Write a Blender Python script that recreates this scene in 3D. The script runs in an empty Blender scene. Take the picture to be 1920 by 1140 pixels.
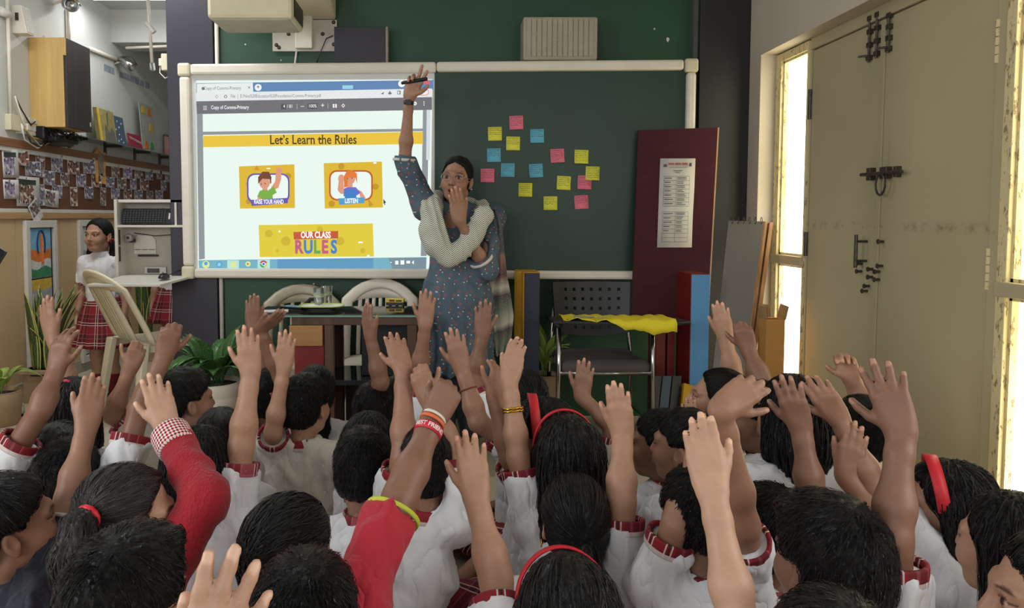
import bpy, bmesh, math, random
import numpy as np
from mathutils import Vector, Matrix

# ------------------------------------------------------------------ camera, world, lights, exposure
FPX, PX, PY, TILT, CAMZ = 1400.0, 835.0, 488.0, math.radians(3.4), 1.22
scene = bpy.context.scene
COL = scene.collection
cam_d = bpy.data.cameras.new('camera'); cam = bpy.data.objects.new('camera', cam_d); COL.objects.link(cam)
cam_d.sensor_fit = 'HORIZONTAL'; cam_d.sensor_width = 36.0; cam_d.lens = FPX*36/1920
cam_d.shift_x = (960-PX)/1920; cam_d.shift_y = (PY-570)/1920
cam_d.clip_start = .02
cam.location = (0, 0, CAMZ); cam.rotation_euler = (math.radians(90)-TILT, 0, 0)
scene.camera = cam
scene.view_settings.view_transform = 'Standard'; scene.view_settings.look = 'None'
scene.view_settings.gamma = 1; scene.view_settings.use_curve_mapping = False
scene.view_settings.exposure = 0.12
world = bpy.data.worlds.new('world'); scene.world = world; world.use_nodes = True
bg = world.node_tree.nodes['Background']; bg.inputs[0].default_value = (.80, .88, 1.0, 1); bg.inputs[1].default_value = 0.9

def area_light(name, loc, target, sx, sy, power, color=(1, 1, 1)):
    d = bpy.data.lights.new(name, 'AREA'); d.shape = 'RECTANGLE'; d.size = sx; d.size_y = sy
    d.energy = power; d.color = color
    o = bpy.data.objects.new(name, d); COL.objects.link(o)
    o.location = loc
    o.rotation_euler = (Vector(target)-Vector(loc)).to_track_quat('-Z', 'Y').to_euler()
    return o
# daylight entering by the windows behind the photographer and by the windows of the door side
area_light('daylight_rear_window', (-1.55, -1.95, 1.75), (-1.75, 3, 1.4), 1.7, 1.3, 30, (.95, .98, 1.0))
area_light('daylight_rear_window', (.9, -1.95, 1.75), (.4, 3, 1.2), 1.3, 1.3, 6, (.97, .98, 1.0))
area_light('daylight_side_window', (1.93, .45, 1.55), (-1, 1.2, .9), 1.5, 1.2, 20, (1.0, .97, .90))
area_light('left_fill_light', (-2.80, .9, 1.65), (.6, 2.6, .9), 1.5, 1.2, 52, (.95, .98, 1.0))  # added fill lamp inside the room, the wall has no opening here

# ------------------------------------------------------------------ pixel <-> place
RAYF = Vector((0, math.cos(TILT), -math.sin(TILT))); RAYU = Vector((0, math.sin(TILT), math.cos(TILT)))
EYE = Vector((0, 0, CAMZ))
def ray(px, py): return RAYF + Vector((1, 0, 0))*((px-PX)/FPX) + RAYU*((PY-py)/FPX)
def at(px, py, Y): r = ray(px, py); return EYE + r*(Y/r.y)
def at_x(px, py, X): r = ray(px, py); return EYE + r*(X/r.x)
def at_z(px, py, z): r = ray(px, py); return EYE + r*((z-CAMZ)/r.z)
def on_plane(px, py, p0, n): r = ray(px, py); return EYE + r*((Vector(p0)-EYE).dot(n)/r.dot(n))

# ------------------------------------------------------------------ materials
def lin(c):
    c = c/255.0
    return c/12.92 if c <= .04045 else ((c+.055)/1.055)**2.4
def rgb(r, g, b): return (lin(r), lin(g), lin(b), 1)
class NT:
    def __init__(s, name):
        s.m = bpy.data.materials.new(name); s.m.use_nodes = True; s.t = s.m.node_tree; s.n = s.t.nodes
        s.b = s.n['Principled BSDF']
    def new(s, t, **kw):
        x = s.n.new(t)
        for k, v in kw.items(): setattr(x, k, v)
        return x
    def link(s, a, b): s.t.links.new(a, b)
    def val(s, sock, v):
        if hasattr(v, 'bl_idname') or hasattr(v, 'is_output'): s.link(v, sock)
        else: sock.default_value = v
    def math(s, op, a, b=None, c=None):
        x = s.new('ShaderNodeMath', operation=op); s.val(x.inputs[0], a)
        if b is not None: s.val(x.inputs[1], b)
        if c is not None: s.val(x.inputs[2], c)
        return x.outputs[0]
    def noise(s, vec, scale, detail=3, rough=.5):
        x = s.new('ShaderNodeTexNoise'); x.inputs['Scale'].default_value = scale
        x.inputs['Detail'].default_value = detail; x.inputs['Roughness'].default_value = rough
        if vec is not None: s.link(vec, x.inputs['Vector'])
        return x
    def coord(s, which='Object'): return s.new('ShaderNodeTexCoord').outputs[which]
    def attr(s, name): return s.new('ShaderNodeAttribute', attribute_name=name)
    def mapping(s, vec, scale=(1, 1, 1), rot=(0, 0, 0), loc=(0, 0, 0)):
        x = s.new('ShaderNodeMapping'); x.inputs['Scale'].default_value = scale
        x.inputs['Rotation'].default_value = rot; x.inputs['Location'].default_value = loc
        s.link(vec, x.inputs['Vector']); return x.outputs[0]
    def mix(s, fac, a, b, mode='MIX'):
        x = s.new('ShaderNodeMix', data_type='RGBA', blend_type=mode)
        s.val(x.inputs[0], fac); s.val(x.inputs[6], a); s.val(x.inputs[7], b); return x.outputs[2]
    def ramp(s, fac, stops):
        x = s.new('ShaderNodeValToRGB'); e = x.color_ramp.elements
        while len(e) < len(stops): e.new(.5)
        for i, (p, c) in enumerate(stops): e[i].position = p; e[i].color = c if len(c) == 4 else (*c, 1)
        s.link(fac, x.inputs[0]); return x.outputs[0]
    def bump(s, h, strength=.3, dist=.002):
        x = s.new('ShaderNodeBump'); x.inputs['Strength'].default_value = strength
        x.inputs['Distance'].default_value = dist; s.link(h, x.inputs['Height'])
        s.link(x.outputs[0], s.b.inputs['Normal']); return x
    def color(s, c): s.val(s.b.inputs['Base Color'], c)
    def set(s, **kw):
        for k, v in kw.items(): s.val(s.b.inputs[k.replace('_', ' ')], v)
MATS = {}
def mat(name, c, rough=.55, metal=0, var=.12, scale=12, bump=0, bscale=80, stretch=(1, 1, 1), spec=.5, detail=4):
    """painted / plastic / cloth surface: a base colour with soft procedural variation and fine relief"""
    if name in MATS: return MATS[name]
    t = NT(name); co = t.mapping(t.coord(), stretch)
    n = t.noise(co, scale, detail)
    a = tuple(max(0, x*(1-var)) for x in c[:3])+(1,); b = tuple(min(1, x*(1+var)) for x in c[:3])+(1,)
    t.color(t.ramp(n.outputs[0], [(.3, a), (.7, b)]))
    t.set(Roughness=rough, Metallic=metal); t.b.inputs['Specular IOR Level'].default_value = spec
    if bump:
        n2 = t.noise(co, bscale, 3); t.bump(n2.outputs[0], bump)
    MATS[name] = t.m; return t.m
def emit(name, c, strength=1.0):
    if name in MATS: return MATS[name]
    t = NT(name); t.color((0, 0, 0, 1)); t.set(Roughness=.8); t.b.inputs['Specular IOR Level'].default_value = 0.1
    t.b.inputs['Emission Color'].default_value = c; t.b.inputs['Emission Strength'].default_value = strength
    MATS[name] = t.m; return t.m
def wood(name, c1, c2, scale=6, axis='Z', rough=.5):
    if name in MATS: return MATS[name]
    t = NT(name); st = {'Z': (1, 1, .06), 'Y': (1, .06, 1), 'X': (.06, 1, 1)}[axis]
    co = t.mapping(t.coord(), st); n = t.noise(co, scale*4, 5, .65)
    t.color(t.ramp(n.outputs[0], [(.32, c1), (.68, c2)])); t.set(Roughness=rough)
    t.bump(n.outputs[0], .15, .001); MATS[name] = t.m; return t.m

# ------------------------------------------------------------------ objects
def tag(o, label=None, cat=None, group=None, kind=None):
    if label: o['label'] = label
    if cat: o['category'] = cat
    if group: o['group'] = group
    if kind: o['kind'] = kind
    return o
def link(name, me, parent=None):
    o = bpy.data.objects.new(name, me); COL.objects.link(o)
    if parent: o.parent = parent
    return o
def thing(name, loc, label, cat, group=None, rz=0):
    o = bpy.data.objects.new(name, None); COL.objects.link(o); o.empty_display_size = .05
    o.location = loc; o.rotation_euler = (0, 0, rz)
    return tag(o, label, cat, group)
def mesh_np(name, V, F, m=None, smooth=True, mats=None, mi=None):
    me = bpy.data.meshes.new(name)
    V = np.asarray(V, dtype=np.float32); F = np.asarray(F, dtype=np.int32)
    me.vertices.add(len(V)); me.vertices.foreach_set('co', V.ravel())
    k = F.shape[1]
    me.loops.add(F.size); me.loops.foreach_set('vertex_index', F.ravel())
    me.polygons.add(len(F)); me.polygons.foreach_set('loop_start', np.arange(0, F.size, k, dtype=np.int32))
    if smooth: me.polygons.foreach_set('use_smooth', np.ones(len(F), dtype=bool))
    for x in (mats or ([m] if m else [])): me.materials.append(x)
    if mi is not None: me.polygons.foreach_set('material_index', np.asarray(mi, dtype=np.int32))
    me.update(); me.validate()
    return me
def add_attr(me, name, arr, kind='FLOAT_COLOR'):
    a = me.attributes.new(name, kind, 'POINT')
    if kind == 'FLOAT_COLOR':
        A = np.ones((len(arr), 4), np.float32); A[:, :arr.shape[1]] = arr; a.data.foreach_set('color', A.ravel())
    else: a.data.foreach_set('vector', np.asarray(arr, np.float32).ravel())

class MB:
    """collects simple solids; build() links them as one mesh"""
    def __init__(s): s.v = []; s.f = []
    def add(s, vs, fs):
        b = len(s.v); s.v += [tuple(x) for x in vs]; s.f += [tuple(b+i for i in f) for f in fs]; return s
    def box(s, lo, hi, M=None):
        x0, y0, z0 = lo; x1, y1, z1 = hi
        v = [Vector(p) for p in ((x0, y0, z0), (x1, y0, z0), (x1, y1, z0), (x0, y1, z0), (x0, y0, z1), (x1, y0, z1), (x1, y1, z1), (x0, y1, z1))]
        if M: v = [M @ p for p in v]
        return s.add(v, [(3, 2, 1, 0), (4, 5, 6, 7), (0, 1, 5, 4), (1, 2, 6, 5), (2, 3, 7, 6), (3, 0, 4, 7)])
    def cbox(s, c, d, M=None): return s.box([c[i]-d[i]/2 for i in range(3)], [c[i]+d[i]/2 for i in range(3)], M)
    def quad(s, a, b, c, d): return s.add([a, b, c, d], [(0, 1, 2, 3)])
    def prism(s, pts, n, t):
        """flat polygon pts (3D) given thickness t along n"""
        n = Vector(n).normalized()*t; k = len(pts); P = [Vector(p) for p in pts]
        return s.add(P+[p+n for p in P], [tuple(range(k))[::-1], tuple(range(k, 2*k))]+[(i, (i+1) % k, (i+1) % k+k, i+k) for i in range(k)])
    def tube(s, path, r, seg=8, closed=False, rs=None, flat=1.0, up=None):
        P = [Vector(p) for p in path]; n = len(P); vs = []; fs = []
        prev = None
        for i, p in enumerate(P):
            a = P[(i-1) % n] if (closed or i > 0) else P[i]; b = P[(i+1) % n] if (closed or i < n-1) else P[i]
            d = (b-a).normalized() if (b-a).length > 1e-9 else Vector((0, 0, 1))
            if prev is None:
                q = Vector(up) if up else (Vector((0, 0, 1)) if abs(d.z) < .9 else Vector((1, 0, 0)))
                u = (q-d*q.dot(d)).normalized()
            else: u = (prev-d*prev.dot(d)).normalized()
            prev = u; w = d.cross(u); rr = rs[i] if rs else r
            for k in range(seg):
                t = 2*math.pi*k/seg; vs.append(p+u*(rr*math.cos(t)*flat)+w*(rr*math.sin(t)))
        m = n if closed else n-1
        for i in range(m):
            for k in range(seg):
                a = i*seg+k; b = i*seg+(k+1) % seg; c = ((i+1) % n)*seg+(k+1) % seg; d = ((i+1) % n)*seg+k
                fs.append((a, b, c, d))
        if not closed: fs.append(tuple(range(seg))[::-1]); fs.append(tuple((n-1)*seg+k for k in range(seg)))
        return s.add(vs, fs)
    def lathe(s, prof, M=None, seg=20, cap=True):
        vs = []; fs = []
        for r, z in prof:
            for k in range(seg):
                t = 2*math.pi*k/seg; p = Vector((r*math.cos(t), r*math.sin(t), z)); vs.append(M @ p if M else p)
        for i in range(len(prof)-1):
            for k in range(seg):
                fs.append((i*seg+k, i*seg+(k+1) % seg, (i+1)*seg+(k+1) % seg, (i+1)*seg+k))
        if cap: fs.append(tuple(range(seg))[::-1]); fs.append(tuple((len(prof)-1)*seg+k for k in range(seg)))
        return s.add(vs, fs)
    def grid(s, rows):
        """rows of points -> sheet"""
        n = len(rows[0]); vs = [p for r in rows for p in r]
        return s.add(vs, [(i*n+k, i*n+k+1, (i+1)*n+k+1, (i+1)*n+k) for i in range(len(rows)-1) for k in range(n-1)])
    def mesh(s, name, m, smooth=False):
        me = bpy.data.meshes.new(name); me.from_pydata(s.v, [], s.f); me.materials.append(m)
        if smooth: me.polygons.foreach_set('use_smooth', np.ones(len(me.polygons), dtype=bool))
        me.update(); return me
    def build(s, name, m, parent=None, bev=0, smooth=False, thick=0, sub=0):
        o = link(name, s.mesh(name, m, smooth), parent)
        if thick:
            md = o.modifiers.new('solid', 'SOLIDIFY'); md.thickness = thick; md.offset = 0
        if sub:
            md = o.modifiers.new('sub', 'SUBSURF'); md.levels = sub; md.render_levels = sub
        if bev:
            md = o.modifiers.new('bevel', 'BEVEL'); md.width = bev; md.segments = 2; md.limit_method = 'ANGLE'; md.angle_limit = .6
        return o
def rotz(a): return Matrix.Rotation(a, 4, 'Z')
def frame(o, x, y, z):
    """4x4 from origin and axes"""
    M = Matrix.Identity(4)
    for i, a in enumerate((x, y, z)):
        for j in range(3): M[j][i] = a[j]
    for j in range(3): M[j][3] = o[j]
    return M
_txt = {}
def text_mesh(s, size, bold=0.0, ext=0.0, align='CENTER'):
    """lettering as a flat mesh in its XY plane"""
    c = bpy.data.curves.new('lettering', 'FONT'); c.body = s; c.size = size; c.offset = bold; c.extrude = ext
    c.align_x = align; c.align_y = 'CENTER'; c.resolution_u = 3
    o = bpy.data.objects.new('lettering', c); COL.objects.link(o)
    dg = bpy.context.evaluated_depsgraph_get(); dg.update()
    me = bpy.data.meshes.new_from_object(o.evaluated_get(dg))
    COL.objects.unlink(o); bpy.data.objects.remove(o); bpy.data.curves.remove(c)
    return me

# ------------------------------------------------------------------ implicit surfaces (for bodies, hair, clothes)
class Fld:
    def __init__(s, lo, hi, h):
        s.h = h; s.lo = np.asarray(lo, np.float32)-3*h
        n = np.ceil((np.asarray(hi, np.float32)+3*h-s.lo)/h).astype(int)+1
        s.n = n; s.F = np.full(n, .06, np.float32)
        s.ax = [s.lo[i]+h*np.arange(n[i], dtype=np.float32) for i in range(3)]
    def sub(s, lo, hi, pad):
        i0 = np.clip(np.floor((np.asarray(lo)-pad-s.lo)/s.h).astype(int), 0, s.n-1)
        i1 = np.clip(np.ceil((np.asarray(hi)+pad-s.lo)/s.h).astype(int)+1, 1, s.n)
        sl = tuple(slice(a, max(b, a+1)) for a, b in zip(i0, i1))
        return sl, s.ax[0][sl[0]][:, None, None], s.ax[1][sl[1]][None, :, None], s.ax[2][sl[2]][None, None, :]
    def put(s, sl, d, k, op):
        A = s.F[sl]
        if op == 'u':
            if k > 0: hh = np.maximum(k-np.abs(A-d), 0)/k; s.F[sl] = np.minimum(A, d)-hh*hh*k*.25
            else: s.F[sl] = np.minimum(A, d)
        elif op == 's':
            d = -d
            if k > 0: hh = np.maximum(k-np.abs(A-d), 0)/k; s.F[sl] = np.maximum(A, d)+hh*hh*k*.25
            else: s.F[sl] = np.maximum(A, d)
    def cone(s, a, b, ra, rb, k=.01, op='u', flat=None, cut=False):
        """rounded cone; flat=(axis, factor) squeezes it along a direction"""
        a = np.asarray(a, np.float32); b = np.asarray(b, np.float32); r = max(ra, rb)
        sl, X, Y, Z = s.sub(np.minimum(a, b)-r, np.maximum(a, b)+r, k+.012)
        ba = b-a; L = float(ba @ ba)+1e-12
        px, py, pz = X-a[0], Y-a[1], Z-a[2]
        t = np.clip((px*ba[0]+py*ba[1]+pz*ba[2])/L, 0, 1)
        qx, qy, qz = px-t*ba[0], py-t*ba[1], pz-t*ba[2]
        if flat is not None:
            n, f = flat; dn = qx*n[0]+qy*n[1]+qz*n[2]
            e = (1/f-1); qx = qx+dn*n[0]*e; qy = qy+dn*n[1]*e; qz = qz+dn*n[2]*e
        d = np.sqrt(qx*qx+qy*qy+qz*qz)-(ra+(rb-ra)*t)
        if flat is not None: d = d*min(1, flat[1]*1.15)
        if cut: d = np.maximum(d, ((X-b[0])*ba[0]+(Y-b[1])*ba[1]+(Z-b[2])*ba[2])/math.sqrt(L))
        s.put(sl, d, k, op)
    def ell(s, c, r, R=None, k=.01, op='u'):
        c = np.asarray(c, np.float32); m = max(r)
        sl, X, Y, Z = s.sub(c-m, c+m, k+.012)
        px, py, pz = X-c[0], Y-c[1], Z-c[2]
        if R is not None:
            R = np.asarray(R, np.float32)
            q = [px*R[0, i]+py*R[1, i]+pz*R[2, i] for i in range(3)]
        else: q = [px, py, pz]
        k0 = np.sqrt((q[0]/r[0])**2+(q[1]/r[1])**2+(q[2]/r[2])**2)
        k1 = np.sqrt((q[0]/r[0]**2)**2+(q[1]/r[1]**2)**2+(q[2]/r[2]**2)**2)+1e-9
        s.put(sl, k0*(k0-1)/k1, k, op)
    def half(s, p, n, k=0):
        """keep what lies behind the plane (p, n)"""
        n = np.asarray(n, np.float32); n = n/np.linalg.norm(n); p = np.asarray(p, np.float32)
        X, Y, Z = s.ax[0][:, None, None], s.ax[1][None, :, None], s.ax[2][None, None, :]
        d = (X-p[0])*n[0]+(Y-p[1])*n[1]+(Z-p[2])*n[2]
        if k > 0: hh = np.maximum(k-np.abs(s.F-d), 0)/k; s.F = np.maximum(s.F, d)+hh*hh*k*.25
        else: s.F = np.maximum(s.F, d)
    def mesh(s):
        F = s.F; S = F < 0; nx, ny, nz = F.shape
        cnt = np.zeros((nx-1, ny-1, nz-1), np.int8)
        for i in (0, 1):
            for j in (0, 1):
                for k in (0, 1): cnt += S[i:nx-1+i, j:ny-1+j, k:nz-1+k]
        mixed = (cnt > 0) & (cnt < 8); ci = np.argwhere(mixed)
        idx = np.full(mixed.shape, -1, np.int32); idx[mixed] = np.arange(len(ci))
        off = np.array([(i, j, k) for i in (0, 1) for j in (0, 1) for k in (0, 1)])
        vals = [F[ci[:, 0]+o[0], ci[:, 1]+o[1], ci[:, 2]+o[2]] for o in off]
        acc = np.zeros((len(ci), 3)); c = np.zeros(len(ci))
        for a in range(8):
            for b in range(a+1, 8):
                if np.abs(off[a]-off[b]).sum() != 1: continue
                va, vb = vals[a], vals[b]; m = (va < 0) != (vb < 0)
                t = va[m]/(va[m]-vb[m]); acc[m] += off[a]+t[:, None]*(off[b]-off[a]); c[m] += 1
        V = s.lo+s.h*(ci+acc/np.maximum(c, 1)[:, None]); Fs = []
        for ax in range(3):
            s0 = [slice(None)]*3; s1 = [slice(None)]*3; s0[ax] = slice(0, -1); s1[ax] = slice(1, None)
            A, B = S[tuple(s0)], S[tuple(s1)]; d = A != B
            u, v = (ax+1) % 3, (ax+2) % 3
            p = np.argwhere(d); ok = (p[:, u] > 0) & (p[:, v] > 0) & (p[:, u] < F.shape[u]-1) & (p[:, v] < F.shape[v]-1); p = p[ok]
            q = []
            for du, dv in ((-1, -1), (0, -1), (0, 0), (-1, 0)):
                w = p.copy(); w[:, u] += du; w[:, v] += dv; q.append(idx[w[:, 0], w[:, 1], w[:, 2]])
            Q = np.stack(q, 1); inside = A[p[:, 0], p[:, 1], p[:, 2]]
            Q[~inside] = Q[~inside][:, ::-1]; Fs.append(Q)
        return V.astype(np.float32), np.concatenate(Fs).astype(np.int32)
def normals(V, F):
    a, b, c, d = V[F[:, 0]], V[F[:, 1]], V[F[:, 2]], V[F[:, 3]]
    fn = np.cross(c-a, d-b); N = np.zeros_like(V)
    for i in range(4): np.add.at(N, F[:, i], fn)
    return N/(np.linalg.norm(N, axis=1, keepdims=True)+1e-12)
def vnoise(P, seed=0):
    """smooth value noise in [-1,1] at points P"""
    P = np.asarray(P, np.float64)+seed*17.31; i = np.floor(P).astype(np.int64); f = P-i; f = f*f*(3-2*f)
    def hsh(x, y, z):
        n = (x*73856093) ^ (y*19349663) ^ (z*83492791); n = (n ^ (n >> 13))*1274126177; n &= 0x7fffffff
        return (n % 65536)/32768.0-1
    r = 0
    for a in (0, 1):
        for b in (0, 1):
            for c in (0, 1):
                w = (f[:, 0] if a else 1-f[:, 0])*(f[:, 1] if b else 1-f[:, 1])*(f[:, 2] if c else 1-f[:, 2])
                r = r+w*hsh(i[:, 0]+a, i[:, 1]+b, i[:, 2]+c)
    return r
def relax(V, F, n=1, w=.5):
    for _ in range(n):
        A = np.zeros_like(V); c = np.zeros(len(V))
        for i in range(4):
            j = (i+1) % 4
            np.add.at(A, F[:, i], V[F[:, j]]); np.add.at(c, F[:, i], 1)
            np.add.at(A, F[:, j], V[F[:, i]]); np.add.at(c, F[:, j], 1)
        V = V*(1-w)+w*A/np.maximum(c, 1)[:, None]
    return V.astype(np.float32)
# ================================================================== the room
random.seed(7)
m_floor = mat('floor_tile', rgb(188, 178, 158), .35, var=.08, scale=3)
m_ceil = mat('ceiling_paint', rgb(196, 198, 200), .8, var=.03)
m_lwall = mat('left_wall_paint', rgb(208, 209, 203), .75, var=.05, scale=2, bump=.05)
m_green = mat('green_wall_paint', rgb(36, 74, 50), .5, var=.10, scale=3, bump=.06, bscale=60)
m_rwall = mat('plaster_wall', rgb(204, 192, 174), .8, var=.05, scale=2.5, bump=.1, bscale=30)
m_dark = mat('dark_column_paint', rgb(38, 38, 40), .5, var=.12, scale=4, stretch=(1, 1, .2))
m_dark2 = mat('aubergine_laminate', rgb(42, 38, 50), .45, var=.1, scale=5, stretch=(1, 1, .2))
m_white = mat('white_paint', rgb(214, 210, 200), .5, var=.04)
m_beige = mat('beige_panel', rgb(206, 176, 132), .6, var=.07, scale=2.5)
m_cork = mat('cork', rgb(104, 66, 44), .85, var=.16, scale=1.5, bump=.3, bscale=250)
m_brownwood = wood('brown_rail_wood', rgb(118, 78, 50), rgb(156, 108, 72), 5, 'Y')
m_lightwood = wood('light_rail_wood', rgb(170, 130, 88), rgb(198, 160, 116), 5, 'Y')
m_chrome = mat('chrome', rgb(190, 190, 190), .18, 1, .05)
m_steel = mat('worn_steel', rgb(86, 80, 72), .4, .7, .3, 60)
m_black = mat('black_plastic', rgb(22, 22, 24), .4, var=.15)
m_ivory = mat('ivory_plastic', rgb(214, 205, 176), .4, var=.05)
m_frame = mat('white_aluminium', rgb(226, 218, 204), .35, var=.04)
XL, XR, YB, ZC, YE, YR = -2.86, 1.78, 4.5, 2.98, 8.6, -2.0

def struct(o, label=None): tag(o, label, None, None, 'structure'); return o
struct(MB().box((XL-.1, YR-.1, -.1), (XR+.6, YE+.1, 0)).build('floor', m_floor), 'pale polished tile floor of the classroom')
struct(MB().box((XL-.1, YR-.1, ZC), (XR+.3, YE+.1, ZC+.1)).build('ceiling', m_ceil), 'pale grey ceiling')
struct(MB().box((XL-.15, YR-.1, 0), (XL, YE+.1, ZC)).build('wall_left', m_lwall), 'pale grey side wall above the cork board')
struct(MB().box((XL, YE, 0), (-1.6, YE+.1, ZC)).build('wall_passage', m_lwall), 'wall closing the passage')
struct(MB().box((-1.60, YB, 0), (XR, YB+.16, ZC)).build('wall_back', m_green), 'dark green wall behind the boards')
# dark columns at both ends of the green wall
struct(MB().box((-1.645, 4.47, 0), (-1.37, 4.80, ZC)).build('trim_1', m_dark2, bev=.004), 'dark column at the passage end of the green wall')
struct(MB().box((1.485, 4.42, 0), (XR, 4.52, ZC)).build('trim_2', m_dark, bev=.004), 'dark column in the corner by the doors')
struct(MB().box((XL, 6.5, 2.705), (-1.6, 6.85, ZC)).build('trim_3', m_lwall), 'ceiling beam across the passage')
struct(MB().box((-1.60, 4.66, 0), (-1.5, YE, ZC)).build('wall_side', m_lwall), 'inner wall of the passage')
# wall with the double door: built round its opening
OY0, OY1, OZ = 2.12, 4.27, 2.125
w = MB().box((XR, OY1, 0), (XR+.22, YB+.2, ZC)); w.box((XR, OY0, OZ), (XR+.22, OY1, ZC))
w.box((XR, 1.25, 0), (XR+.22, OY0, ZC)); w.box((XR, -.35, 2.2), (XR+.22, 1.25, ZC)); w.box((XR, -.35, 0), (XR+.22, 1.25, .9)); w.box((XR, YR-.1, 0), (XR+.22, -.35, ZC))
struct(w.build('wall_right', m_rwall), 'plastered wall around the double door')
# wall behind the photographer with its two windows
w = MB().box((XL, YR-.12, 0), (XR+.2, YR, 1.05)); w.box((XL, YR-.12, 2.45), (XR+.2, YR, ZC))
for a, b in ((XL, -2.45), (-.65, .2), (1.6, XR+.2)): w.box((a, YR-.12, 1.05), (b, YR, 2.45))
struct(w.build('wall_front', m_rwall))

# ---- the door: frame, two leaves, bolts, latch, handle
DX = 1.885
def rx(px, py, dx=0): return at_x(px, py, DX+dx)
m_door = None
t = NT('olive_door_paint'); co = t.coord()
n1 = t.noise(t.mapping(co, (1, 1, .12)), 22, 5, .6); n2 = t.noise(co, 2.2, 3)
c0 = t.mix(n2.outputs[0], rgb(176, 164, 130), rgb(194, 181, 146))
stain = t.ramp(n1.outputs[0], [(.62, (0, 0, 0)), (.78, (1, 1, 1))])
sep = t.new('ShaderNodeSeparateXYZ'); t.link(co, sep.inputs[0])
mid = t.math('MULTIPLY', t.math('SUBTRACT', 1.0, t.math('MINIMUM', t.math('ABSOLUTE', t.math('MULTIPLY', t.math('SUBTRACT', sep.outputs[1], 3.25), 4.5)), 1.0)), .8)
scuff = t.math('SUBTRACT', 1.0, t.math('MINIMUM', t.math('ABSOLUTE', t.math('MULTIPLY', t.math('SUBTRACT', sep.outputs[2], 1.175), 40.0)), 1.0))
n3 = t.noise(co, 30, 4)
sc2 = t.math('MULTIPLY', scuff, t.ramp(n3.outputs[0], [(.45, (0, 0, 0)), (.65, (1, 1, 1))]))
f = t.math('MAXIMUM', t.math('MULTIPLY', t.math('ADD', t.math('MULTIPLY', stain, .35), .25), mid), t.math('MULTIPLY', sc2, .5))
t.color(t.mix(f, c0, rgb(84, 74, 56))); t.set(Roughness=.5); t.bump(n1.outputs[0], .08, .001); m_door = t.m
t = NT('flaking_cream_paint'); co = t.coord(); n1 = t.noise(t.mapping(co, (1, 1, .3)), 70, 5, .7)
t.color(t.ramp(n1.outputs[0], [(.55, rgb(222, 206, 158)), (.63, rgb(120, 98, 62)), (.75, rgb(214, 200, 160))])); t.set(Roughness=.6); t.bump(n1.outputs[0], .3, .002)
m_flake = t.m
t = NT('dusty_window_glass'); co = t.coord(); n1 = t.noise(t.mapping(co, (1, 1, .25)), 60, 5, .75); n2 = t.noise(co, 3, 3)
t.color((.3, .3, .26, 1)); t.set(Roughness=.4)
e = t.mix(t.ramp(n1.outputs[0], [(.54, (0, 0, 0)), (.72, (.8, .8, .8))]), t.ramp(n2.outputs[0], [(.35, (.80, .70, .40)), (.5, (1.0, .95, .72)), (.65, (1.0, 1.0, .95))]), (.10, .085, .045, 1))
t.link(e, t.b.inputs['Emission Color']); t.b.inputs['Emission Strength'].default_value = 4.6; m_pane = t.m

Ya, Ym, Yb_ = 3.885, 3.25, 2.572     # hinge edge, meeting edge, hinge edge
DZ = 2.065
door = struct(thing('door_1', (DX, Ym, 0), 'olive painted double door with bolts and a latch', 'door')); del door['category']
def local(o, par):
    o.parent = par; o.matrix_parent_inverse = Matrix.Translation(par.location).inverted() if par.rotation_euler.z == 0 else (Matrix.Translation(par.location) @ rotz(par.rotation_euler.z)).inverted(); return o
for a, b in ((Ym+.004, Ya-.006), (Yb_+.006, Ym-.004)):
    local(MB().box((DX, a, .01), (DX+.04, b, DZ)).build('door_leaf', m_door, bev=.004), door)
fr = MB().box((DX-.015, Yb_-.05, 0), (DX+.06, Yb_, OZ)); fr.box((DX-.006, Ya, 0), (DX+.06, Ya+.010, OZ)); fr.box((DX-.012, Yb_, DZ+.004), (DX+.06, Ya, OZ))
local(fr.build('door_frame', m_door, bev=.003), door)
local(MB().box((DX-.008, Ym-.012, .02), (DX, Ym+.018, DZ-.01)).build('meeting_strip', m_door, bev=.002), door)
def bolt(px, y0, y1, knob, w=.012):
    a = rx(px, y0, -.012); b = rx(px, y1, -.012); g = MB()
    g.tube([a, Vector((a.x, a.y, b.z))], w*.5, 8)
    for q in (.04, .33, .62, .9):
        z = a.z+(b.z-a.z)*q; g.cbox((a.x+.004, a.y, z), (.02, w*2.2, .022))
    if knob: g.tube([Vector((a.x, a.y, b.z*.85+a.z*.15)), Vector((a.x-.03, a.y+.03, b.z*.85+a.z*.15))], .005, 8)
    return local(g.build('tower_bolt', m_steel, bev=.001), door)
bolt(1631, 31, 116, True); bolt(1645, 24, 108, False); bolt(1667, 26, 98, True)
def onb(dy, z, s, name='latch_bar'): pass
g = MB(); za = at_x(1655, 325, DX).z
g.tube([(DX-.03, Ym+.10, za), (DX-.03, Ym-.20, za-.003)], .008, 8); g.cbox((DX-.012, Ym+.05, za), (.03, .03, .055)); g.cbox((DX-.012, Ym-.06, za), (.03, .05, .05)); g.cbox((DX-.012, Ym-.14, za), (.026, .02, .045))
local(g.build('sliding_latch', m_steel, bev=.002), door)
g = MB(); ring = [(DX-.035, Ym-.06+.035*math.cos(q), za-.05+.045*math.sin(q)) for q in np.linspace(0, 6.283, 14)[:-1]]
g.tube(ring, .005, 6, True); local(g.build('padlock_ring', m_steel), door)
g = MB(); zt, zb = at_x(1626, 440, DX).z, at_x(1626, 502, DX).z
g.tube([(DX-.05, Ym+.085, zt), (DX-.05, Ym+.085, zb)], .008, 8); g.tube([(DX, Ym+.085, zt-.03), (DX-.05, Ym+.085, zt-.03)], .006, 8); g.tube([(DX, Ym+.085, zb+.03), (DX-.05, Ym+.085, zb+.03)], .006, 8)
local(g.build('pull_handle', m_steel), door)
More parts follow.
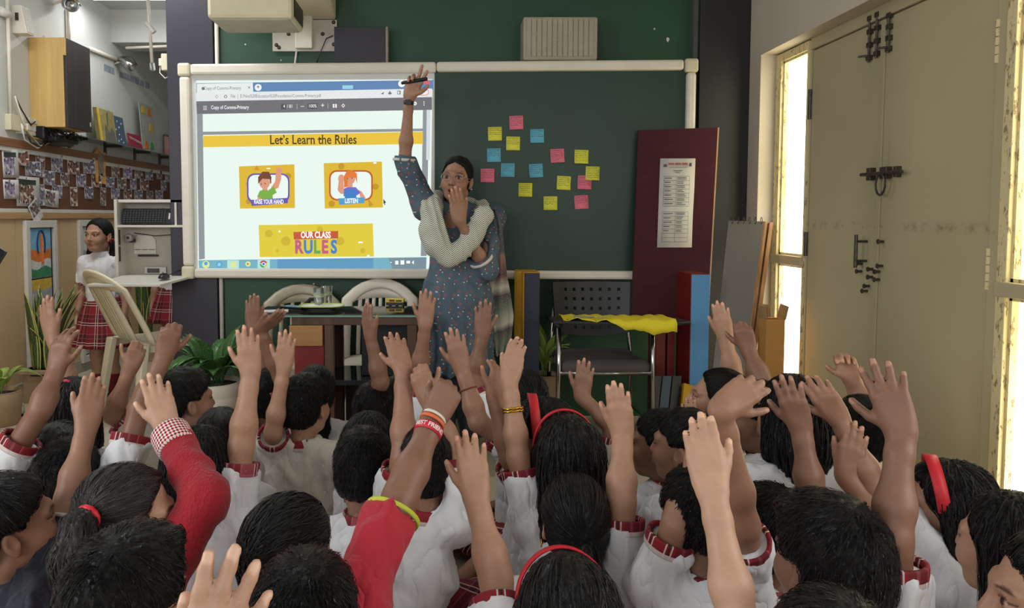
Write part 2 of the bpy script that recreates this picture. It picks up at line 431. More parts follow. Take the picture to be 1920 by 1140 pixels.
for dy, pz in ((-.04, 452), (-.04, 497), (.03, 505), (-.02, 508), (.12, 497), (.12, 512), (.03, 520), (-.02, 523), (.055, 538), (.07, 548)):
    z = at_x(1640, pz, DX).z
    local(MB().tube([(DX+.002, Ym+dy, z), (DX-.022, Ym+dy, z)], .006, 6).tube([(DX-.022, Ym+dy, z), (DX-.027, Ym+dy, z)], .011, 6).build('coat_peg', m_steel), door)
for py0, py1 in ((40, 122), (465, 545)):
    a = at_x(1863, py0, DX-.008); b = at_x(1863, py1, DX-.008); k = 5
    for i in range(k):
        z0 = b.z+(a.z-b.z)*i/k+.002; z1 = b.z+(a.z-b.z)*(i+1)/k-.002
        local(MB().tube([(DX-.01, Yb_-.003, z0), (DX-.01, Yb_-.003, z1)], .011, 8).build('hinge_knuckle', m_flake), door)
for k, (py0, py1) in enumerate(((170, 225), (435, 480))):
    z0 = at_x(1515, py1, DX).z; z1 = at_x(1515, py0, DX).z
    local(MB().tube([(DX-.008, Ya+.002, z0), (DX-.008, Ya+.002, z1)], .009, 8).build('hinge_knuckle', m_steel), door)

# ---- side lights of the door: frame, transom, dusty panes
def side_window(name, y0, y1, label, zt=.98, fa=.045, fb=.045):
    o = struct(thing(name, (DX, (y0+y1)/2, 0), label, 'window')); del o['category']
    g = MB(); Y0, Y1 = y0, y1
    for a, b in ((y0, y0+fa), (y1-fb, y1)): g.box((DX-.02, a, 0), (DX+.05, b, OZ-.005))
    y0 += fa; y1 -= fb; fw = 0
    g.box((DX-.018, y0+fw, 0), (DX+.05, y1-fw, .08)); g.box((DX-.018, y0+fw, OZ-.05), (DX+.05, y1-fw, OZ-.005))
    local(g.build('window_frame', m_flake, bev=.003), o)
    local(MB().box((DX-.03, Y0+.002, zt-.025), (DX+.05, Y1-.002, zt+.025)).build('transom', m_door, bev=.004), o)
    local(MB().box((DX+.02, y0+fw, .08), (DX+.026, y1-fw, zt-.025)).build('pane', m_pane), o)
    local(MB().box((DX+.02, y0+fw, zt+.025), (DX+.026, y1-fw, OZ-.05)).build('pane', m_pane), o)
    # inner sash strips with puttied edges
    s_ = MB()
    for za, zb in ((.08, zt-.025), (zt+.025, OZ-.05)):
        s_.box((DX-.004, y0+fw, za), (DX+.02, y0+fw+.012, zb)); s_.box((DX-.004, y1-fw-.012, za), (DX+.02, y1-fw, zb)); s_.box((DX-.004, y0+fw, za), (DX+.02, y1-fw, za+.012)); s_.box((DX-.004, y0+fw, zb-.012), (DX+.02, y1-fw, zb))
    local(s_.build('sash', m_flake), o)
side_window('window_1', Ya+.010, OY1-.005, 'narrow dusty window between the double door and the dark column', .98, .008, .06)
side_window('window_2', OY0+.005, Yb_-.05, 'tall dusty window beside the hinges of the double door', .975, .05, .045)
# windows that only lend their light
for name, lo, hi in (('window_3', (XR+.05, -.35, .9), (XR+.09, 1.25, 2.2)),):
    g = MB().box(lo, (hi[0], lo[1]+.05, hi[2])); g.box((lo[0], hi[1]-.05, lo[2]), hi); g.box(lo, (hi[0], hi[1], lo[2]+.05)); g.box((lo[0], lo[1], hi[2]-.05), hi)
    struct(g.build(name, m_white))
g = MB()
for y in (.1, .85, 1.6): g.box((XL, y, 1.0), (XL+.04, y+.06, 2.3))
g.box((XL, .1, 1.0), (XL+.04, 1.66, 1.06)); g.box((XL, .1, 2.24), (XL+.04, 1.66, 2.3)); struct(g.build('added_window_6', m_white))  # unseen frame on the solid wall, added to go with the left fill lamp
for name, a, b in (('window_4', -2.45, -.65), ('window_5', .2, 1.6)):
    g = MB()
    for x in (a, (a+b)/2-.025, b-.05): g.box((x, YR-.1, 1.05), (x+.05, YR-.06, 2.45))
    g.box((a, YR-.1, 1.05), (b, YR-.06, 1.1)); g.box((a, YR-.1, 2.4), (b, YR-.06, 2.45)); struct(g.build(name, m_white))

# ---- rails, cork and panelling along the side wall
def strip(name, z0, z1, m, t_, y0=2.0, y1=YE, label=None): return struct(MB().box((XL, y0, z0), (XL+t_, y1, z1)).build(name, m, bev=.002), label)
strip('trim_4', 1.672, 1.725, m_brownwood, .03, label='brown wooden rail above the cork board')
strip('trim_5', 1.640, 1.672, m_white, .02, label='white strip above the cork board')
strip('trim_6', 1.268, 1.640, m_cork, .010, label='long brown cork notice board')
strip('trim_7', 1.243, 1.268, m_white, .022, label='white strip below the cork board')
strip('trim_8', 1.200, 1.243, m_lightwood, .03, label='wooden rail below the cork board')
for i, y in enumerate((2.0, 4.0, 4.95, 5.52, 6.3, 7.1)):
    y1 = (4.0, 4.95, 5.52, 6.3, 7.1, YE)[i]
    strip('trim_%d' % (9+i), .10, 1.20, m_beige, .012, y+.003, y1-.003, 'beige wall panel below the cork board')
struct(MB().box((XL, 2, 0), (XL+.02, YE, .10)).build('baseboard_left', mat('grey_skirting', rgb(170, 164, 150), .5), bev=.004), 'grey skirting of the side wall')
struct(MB().box((1.46, 4.46, 0), (1.485, 4.5, ZC)).build('trim_15', mat('lit_edge_strip', rgb(90, 96, 88), .5)))  # paler strip standing in for the lit edge of the column
def pipe(name, pts, r, m, label, cat='pipe', seg=8): return tag(MB().tube(pts, r, seg).build(name, m, smooth=True), label, cat)

# ================================================================== the board
A = at(345, 520, 4.44); B = at(1297, 520, 4.31); U = Vector((B.x-A.x, B.y-A.y, 0)).normalized(); N = Vector((U.y, -U.x, 0)); UP = Vector((0, 0, 1))
ZB0, ZB1 = .852, 2.105; BL = (Vector((B.x, B.y, 0))-Vector((A.x, A.y, 0))).length
BM = frame((A.x, A.y, 0), U, UP, N)
def bl(px, py):
    p = BM.inverted() @ on_plane(px, py, A, N); return p.x, p.y
board = thing('classroom_board', (A.x, A.y, ZB0), 'long wall board, projected screen on one half and green chalkboard on the other', 'board')
def bput(o): return local(o, board)
def bbox(u0, u1, v0, v1, w0, w1): return MB().box((u0, v0, w0), (u1, v1, w1), BM)
bput(bbox(.01, BL-.01, ZB0+.01, ZB1-.01, -.02, -.004).build('backing_panel', m_dark))
us = bl(815, 300)[0]; cw = .072
m_screen = mat('white_screen_surface', rgb(215, 216, 212), .5, var=.02)
m_chalk = mat('green_chalkboard', rgb(30, 60, 48), .42, var=.10, scale=3, stretch=(1, 1, 1))
bput(bbox(.06, us, ZB0+.05, ZB1-.05, -.004, .003).build('screen_surface', m_screen))
bput(bbox(us, BL-.05, ZB0+.04, ZB1-.04, -.004, .004).build('chalkboard_surface', m_chalk))
for u0, u1, v0, v1 in ((cw, us+.01, ZB1-.063, ZB1), (us+.012, BL-cw, ZB1-.058, ZB1), (cw, us, ZB0, ZB0+.058), (us+.002, BL-cw, ZB0, ZB0+.05)):
    bput(bbox(u0, u1, v0, v1, -.02, .032).build('frame_rail', m_frame, bev=.014))
bput(bbox(0.004, .068, ZB0+cw, ZB1-cw, -.02, .032).build('frame_rail', m_frame, bev=.016))
bput(bbox(BL-.056, BL-.002, ZB0+cw, ZB1-cw, -.02, .032).build('frame_rail', m_frame, bev=.016))
for u0, v0 in ((-.004, ZB0-.006), (-.004, ZB1-cw), (BL-cw+.004, ZB0-.006), (BL-cw+.004, ZB1-cw)):
    bput(bbox(u0, u0+cw+.004, v0, v0+cw+.006, -.022, .036).build('corner_cap', m_ivory, bev=.014))
# ---- projected page
proj = bput(MB().quad(*[on_plane(x, y, A+N*.006, N) for x, y in ((371, 506), (806, 504), (811, 149), (368, 151))]).build('projected_image', emit('projected_white', rgb(226, 240, 232), 1.0)))
def layer(name, c, polys, k, strength=1.0):
    for P in polys:
        o = MB().add([on_plane(x, y, A+N*(.006+.0007*k), N) for x, y in P], [tuple(range(len(P)))[::-1]]).build(name, emit('projected_'+'_'.join(str(int(v)) for v in c), rgb(*c), strength)); o.parent = proj
def rect(x0, y0, x1, y1, s=-.006): return [(x0, y0), (x1, y0+(x1-x0)*s), (x1, y1+(x1-x0)*s), (x0, y1)]
def circ(x, y, r, ry=None, n=14, a0=0, a1=6.2832): return [(x+r*math.cos(a0+(a1-a0)*i/n), y+(ry or r)*math.sin(a0+(a1-a0)*i/n)) for i in range(n)]
def rrect(x0, y0, x1, y1, r, n=4):
    P = []
    for cx, cy, a in ((x1-r, y0+r, -90), (x1-r, y1-r, 0), (x0+r, y1-r, 90), (x0+r, y0+r, 180)):
        for i in range(n+1): q = math.radians(a+90*i/n); P.append((cx+r*math.cos(q), cy+r*math.sin(q)))
    return P
def add_serifs(me, size):
    """slab feet on every flat stem end of the lettering"""
    n = len(me.vertices); c = np.empty(n*3, np.float32); me.vertices.foreach_get('co', c); c = c.reshape(-1, 3); vs = c.tolist(); fs = [tuple(p.vertices) for p in me.polygons]; mid = (c[:, 1].min()+c[:, 1].max())/2
    cnt = {}
    for p in me.polygons:
        for e in p.edge_keys: cnt[e] = cnt.get(e, 0)+1
    for (i, j), k in cnt.items():
        if k != 1: continue
        a, b = c[i], c[j]; L = abs(a[0]-b[0])
        if abs(a[1]-b[1]) < size*.004 and size*.05 < L < size*.16:
            x0, x1 = min(a[0], b[0])-size*.045, max(a[0], b[0])+size*.045; y = a[1]; h = size*.045; y0, y1 = (y, y+h) if y < mid-size*.05 else (y-h, y)
            q = len(vs); vs += [(x0, y0, 0), (x1, y0, 0), (x1, y1, 0), (x0, y1, 0)]; fs.append((q, q+1, q+2, q+3))
    m = [x for x in me.materials]; me.clear_geometry(); me.from_pydata(vs, [], fs); me.update()
def words_on(s, px, py, h, c, k=6, bold=0, name='lettering', wide=1.0, align='CENTER', serif=False):
    me = text_mesh(s, h/FPX*4.4*1.0, bold, 0, align); me.materials.append(emit('projected_'+'_'.join(str(int(v)) for v in c), rgb(*c)))
    if serif: add_serifs(me, h/FPX*4.4)
    p = on_plane(px, py, A+N*(.006+.0007*k), N); o = link(name, me)
    o.matrix_world = frame(p, U*wide, UP, N); o.parent = proj; return o
layer('browser_tab_bar', (98, 132, 176), [[(368, 156), (812, 150), (812, 168), (368, 176)]], 1)
layer('browser_tab', (222, 230, 228), [[(369, 157), (474, 155), (475, 175), (369, 176)]], 2)
layer('browser_tab_button', (232, 238, 238), [circ(484, 164, 6.5), circ(753, 157, 6.5)], 2)
layer('browser_tab_glow', (150, 205, 225), [rect(642, 160, 662, 167)], 2)
layer('address_bar', (222, 226, 226), [[(368, 174), (810, 166), (810, 182), (368, 190)]], 2)
layer('document_toolbar', (112, 112, 116), [[(368, 190), (810, 182), (810, 206), (369, 214)]], 2)
layer('page_margin', (140, 146, 150), [[(369, 214), (380, 214), (384, 485), (373, 487)], [(793, 206), (804, 206), (800, 480), (789, 480)], [(380, 247), (793, 241), (793, 246), (380, 253)]], 2)
layer('title_banner', (226, 190, 66), [[(381, 255), (793, 247), (793, 270), (381, 276)]], 3)
words_on("Let\u2019s Learn the Rules", 587, 262.5, 24, (72, 62, 44), 5, .0009, 'slide_title', .80, serif=True)
words_on("Copy of Comms-Primary", 417, 165.5, 8.6, (104, 108, 110), 5, 0, 'tab_title', .8)
words_on("\u00d7", 467, 164.5, 10, (90, 94, 96), 5); words_on("+", 484, 163.5, 11, (80, 84, 86), 5, .0004); words_on("v", 753, 156, 8, (80, 84, 86), 5)
words_on("File  |  E:/Niva%20Education%20Foundation/Comms-Primary.pdf", 517, 180, 8.6, (112, 116, 118), 5, 0, 'address_lettering', .76)
words_on("Copy of Comms-Primary", 431, 201.5, 9.2, (236, 238, 236), 5, .0005, 'document_name', .76)
words_on("4  / 81", 540, 199.5, 8.5, (230, 232, 230), 5, .0003, 'page_number', .8); words_on("100%", 586, 199, 8.5, (230, 232, 230), 5, .0003, 'zoom_level', .85)
words_on("\u2013", 567, 199, 12, (230, 232, 230), 5, .0004); words_on("+", 605, 198, 12, (230, 232, 230), 5, .0004); words_on("|", 557, 199, 10, (190, 192, 190), 5); words_on("|", 615, 198, 10, (190, 192, 190), 5)
layer('toolbar_box', (84, 84, 88), [rect(527, 195, 536, 205), rect(577, 194, 595, 204)], 3)
layer('toolbar_icon', (232, 234, 232), [rect(381, 199, 388, 200), rect(381, 202, 388, 203), rect(381, 205, 388, 206), rect(624, 195, 627, 202), rect(628.5, 195, 631.5, 202), [(640, 198), (643.5, 194), (647, 198), (643.5, 202)], circ(778, 194, 3.5), circ(795, 191, 1), circ(795, 194, 1), circ(795, 197, 1)], 3)
layer('toolbar_icon_hole', (112, 112, 116), [circ(643.5, 198, 1.6), circ(778, 194, 1.2)], 4)
layer('address_icon', (110, 114, 116), [circ(381, 166, 3), [(403, 181), (406, 177.5), (409, 181), (406, 184.5)], circ(423, 181, 3), [(714, 176), (720, 172), (719, 177)], [(731, 170), (733, 174), (735, 174), (733, 177), (729, 177), (727, 174), (729, 174)], rect(745, 170, 751, 177)], 3)
layer('address_icon_hole', (222, 226, 226), [circ(406, 181, 2), circ(423, 181, 1.8), rect(746, 171, 749, 176)], 4)
layer('address_pill', (214, 120, 120), [rrect(781, 166, 804, 179, 6)], 3); layer('address_pill_face', (236, 226, 226), [rrect(782, 167, 803, 178, 5.5)], 4)
layer('close_button', (226, 96, 86), [rect(796, 152, 806, 158)], 3)
words_on("New", 790, 172, 7, (200, 110, 110), 6, 0)
layer('scroll_bar', (206, 214, 218), [[(800, 206), (807, 206), (806, 300), (799, 300)]], 3)
# slide pictures
YEL, YEL2 = (214, 178, 56), (190, 146, 44)
layer('picture_card', YEL, [[(448, 312), (552, 308), (553, 390), (450, 391)], [(607, 306), (716, 303), (718, 389), (609, 391)]], 3)
layer('picture_card_doodle', YEL2, [circ(466, 345, 5), [(690, 372), (700, 384), (692, 388)], circ(622, 382, 6), circ(540, 330, 6), circ(640, 312, 6), circ(466, 378, 5), circ(704, 350, 6)], 4)
layer('picture_triangle', (212, 140, 52), [[(476, 319), (481, 310), (487, 319)]], 4)
layer('picture_confetti', (246, 246, 236), [rect(500, 315, 507, 317), rect(700, 304, 706, 307)], 4)
layer('picture_border', (104, 92, 172), [rrect(463, 325, 543, 381, 14)], 5); layer('picture_window', (228, 240, 232), [rrect(466, 328, 540, 377, 12), rrect(620, 322, 696, 373, 12)], 6)
layer('picture_border', (188, 92, 50), [rrect(617, 319, 699, 376, 14)], 5)
SK = (216, 150, 124)
layer('drawn_skin', SK, [circ(496, 343, 10, 11), [(508, 352), (514, 356), (522, 352), (527, 336), (528, 318), (521, 316), (517, 326), (516, 340)], circ(523, 320, 6, 7), circ(507, 342, 2.5), [(484, 366), (492, 371), (490, 382), (481, 382)], [(492, 350), (501, 350), (502, 360), (492, 360)],
      circ(656, 335, 10, 11), circ(640, 335, 6, 8), [(635, 340), (644, 340), (645, 356), (646, 364), (638, 363), (633, 356)], [(672, 356), (678, 359), (686, 372), (676, 372)], [(652, 344), (661, 344), (661, 352), (652, 352)]], 7)
layer('drawn_hair', (116, 72, 56), [[(484, 345), (484, 332), (492, 322), (504, 322), (509, 332), (508, 345), (505, 336), (492, 335)]], 8)
layer('drawn_hair', (222, 120, 56), [[(645, 352), (645, 330), (650, 321), (660, 319), (669, 325), (670, 344), (666, 333), (652, 333), (652, 350)]], 8)
layer('drawn_shirt', (122, 172, 74), [[(482, 369), (487, 358), (493, 356), (503, 357), (513, 349), (519, 361), (511, 366), (513, 383), (492, 383), (491, 372)]], 8)
layer('drawn_shirt', (112, 110, 196), [[(645, 354), (651, 351), (667, 351), (676, 361), (670, 366), (644, 368)]], 8)
layer('drawn_dungarees', (66, 126, 196), [[(647, 356), (667, 356), (669, 376), (646, 376)]], 9)
layer('drawn_eye', (60, 44, 40), [circ(490, 345, 1), circ(497, 344, 1), circ(652, 335, 1), circ(660, 334, 1)], 9)
layer('caption_ribbon', (104, 92, 172), [[(469, 375), (539, 371), (540, 381), (472, 386)]], 10); layer('caption_ribbon', (86, 156, 196), [[(634, 372), (684, 370), (683, 381), (636, 384)]], 10)
words_on("RAISE YOUR HAND", 504, 378.6, 11.5, (244, 246, 244), 12, .0011, 'caption_lettering', .56); words_on("LISTEN", 659, 377, 12, (244, 246, 244), 12, .0012, 'caption_lettering', .68)
layer('rules_card', (218, 198, 66), [[(485, 422), (699, 419), (701, 481), (487, 482)]], 3)
layer('rules_card_doodle', (200, 176, 56), [circ(504, 438, 7), circ(536, 452, 9), circ(638, 452, 8), circ(600, 430, 6), circ(680, 470, 5), circ(520, 470, 3)], 4)
layer('rules_confetti', (246, 246, 236), [circ(524, 434, 2), rect(672, 453, 680, 456), rect(688, 478, 693, 481)], 4)
layer('rules_ribbon', (192, 92, 62), [[(550, 435), (634, 433), (634, 447), (551, 449)]], 5)
words_on("OUR CLASS", 592, 441, 16.5, (246, 246, 242), 7, .0018, 'rules_lettering', .66)
for ch, x, c in (("R", 560, (190, 96, 130)), ("U", 578, (76, 128, 196)), ("L", 594, (104, 164, 88)), ("E", 609, (190, 96, 130)), ("S", 626, (76, 128, 196))):
    words_on(ch, x, 464, 34, c, 7, .0046, 'rules_letter', .74)
layer('mouse_pointer', (60, 64, 66), [[(719, 373), (724, 380), (721.5, 380.5), (722.5, 384), (720.5, 384), (720, 381), (719, 382)]], 4)
layer('task_bar', (116, 172, 190), [[(372, 488), (800, 482), (799, 504), (373, 506)]], 3)
layer('task_bar_glow', (96, 150, 186), [[(520, 486), (700, 484), (700, 503), (520, 505)]], 4); layer('task_bar_tint', (120, 140, 150), [[(728, 484), (799, 483), (799, 504), (736, 504)]], 4)
layer('task_bar_button', (176, 222, 216), [rect(426, 488, 448, 504), rect(483, 487, 506, 503)], 5)
layer('task_icon', (214, 226, 150), [circ(386, 496, 7), rect(432, 491, 443, 501), circ(465, 495, 5)], 6); layer('task_icon', (86, 160, 210), [circ(411, 496, 6), circ(386, 494, 3.5)], 7); layer('task_icon_hole', (150, 200, 210), [circ(411, 496, 3.4)], 8)
layer('task_icon', (196, 80, 70), [circ(494, 495, 7, n=10, a0=3.4, a1=6.3)+[(494, 495)]], 7); layer('task_icon', (96, 160, 84), [circ(494, 495, 7, n=8, a0=1.3, a1=3.4)+[(494, 495)]], 7); layer('task_icon', (224, 190, 70), [circ(494, 495, 7, n=8, a0=0, a1=1.3)+[(494, 495)]], 7)
layer('task_icon', (240, 244, 240), [circ(494, 495, 3.6), circ(733, 492, 1.2), rect(741, 489, 747, 496), rect(751, 488, 758, 496), rect(762, 489, 769, 494), [(772, 492), (776, 488), (776, 496)]], 8)
layer('task_icon', (70, 120, 200), [circ(494, 495, 2.5)], 9); layer('task_icon', (206, 120, 60), [[(463, 492.5), (468, 495), (463, 497.5)]], 8)

# ---- sticky notes
NOTES = [(968, 230, 'pink', 2), (928, 251, 'yellow', 1), (962, 269, 'yellow', -1), (1007, 255, 'blue', 1), (926, 291, 'blue', 1), (1045, 292, 'pink', 3), (1090, 294, 'yellow', -2), (914, 329, 'pink', 0),
         (952, 319, 'blue', -1), (1005, 320, 'blue', 3), (1111, 325, 'yellow', -2), (1057, 343, 'yellow', -3), (1096, 342, 'pink', -2), (985, 356, 'yellow', -1), (1032, 381, 'yellow', 0), (1090, 379, 'pink', 3)]
nm = {'pink': mat('pink_note_paper', rgb(232, 118, 142), .7, var=.03), 'yellow': mat('yellow_note_paper', rgb(226, 224, 72), .7, var=.03), 'blue': mat('blue_note_paper', rgb(100, 178, 206), .7, var=.03)}
m_ink = mat('ballpoint_ink', rgb(60, 52, 70), .7)
where = ['topmost of all, below the wall speaker', 'highest of the column nearest the teacher', 'below the topmost pink note', 'beside the topmost pink note', 'above the pink note nearest the teacher', 'alone in the middle of the upper rows', 'curling, highest near the maroon board', 'nearest to the teacher\'s head', 'between a pink note and a blue note', 'tilted, in the middle of the cluster', 'tucked behind a pink corner', 'beside the overlapping pink note', 'overlapping a darker yellow note', 'below the tilted blue one', 'lowest yellow one of the cluster', 'lowest and tilted, of the cluster']
for i, (x, y, c, tl) in enumerate(NOTES):
    p = on_plane(x, y, A+N*(.0065+(.002 if i == 12 else 0)), N); s = .0395
    o = thing('sticky_note', p, f'{c} sticky note with handwriting, {where[i]}', 'sticky note', 'sticky notes on the green chalkboard')
    R = Matrix.Rotation(math.radians(tl), 3, N); uu, vv = R @ U, R @ UP
    lift = lambda v: .010*max(0, -v)**2 if i != 6 else .020*max(0, -v)**2
    rows = [[uu*(s*a)+vv*(s*b)+N*lift(b) for a in (-1, 0, 1)] for b in (1, .5, 0, -.5, -1)]
    MB().grid(rows).build('paper', nm[c], o, thick=.0006, smooth=True)
    g = MB(); rr = random.Random(i)
    for k in range(rr.randint(4, 6)):
        b = .72-.27*k; a = -.8
        while a < .75:
            l_ = rr.uniform(.08, .25); b2 = b+rr.uniform(-.04, .04)
            if b2 > -.9: g.add([uu*(s*q)+vv*(s*(b2+d))+N*(lift(b2)+.0009) for q, d in ((a, 0), (a+l_, rr.uniform(-.03, .03)), (a+l_, .055), (a, .06))], [(0, 1, 2, 3)])
            a += l_+rr.uniform(.03, .1)
            if a > .3 and rr.random() < .2: break
    g.build('handwriting', m_ink, o)
chips = MB()
for x, y in ((770, 120), (1252, 75), (1225, 54)): pass

# ================================================================== things on the green wall
# wall speaker
P0, P1 = at(981, 112, 4.32), at(1122, 30, 4.32); o = thing('wall_speaker', ((P0.x+P1.x)/2, 4.5, P0.z), 'beige wall loudspeaker with a fine grille above the green chalkboard', 'loudspeaker')
w_, h_ = P1.x-P0.x, P1.z-P0.z
m_gr = mat('beige_speaker', rgb(168, 158, 140), .5, var=.08, scale=8)
MB().box((-w_/2, -.17, 0), (w_/2, -.0, h_)).build('cabinet', m_gr, o, bev=.012)
for i in range(13): MB().box((-w_/2+.02+i*(w_-.04)/13, -.176, .02), (-w_/2+.02+(i+.8)*(w_-.04)/13, -.17, h_-.02)).build('grille_bar', m_gr, o)
for i in range(5): MB().box((-w_/2+.02, -.178, .05+i*(h_-.1)/5), (w_/2-.02, -.176, .055+i*(h_-.1)/5)).build('grille_rib', m_gr, o)
MB().box((-.05, -.1, -.012), (.05, 0, 0)).build('bracket', m_steel, o)
# dark box on top of the board
P0, P1 = at(627, 125, 4.38), at(727, 50, 4.38); P0.z = 2.107; o = thing('dark_cabinet', ((P0.x+P1.x)/2, 4.48, P0.z), 'small aubergine box cabinet resting on the top rail of the board', 'box')
w_, h_ = P1.x-P0.x, P1.z-P0.z
MB().box((-w_/2, -.10, 0), (w_/2-.012, .0, h_)).build('body', m_dark2, o, bev=.002); MB().box((w_/2-.012, -.10, 0), (w_/2, 0, h_)).build('side_edge', mat('pale_edge', rgb(150, 140, 126), .5), o)
# projector with its wall arm
P0, P1 = at(512, 97, 4.49), at(632, 38, 4.49); o = thing('projector_mount', ((P0.x+P1.x)/2, 4.49, (P0.z+P1.z)/2), 'white wall plate and arm carrying the projector', 'projector mount')
w_, h_ = P1.x-P0.x, P1.z-P0.z; m_pl = mat('scratched_white_plate', rgb(196, 188, 176), .5, var=.12, scale=9)
MB().box((-w_/2, -.012, -h_/2), (w_/2, 0, h_/2)).build('wall_plate', m_pl, o, bev=.002)
for a, b in ((-.45, .4), (.45, .42), (-.25, .05), (.28, .05), (.45, -.28), (-.44, -.3), (-.4, -.38)): MB().lathe([(.012, -.006), (.012, 0), (.006, .006), (.0, .006)], frame((w_*a, -.012, h_*b), (1, 0, 0), (0, 0, 1), (0, -1, 0)), 10).build('bolt', m_steel, o)
MB().box((-.05, -.05, -h_/2+.01), (.05, -.012, h_/2+.02)).build('bracket_box', m_frame, o, bev=.005)
zp = h_/2
MB().prism([(.185, -.0, zp), (.185, -.0, zp+.30), (.185, -.72, zp+.26), (.185, -.72, zp+.18)], (-1, 0, 0), .36).build('arm_housing', m_ivory, o, bev=.012)
MB().tube([(-.02, -.03, h_/2), (-.06, -.3, h_/2+.055), (-.08, -.55, h_/2+.09)], .028, 10).build('arm_tube', m_frame, o, smooth=True)
P0, P1 = at(390, 36, 3.95), at(548, -60, 3.95); pj = thing('projector', ((P0.x+P1.x)/2, 3.95, P0.z), 'beige projector hanging from the wall arm above the screen', 'projector')
w_ = P1.x-P0.x
MB().box((-w_/2, -.02, 0), (w_/2, .30, .13)).build('body', m_ivory, pj, bev=.02); MB().box((-w_/2+.02, -.005, -.006), (w_/2-.02, .27, .001)).build('bottom_tray', mat('grey_beige_plastic', rgb(176, 170, 150), .5), pj, bev=.006)
MB().box((w_/2-.004, .03, .02), (w_/2+.006, .25, .11)).build('side_vent', m_black, pj)
# cables by the plate
tag(MB().tube([at(556, 97, 4.48), at(554, 112, 4.475), at(552, 128, 4.47)], .006, 6).build('cable', m_frame, smooth=True), 'white cable running from the projector plate to the board', 'cable')
tag(MB().tube([at(624, 67, 4.47), at(612, 72, 4.46), at(602, 95, 4.46), at(590, 128, 4.46)], .003, 6).build('cable', m_black, smooth=True), 'thin black cable beside the projector plate', 'cable')
pipe('conduit', [(-1.352, 4.486, .2), (-1.352, 4.486, 2.9)], .013, m_frame, 'white conduit running up the edge of the dark passage column')
for z in (.62, 2.16): MB().box((-1.4, 4.455, z-.05), (-1.37, 4.47, z+.05)).build('conduit_clip', m_frame, None) if False else None
# paint chips of bare plaster on the green wall
for i, (x, y, r) in enumerate(((1252, 74, .016), (1227, 54, .007), (460, 83, .006), (536, 547, .016), (588, 533, .008), (527, 113, .005))):
    p = at(x, y, 4.498); P_ = [(p.x+r*random.uniform(.5, 1)*math.cos(q), 4.4985, p.z+r*random.uniform(.5, 1.2)*math.sin(q)) for q in np.linspace(0, 6.28, 9)[:-1]]
    o = MB().prism(P_, (0, -1, 0), .0015).build('plaster_chip', m_white); o.parent = bpy.data.objects['wall_back']
# socket box on the column
P0 = at(313, 135, 4.6); o = thing('socket_box', (-1.665, 4.56, at(320, 135, 4.56).z), 'ivory socket box with cable on the side of the dark passage column', 'socket')
MB().box((-.03, -.05, 0), (.022, .05, .10)).build('box', m_ivory, o, bev=.006); MB().box((-.05, -.035, .03), (-.03, -.005, .075)).build('plug', m_frame, o, bev=.004)
MB().tube([(-.045, -.02, .03), (-.045, -.03, -.01), (-.01, -.04, -.045), (.03, -.05, -.03)], .003, 6).build('cord', m_frame, o, smooth=True)

# ---- maroon display board with its notice, standing on red pedestals
def slab(name, pts, m, t_, label, cat, edge=None):
    c = sum((Vector(p) for p in pts), Vector())/len(pts); n = (Vector(pts[1])-Vector(pts[0])).cross(Vector(pts[2])-Vector(pts[1])).normalized()
    if n.y > 0: n = -n
    o = thing(name, (c.x, c.y, min(p[2] for p in pts)), label, cat); L_ = Vector(o.location)
    MB().prism([Vector(p)-L_ for p in pts], -n, t_).build('panel', m, o)
    if edge:
        P_ = [Vector(p)-L_ for p in pts]; d = (P_[1]-P_[0]).normalized()
        MB().prism([P_[1], P_[1]+d*.008, P_[2]+d*.008, P_[2]], -n, t_).build('edge_strip', edge, o)
    return o, n
m_maroon = mat('maroon_felt', rgb(66, 16, 28), .9, var=.12, scale=30, bump=.15, bscale=300)
mp = [at(1197, 244, 4.27), at(1346, 239, 4.27), at(1326, 600, 4.20), at(1184, 600, 4.20)]
mb_, mn = slab('display_board', mp, m_maroon, .018, 'maroon felt display board with a paper notice, behind the writing chair', 'display board', mat('pale_wood_edge', rgb(190, 150, 112), .5))
def onm(x, y, k): return on_plane(x, y, Vector(mp[0])+mn*k, mn)
o = thing('paper_notice', onm(1266, 464, .002), 'white printed paper notice with two tables pinned on the maroon board', 'notice'); L_ = Vector(o.location)
m_paper = mat('notice_paper', rgb(206, 202, 196), .7, var=.03)
MB().grid([[onm(a+(b-a)*k/3, y, .002+.006*math.sin(k/3*3.14))-L_ for k in range(4)] for a, b, y in ((1238, 1304, 297), (1236, 1302, 350), (1234, 1299, 405), (1232, 1297, 464))]).build('sheet', m_paper, o, thick=.0006, smooth=True)
g = MB(); m_print = mat('grey_print', rgb(84, 80, 80), .8)
def onp(u, v, k=.0115):
    x = 1238-6*v+(66-u*0)*u; y = 297+167*v; return onm(x, y, k)-L_
def pbar(u0, v0, u1, v1): g.add([onp(u0, v0), onp(u1, v0), onp(u1, v1), onp(u0, v1)], [(0, 1, 2, 3)])
for (v0, v1, rows_) in ((.20, .535, 7), (.60, .935, 7)):
    for i in range(rows_+1): v = v0+(v1-v0)*i/rows_; pbar(.12, v, .85, v+.003)
    for u in (.12, .48, .85): pbar(u, v0, u+.006, v1)
    for i in range(rows_ if v0 < .5 else 5):
        v = v0+(v1-v0)*(i+.35)/rows_; pbar(.15, v, .15+random.uniform(.15, .29), v+.008); pbar(.51, v-.006, .51+random.uniform(.15, .27), v); pbar(.51, v+.010, .51+random.uniform(.15, .27), v+.016)
pbar(.38, .135, .64, .142); pbar(.44, .155, .58, .161); pbar(.28, .098, .78, .102); pbar(.1, .065, .19, .095); pbar(.83, .05, .9, .09)
g.build('print', m_print, o)
g = MB(); 
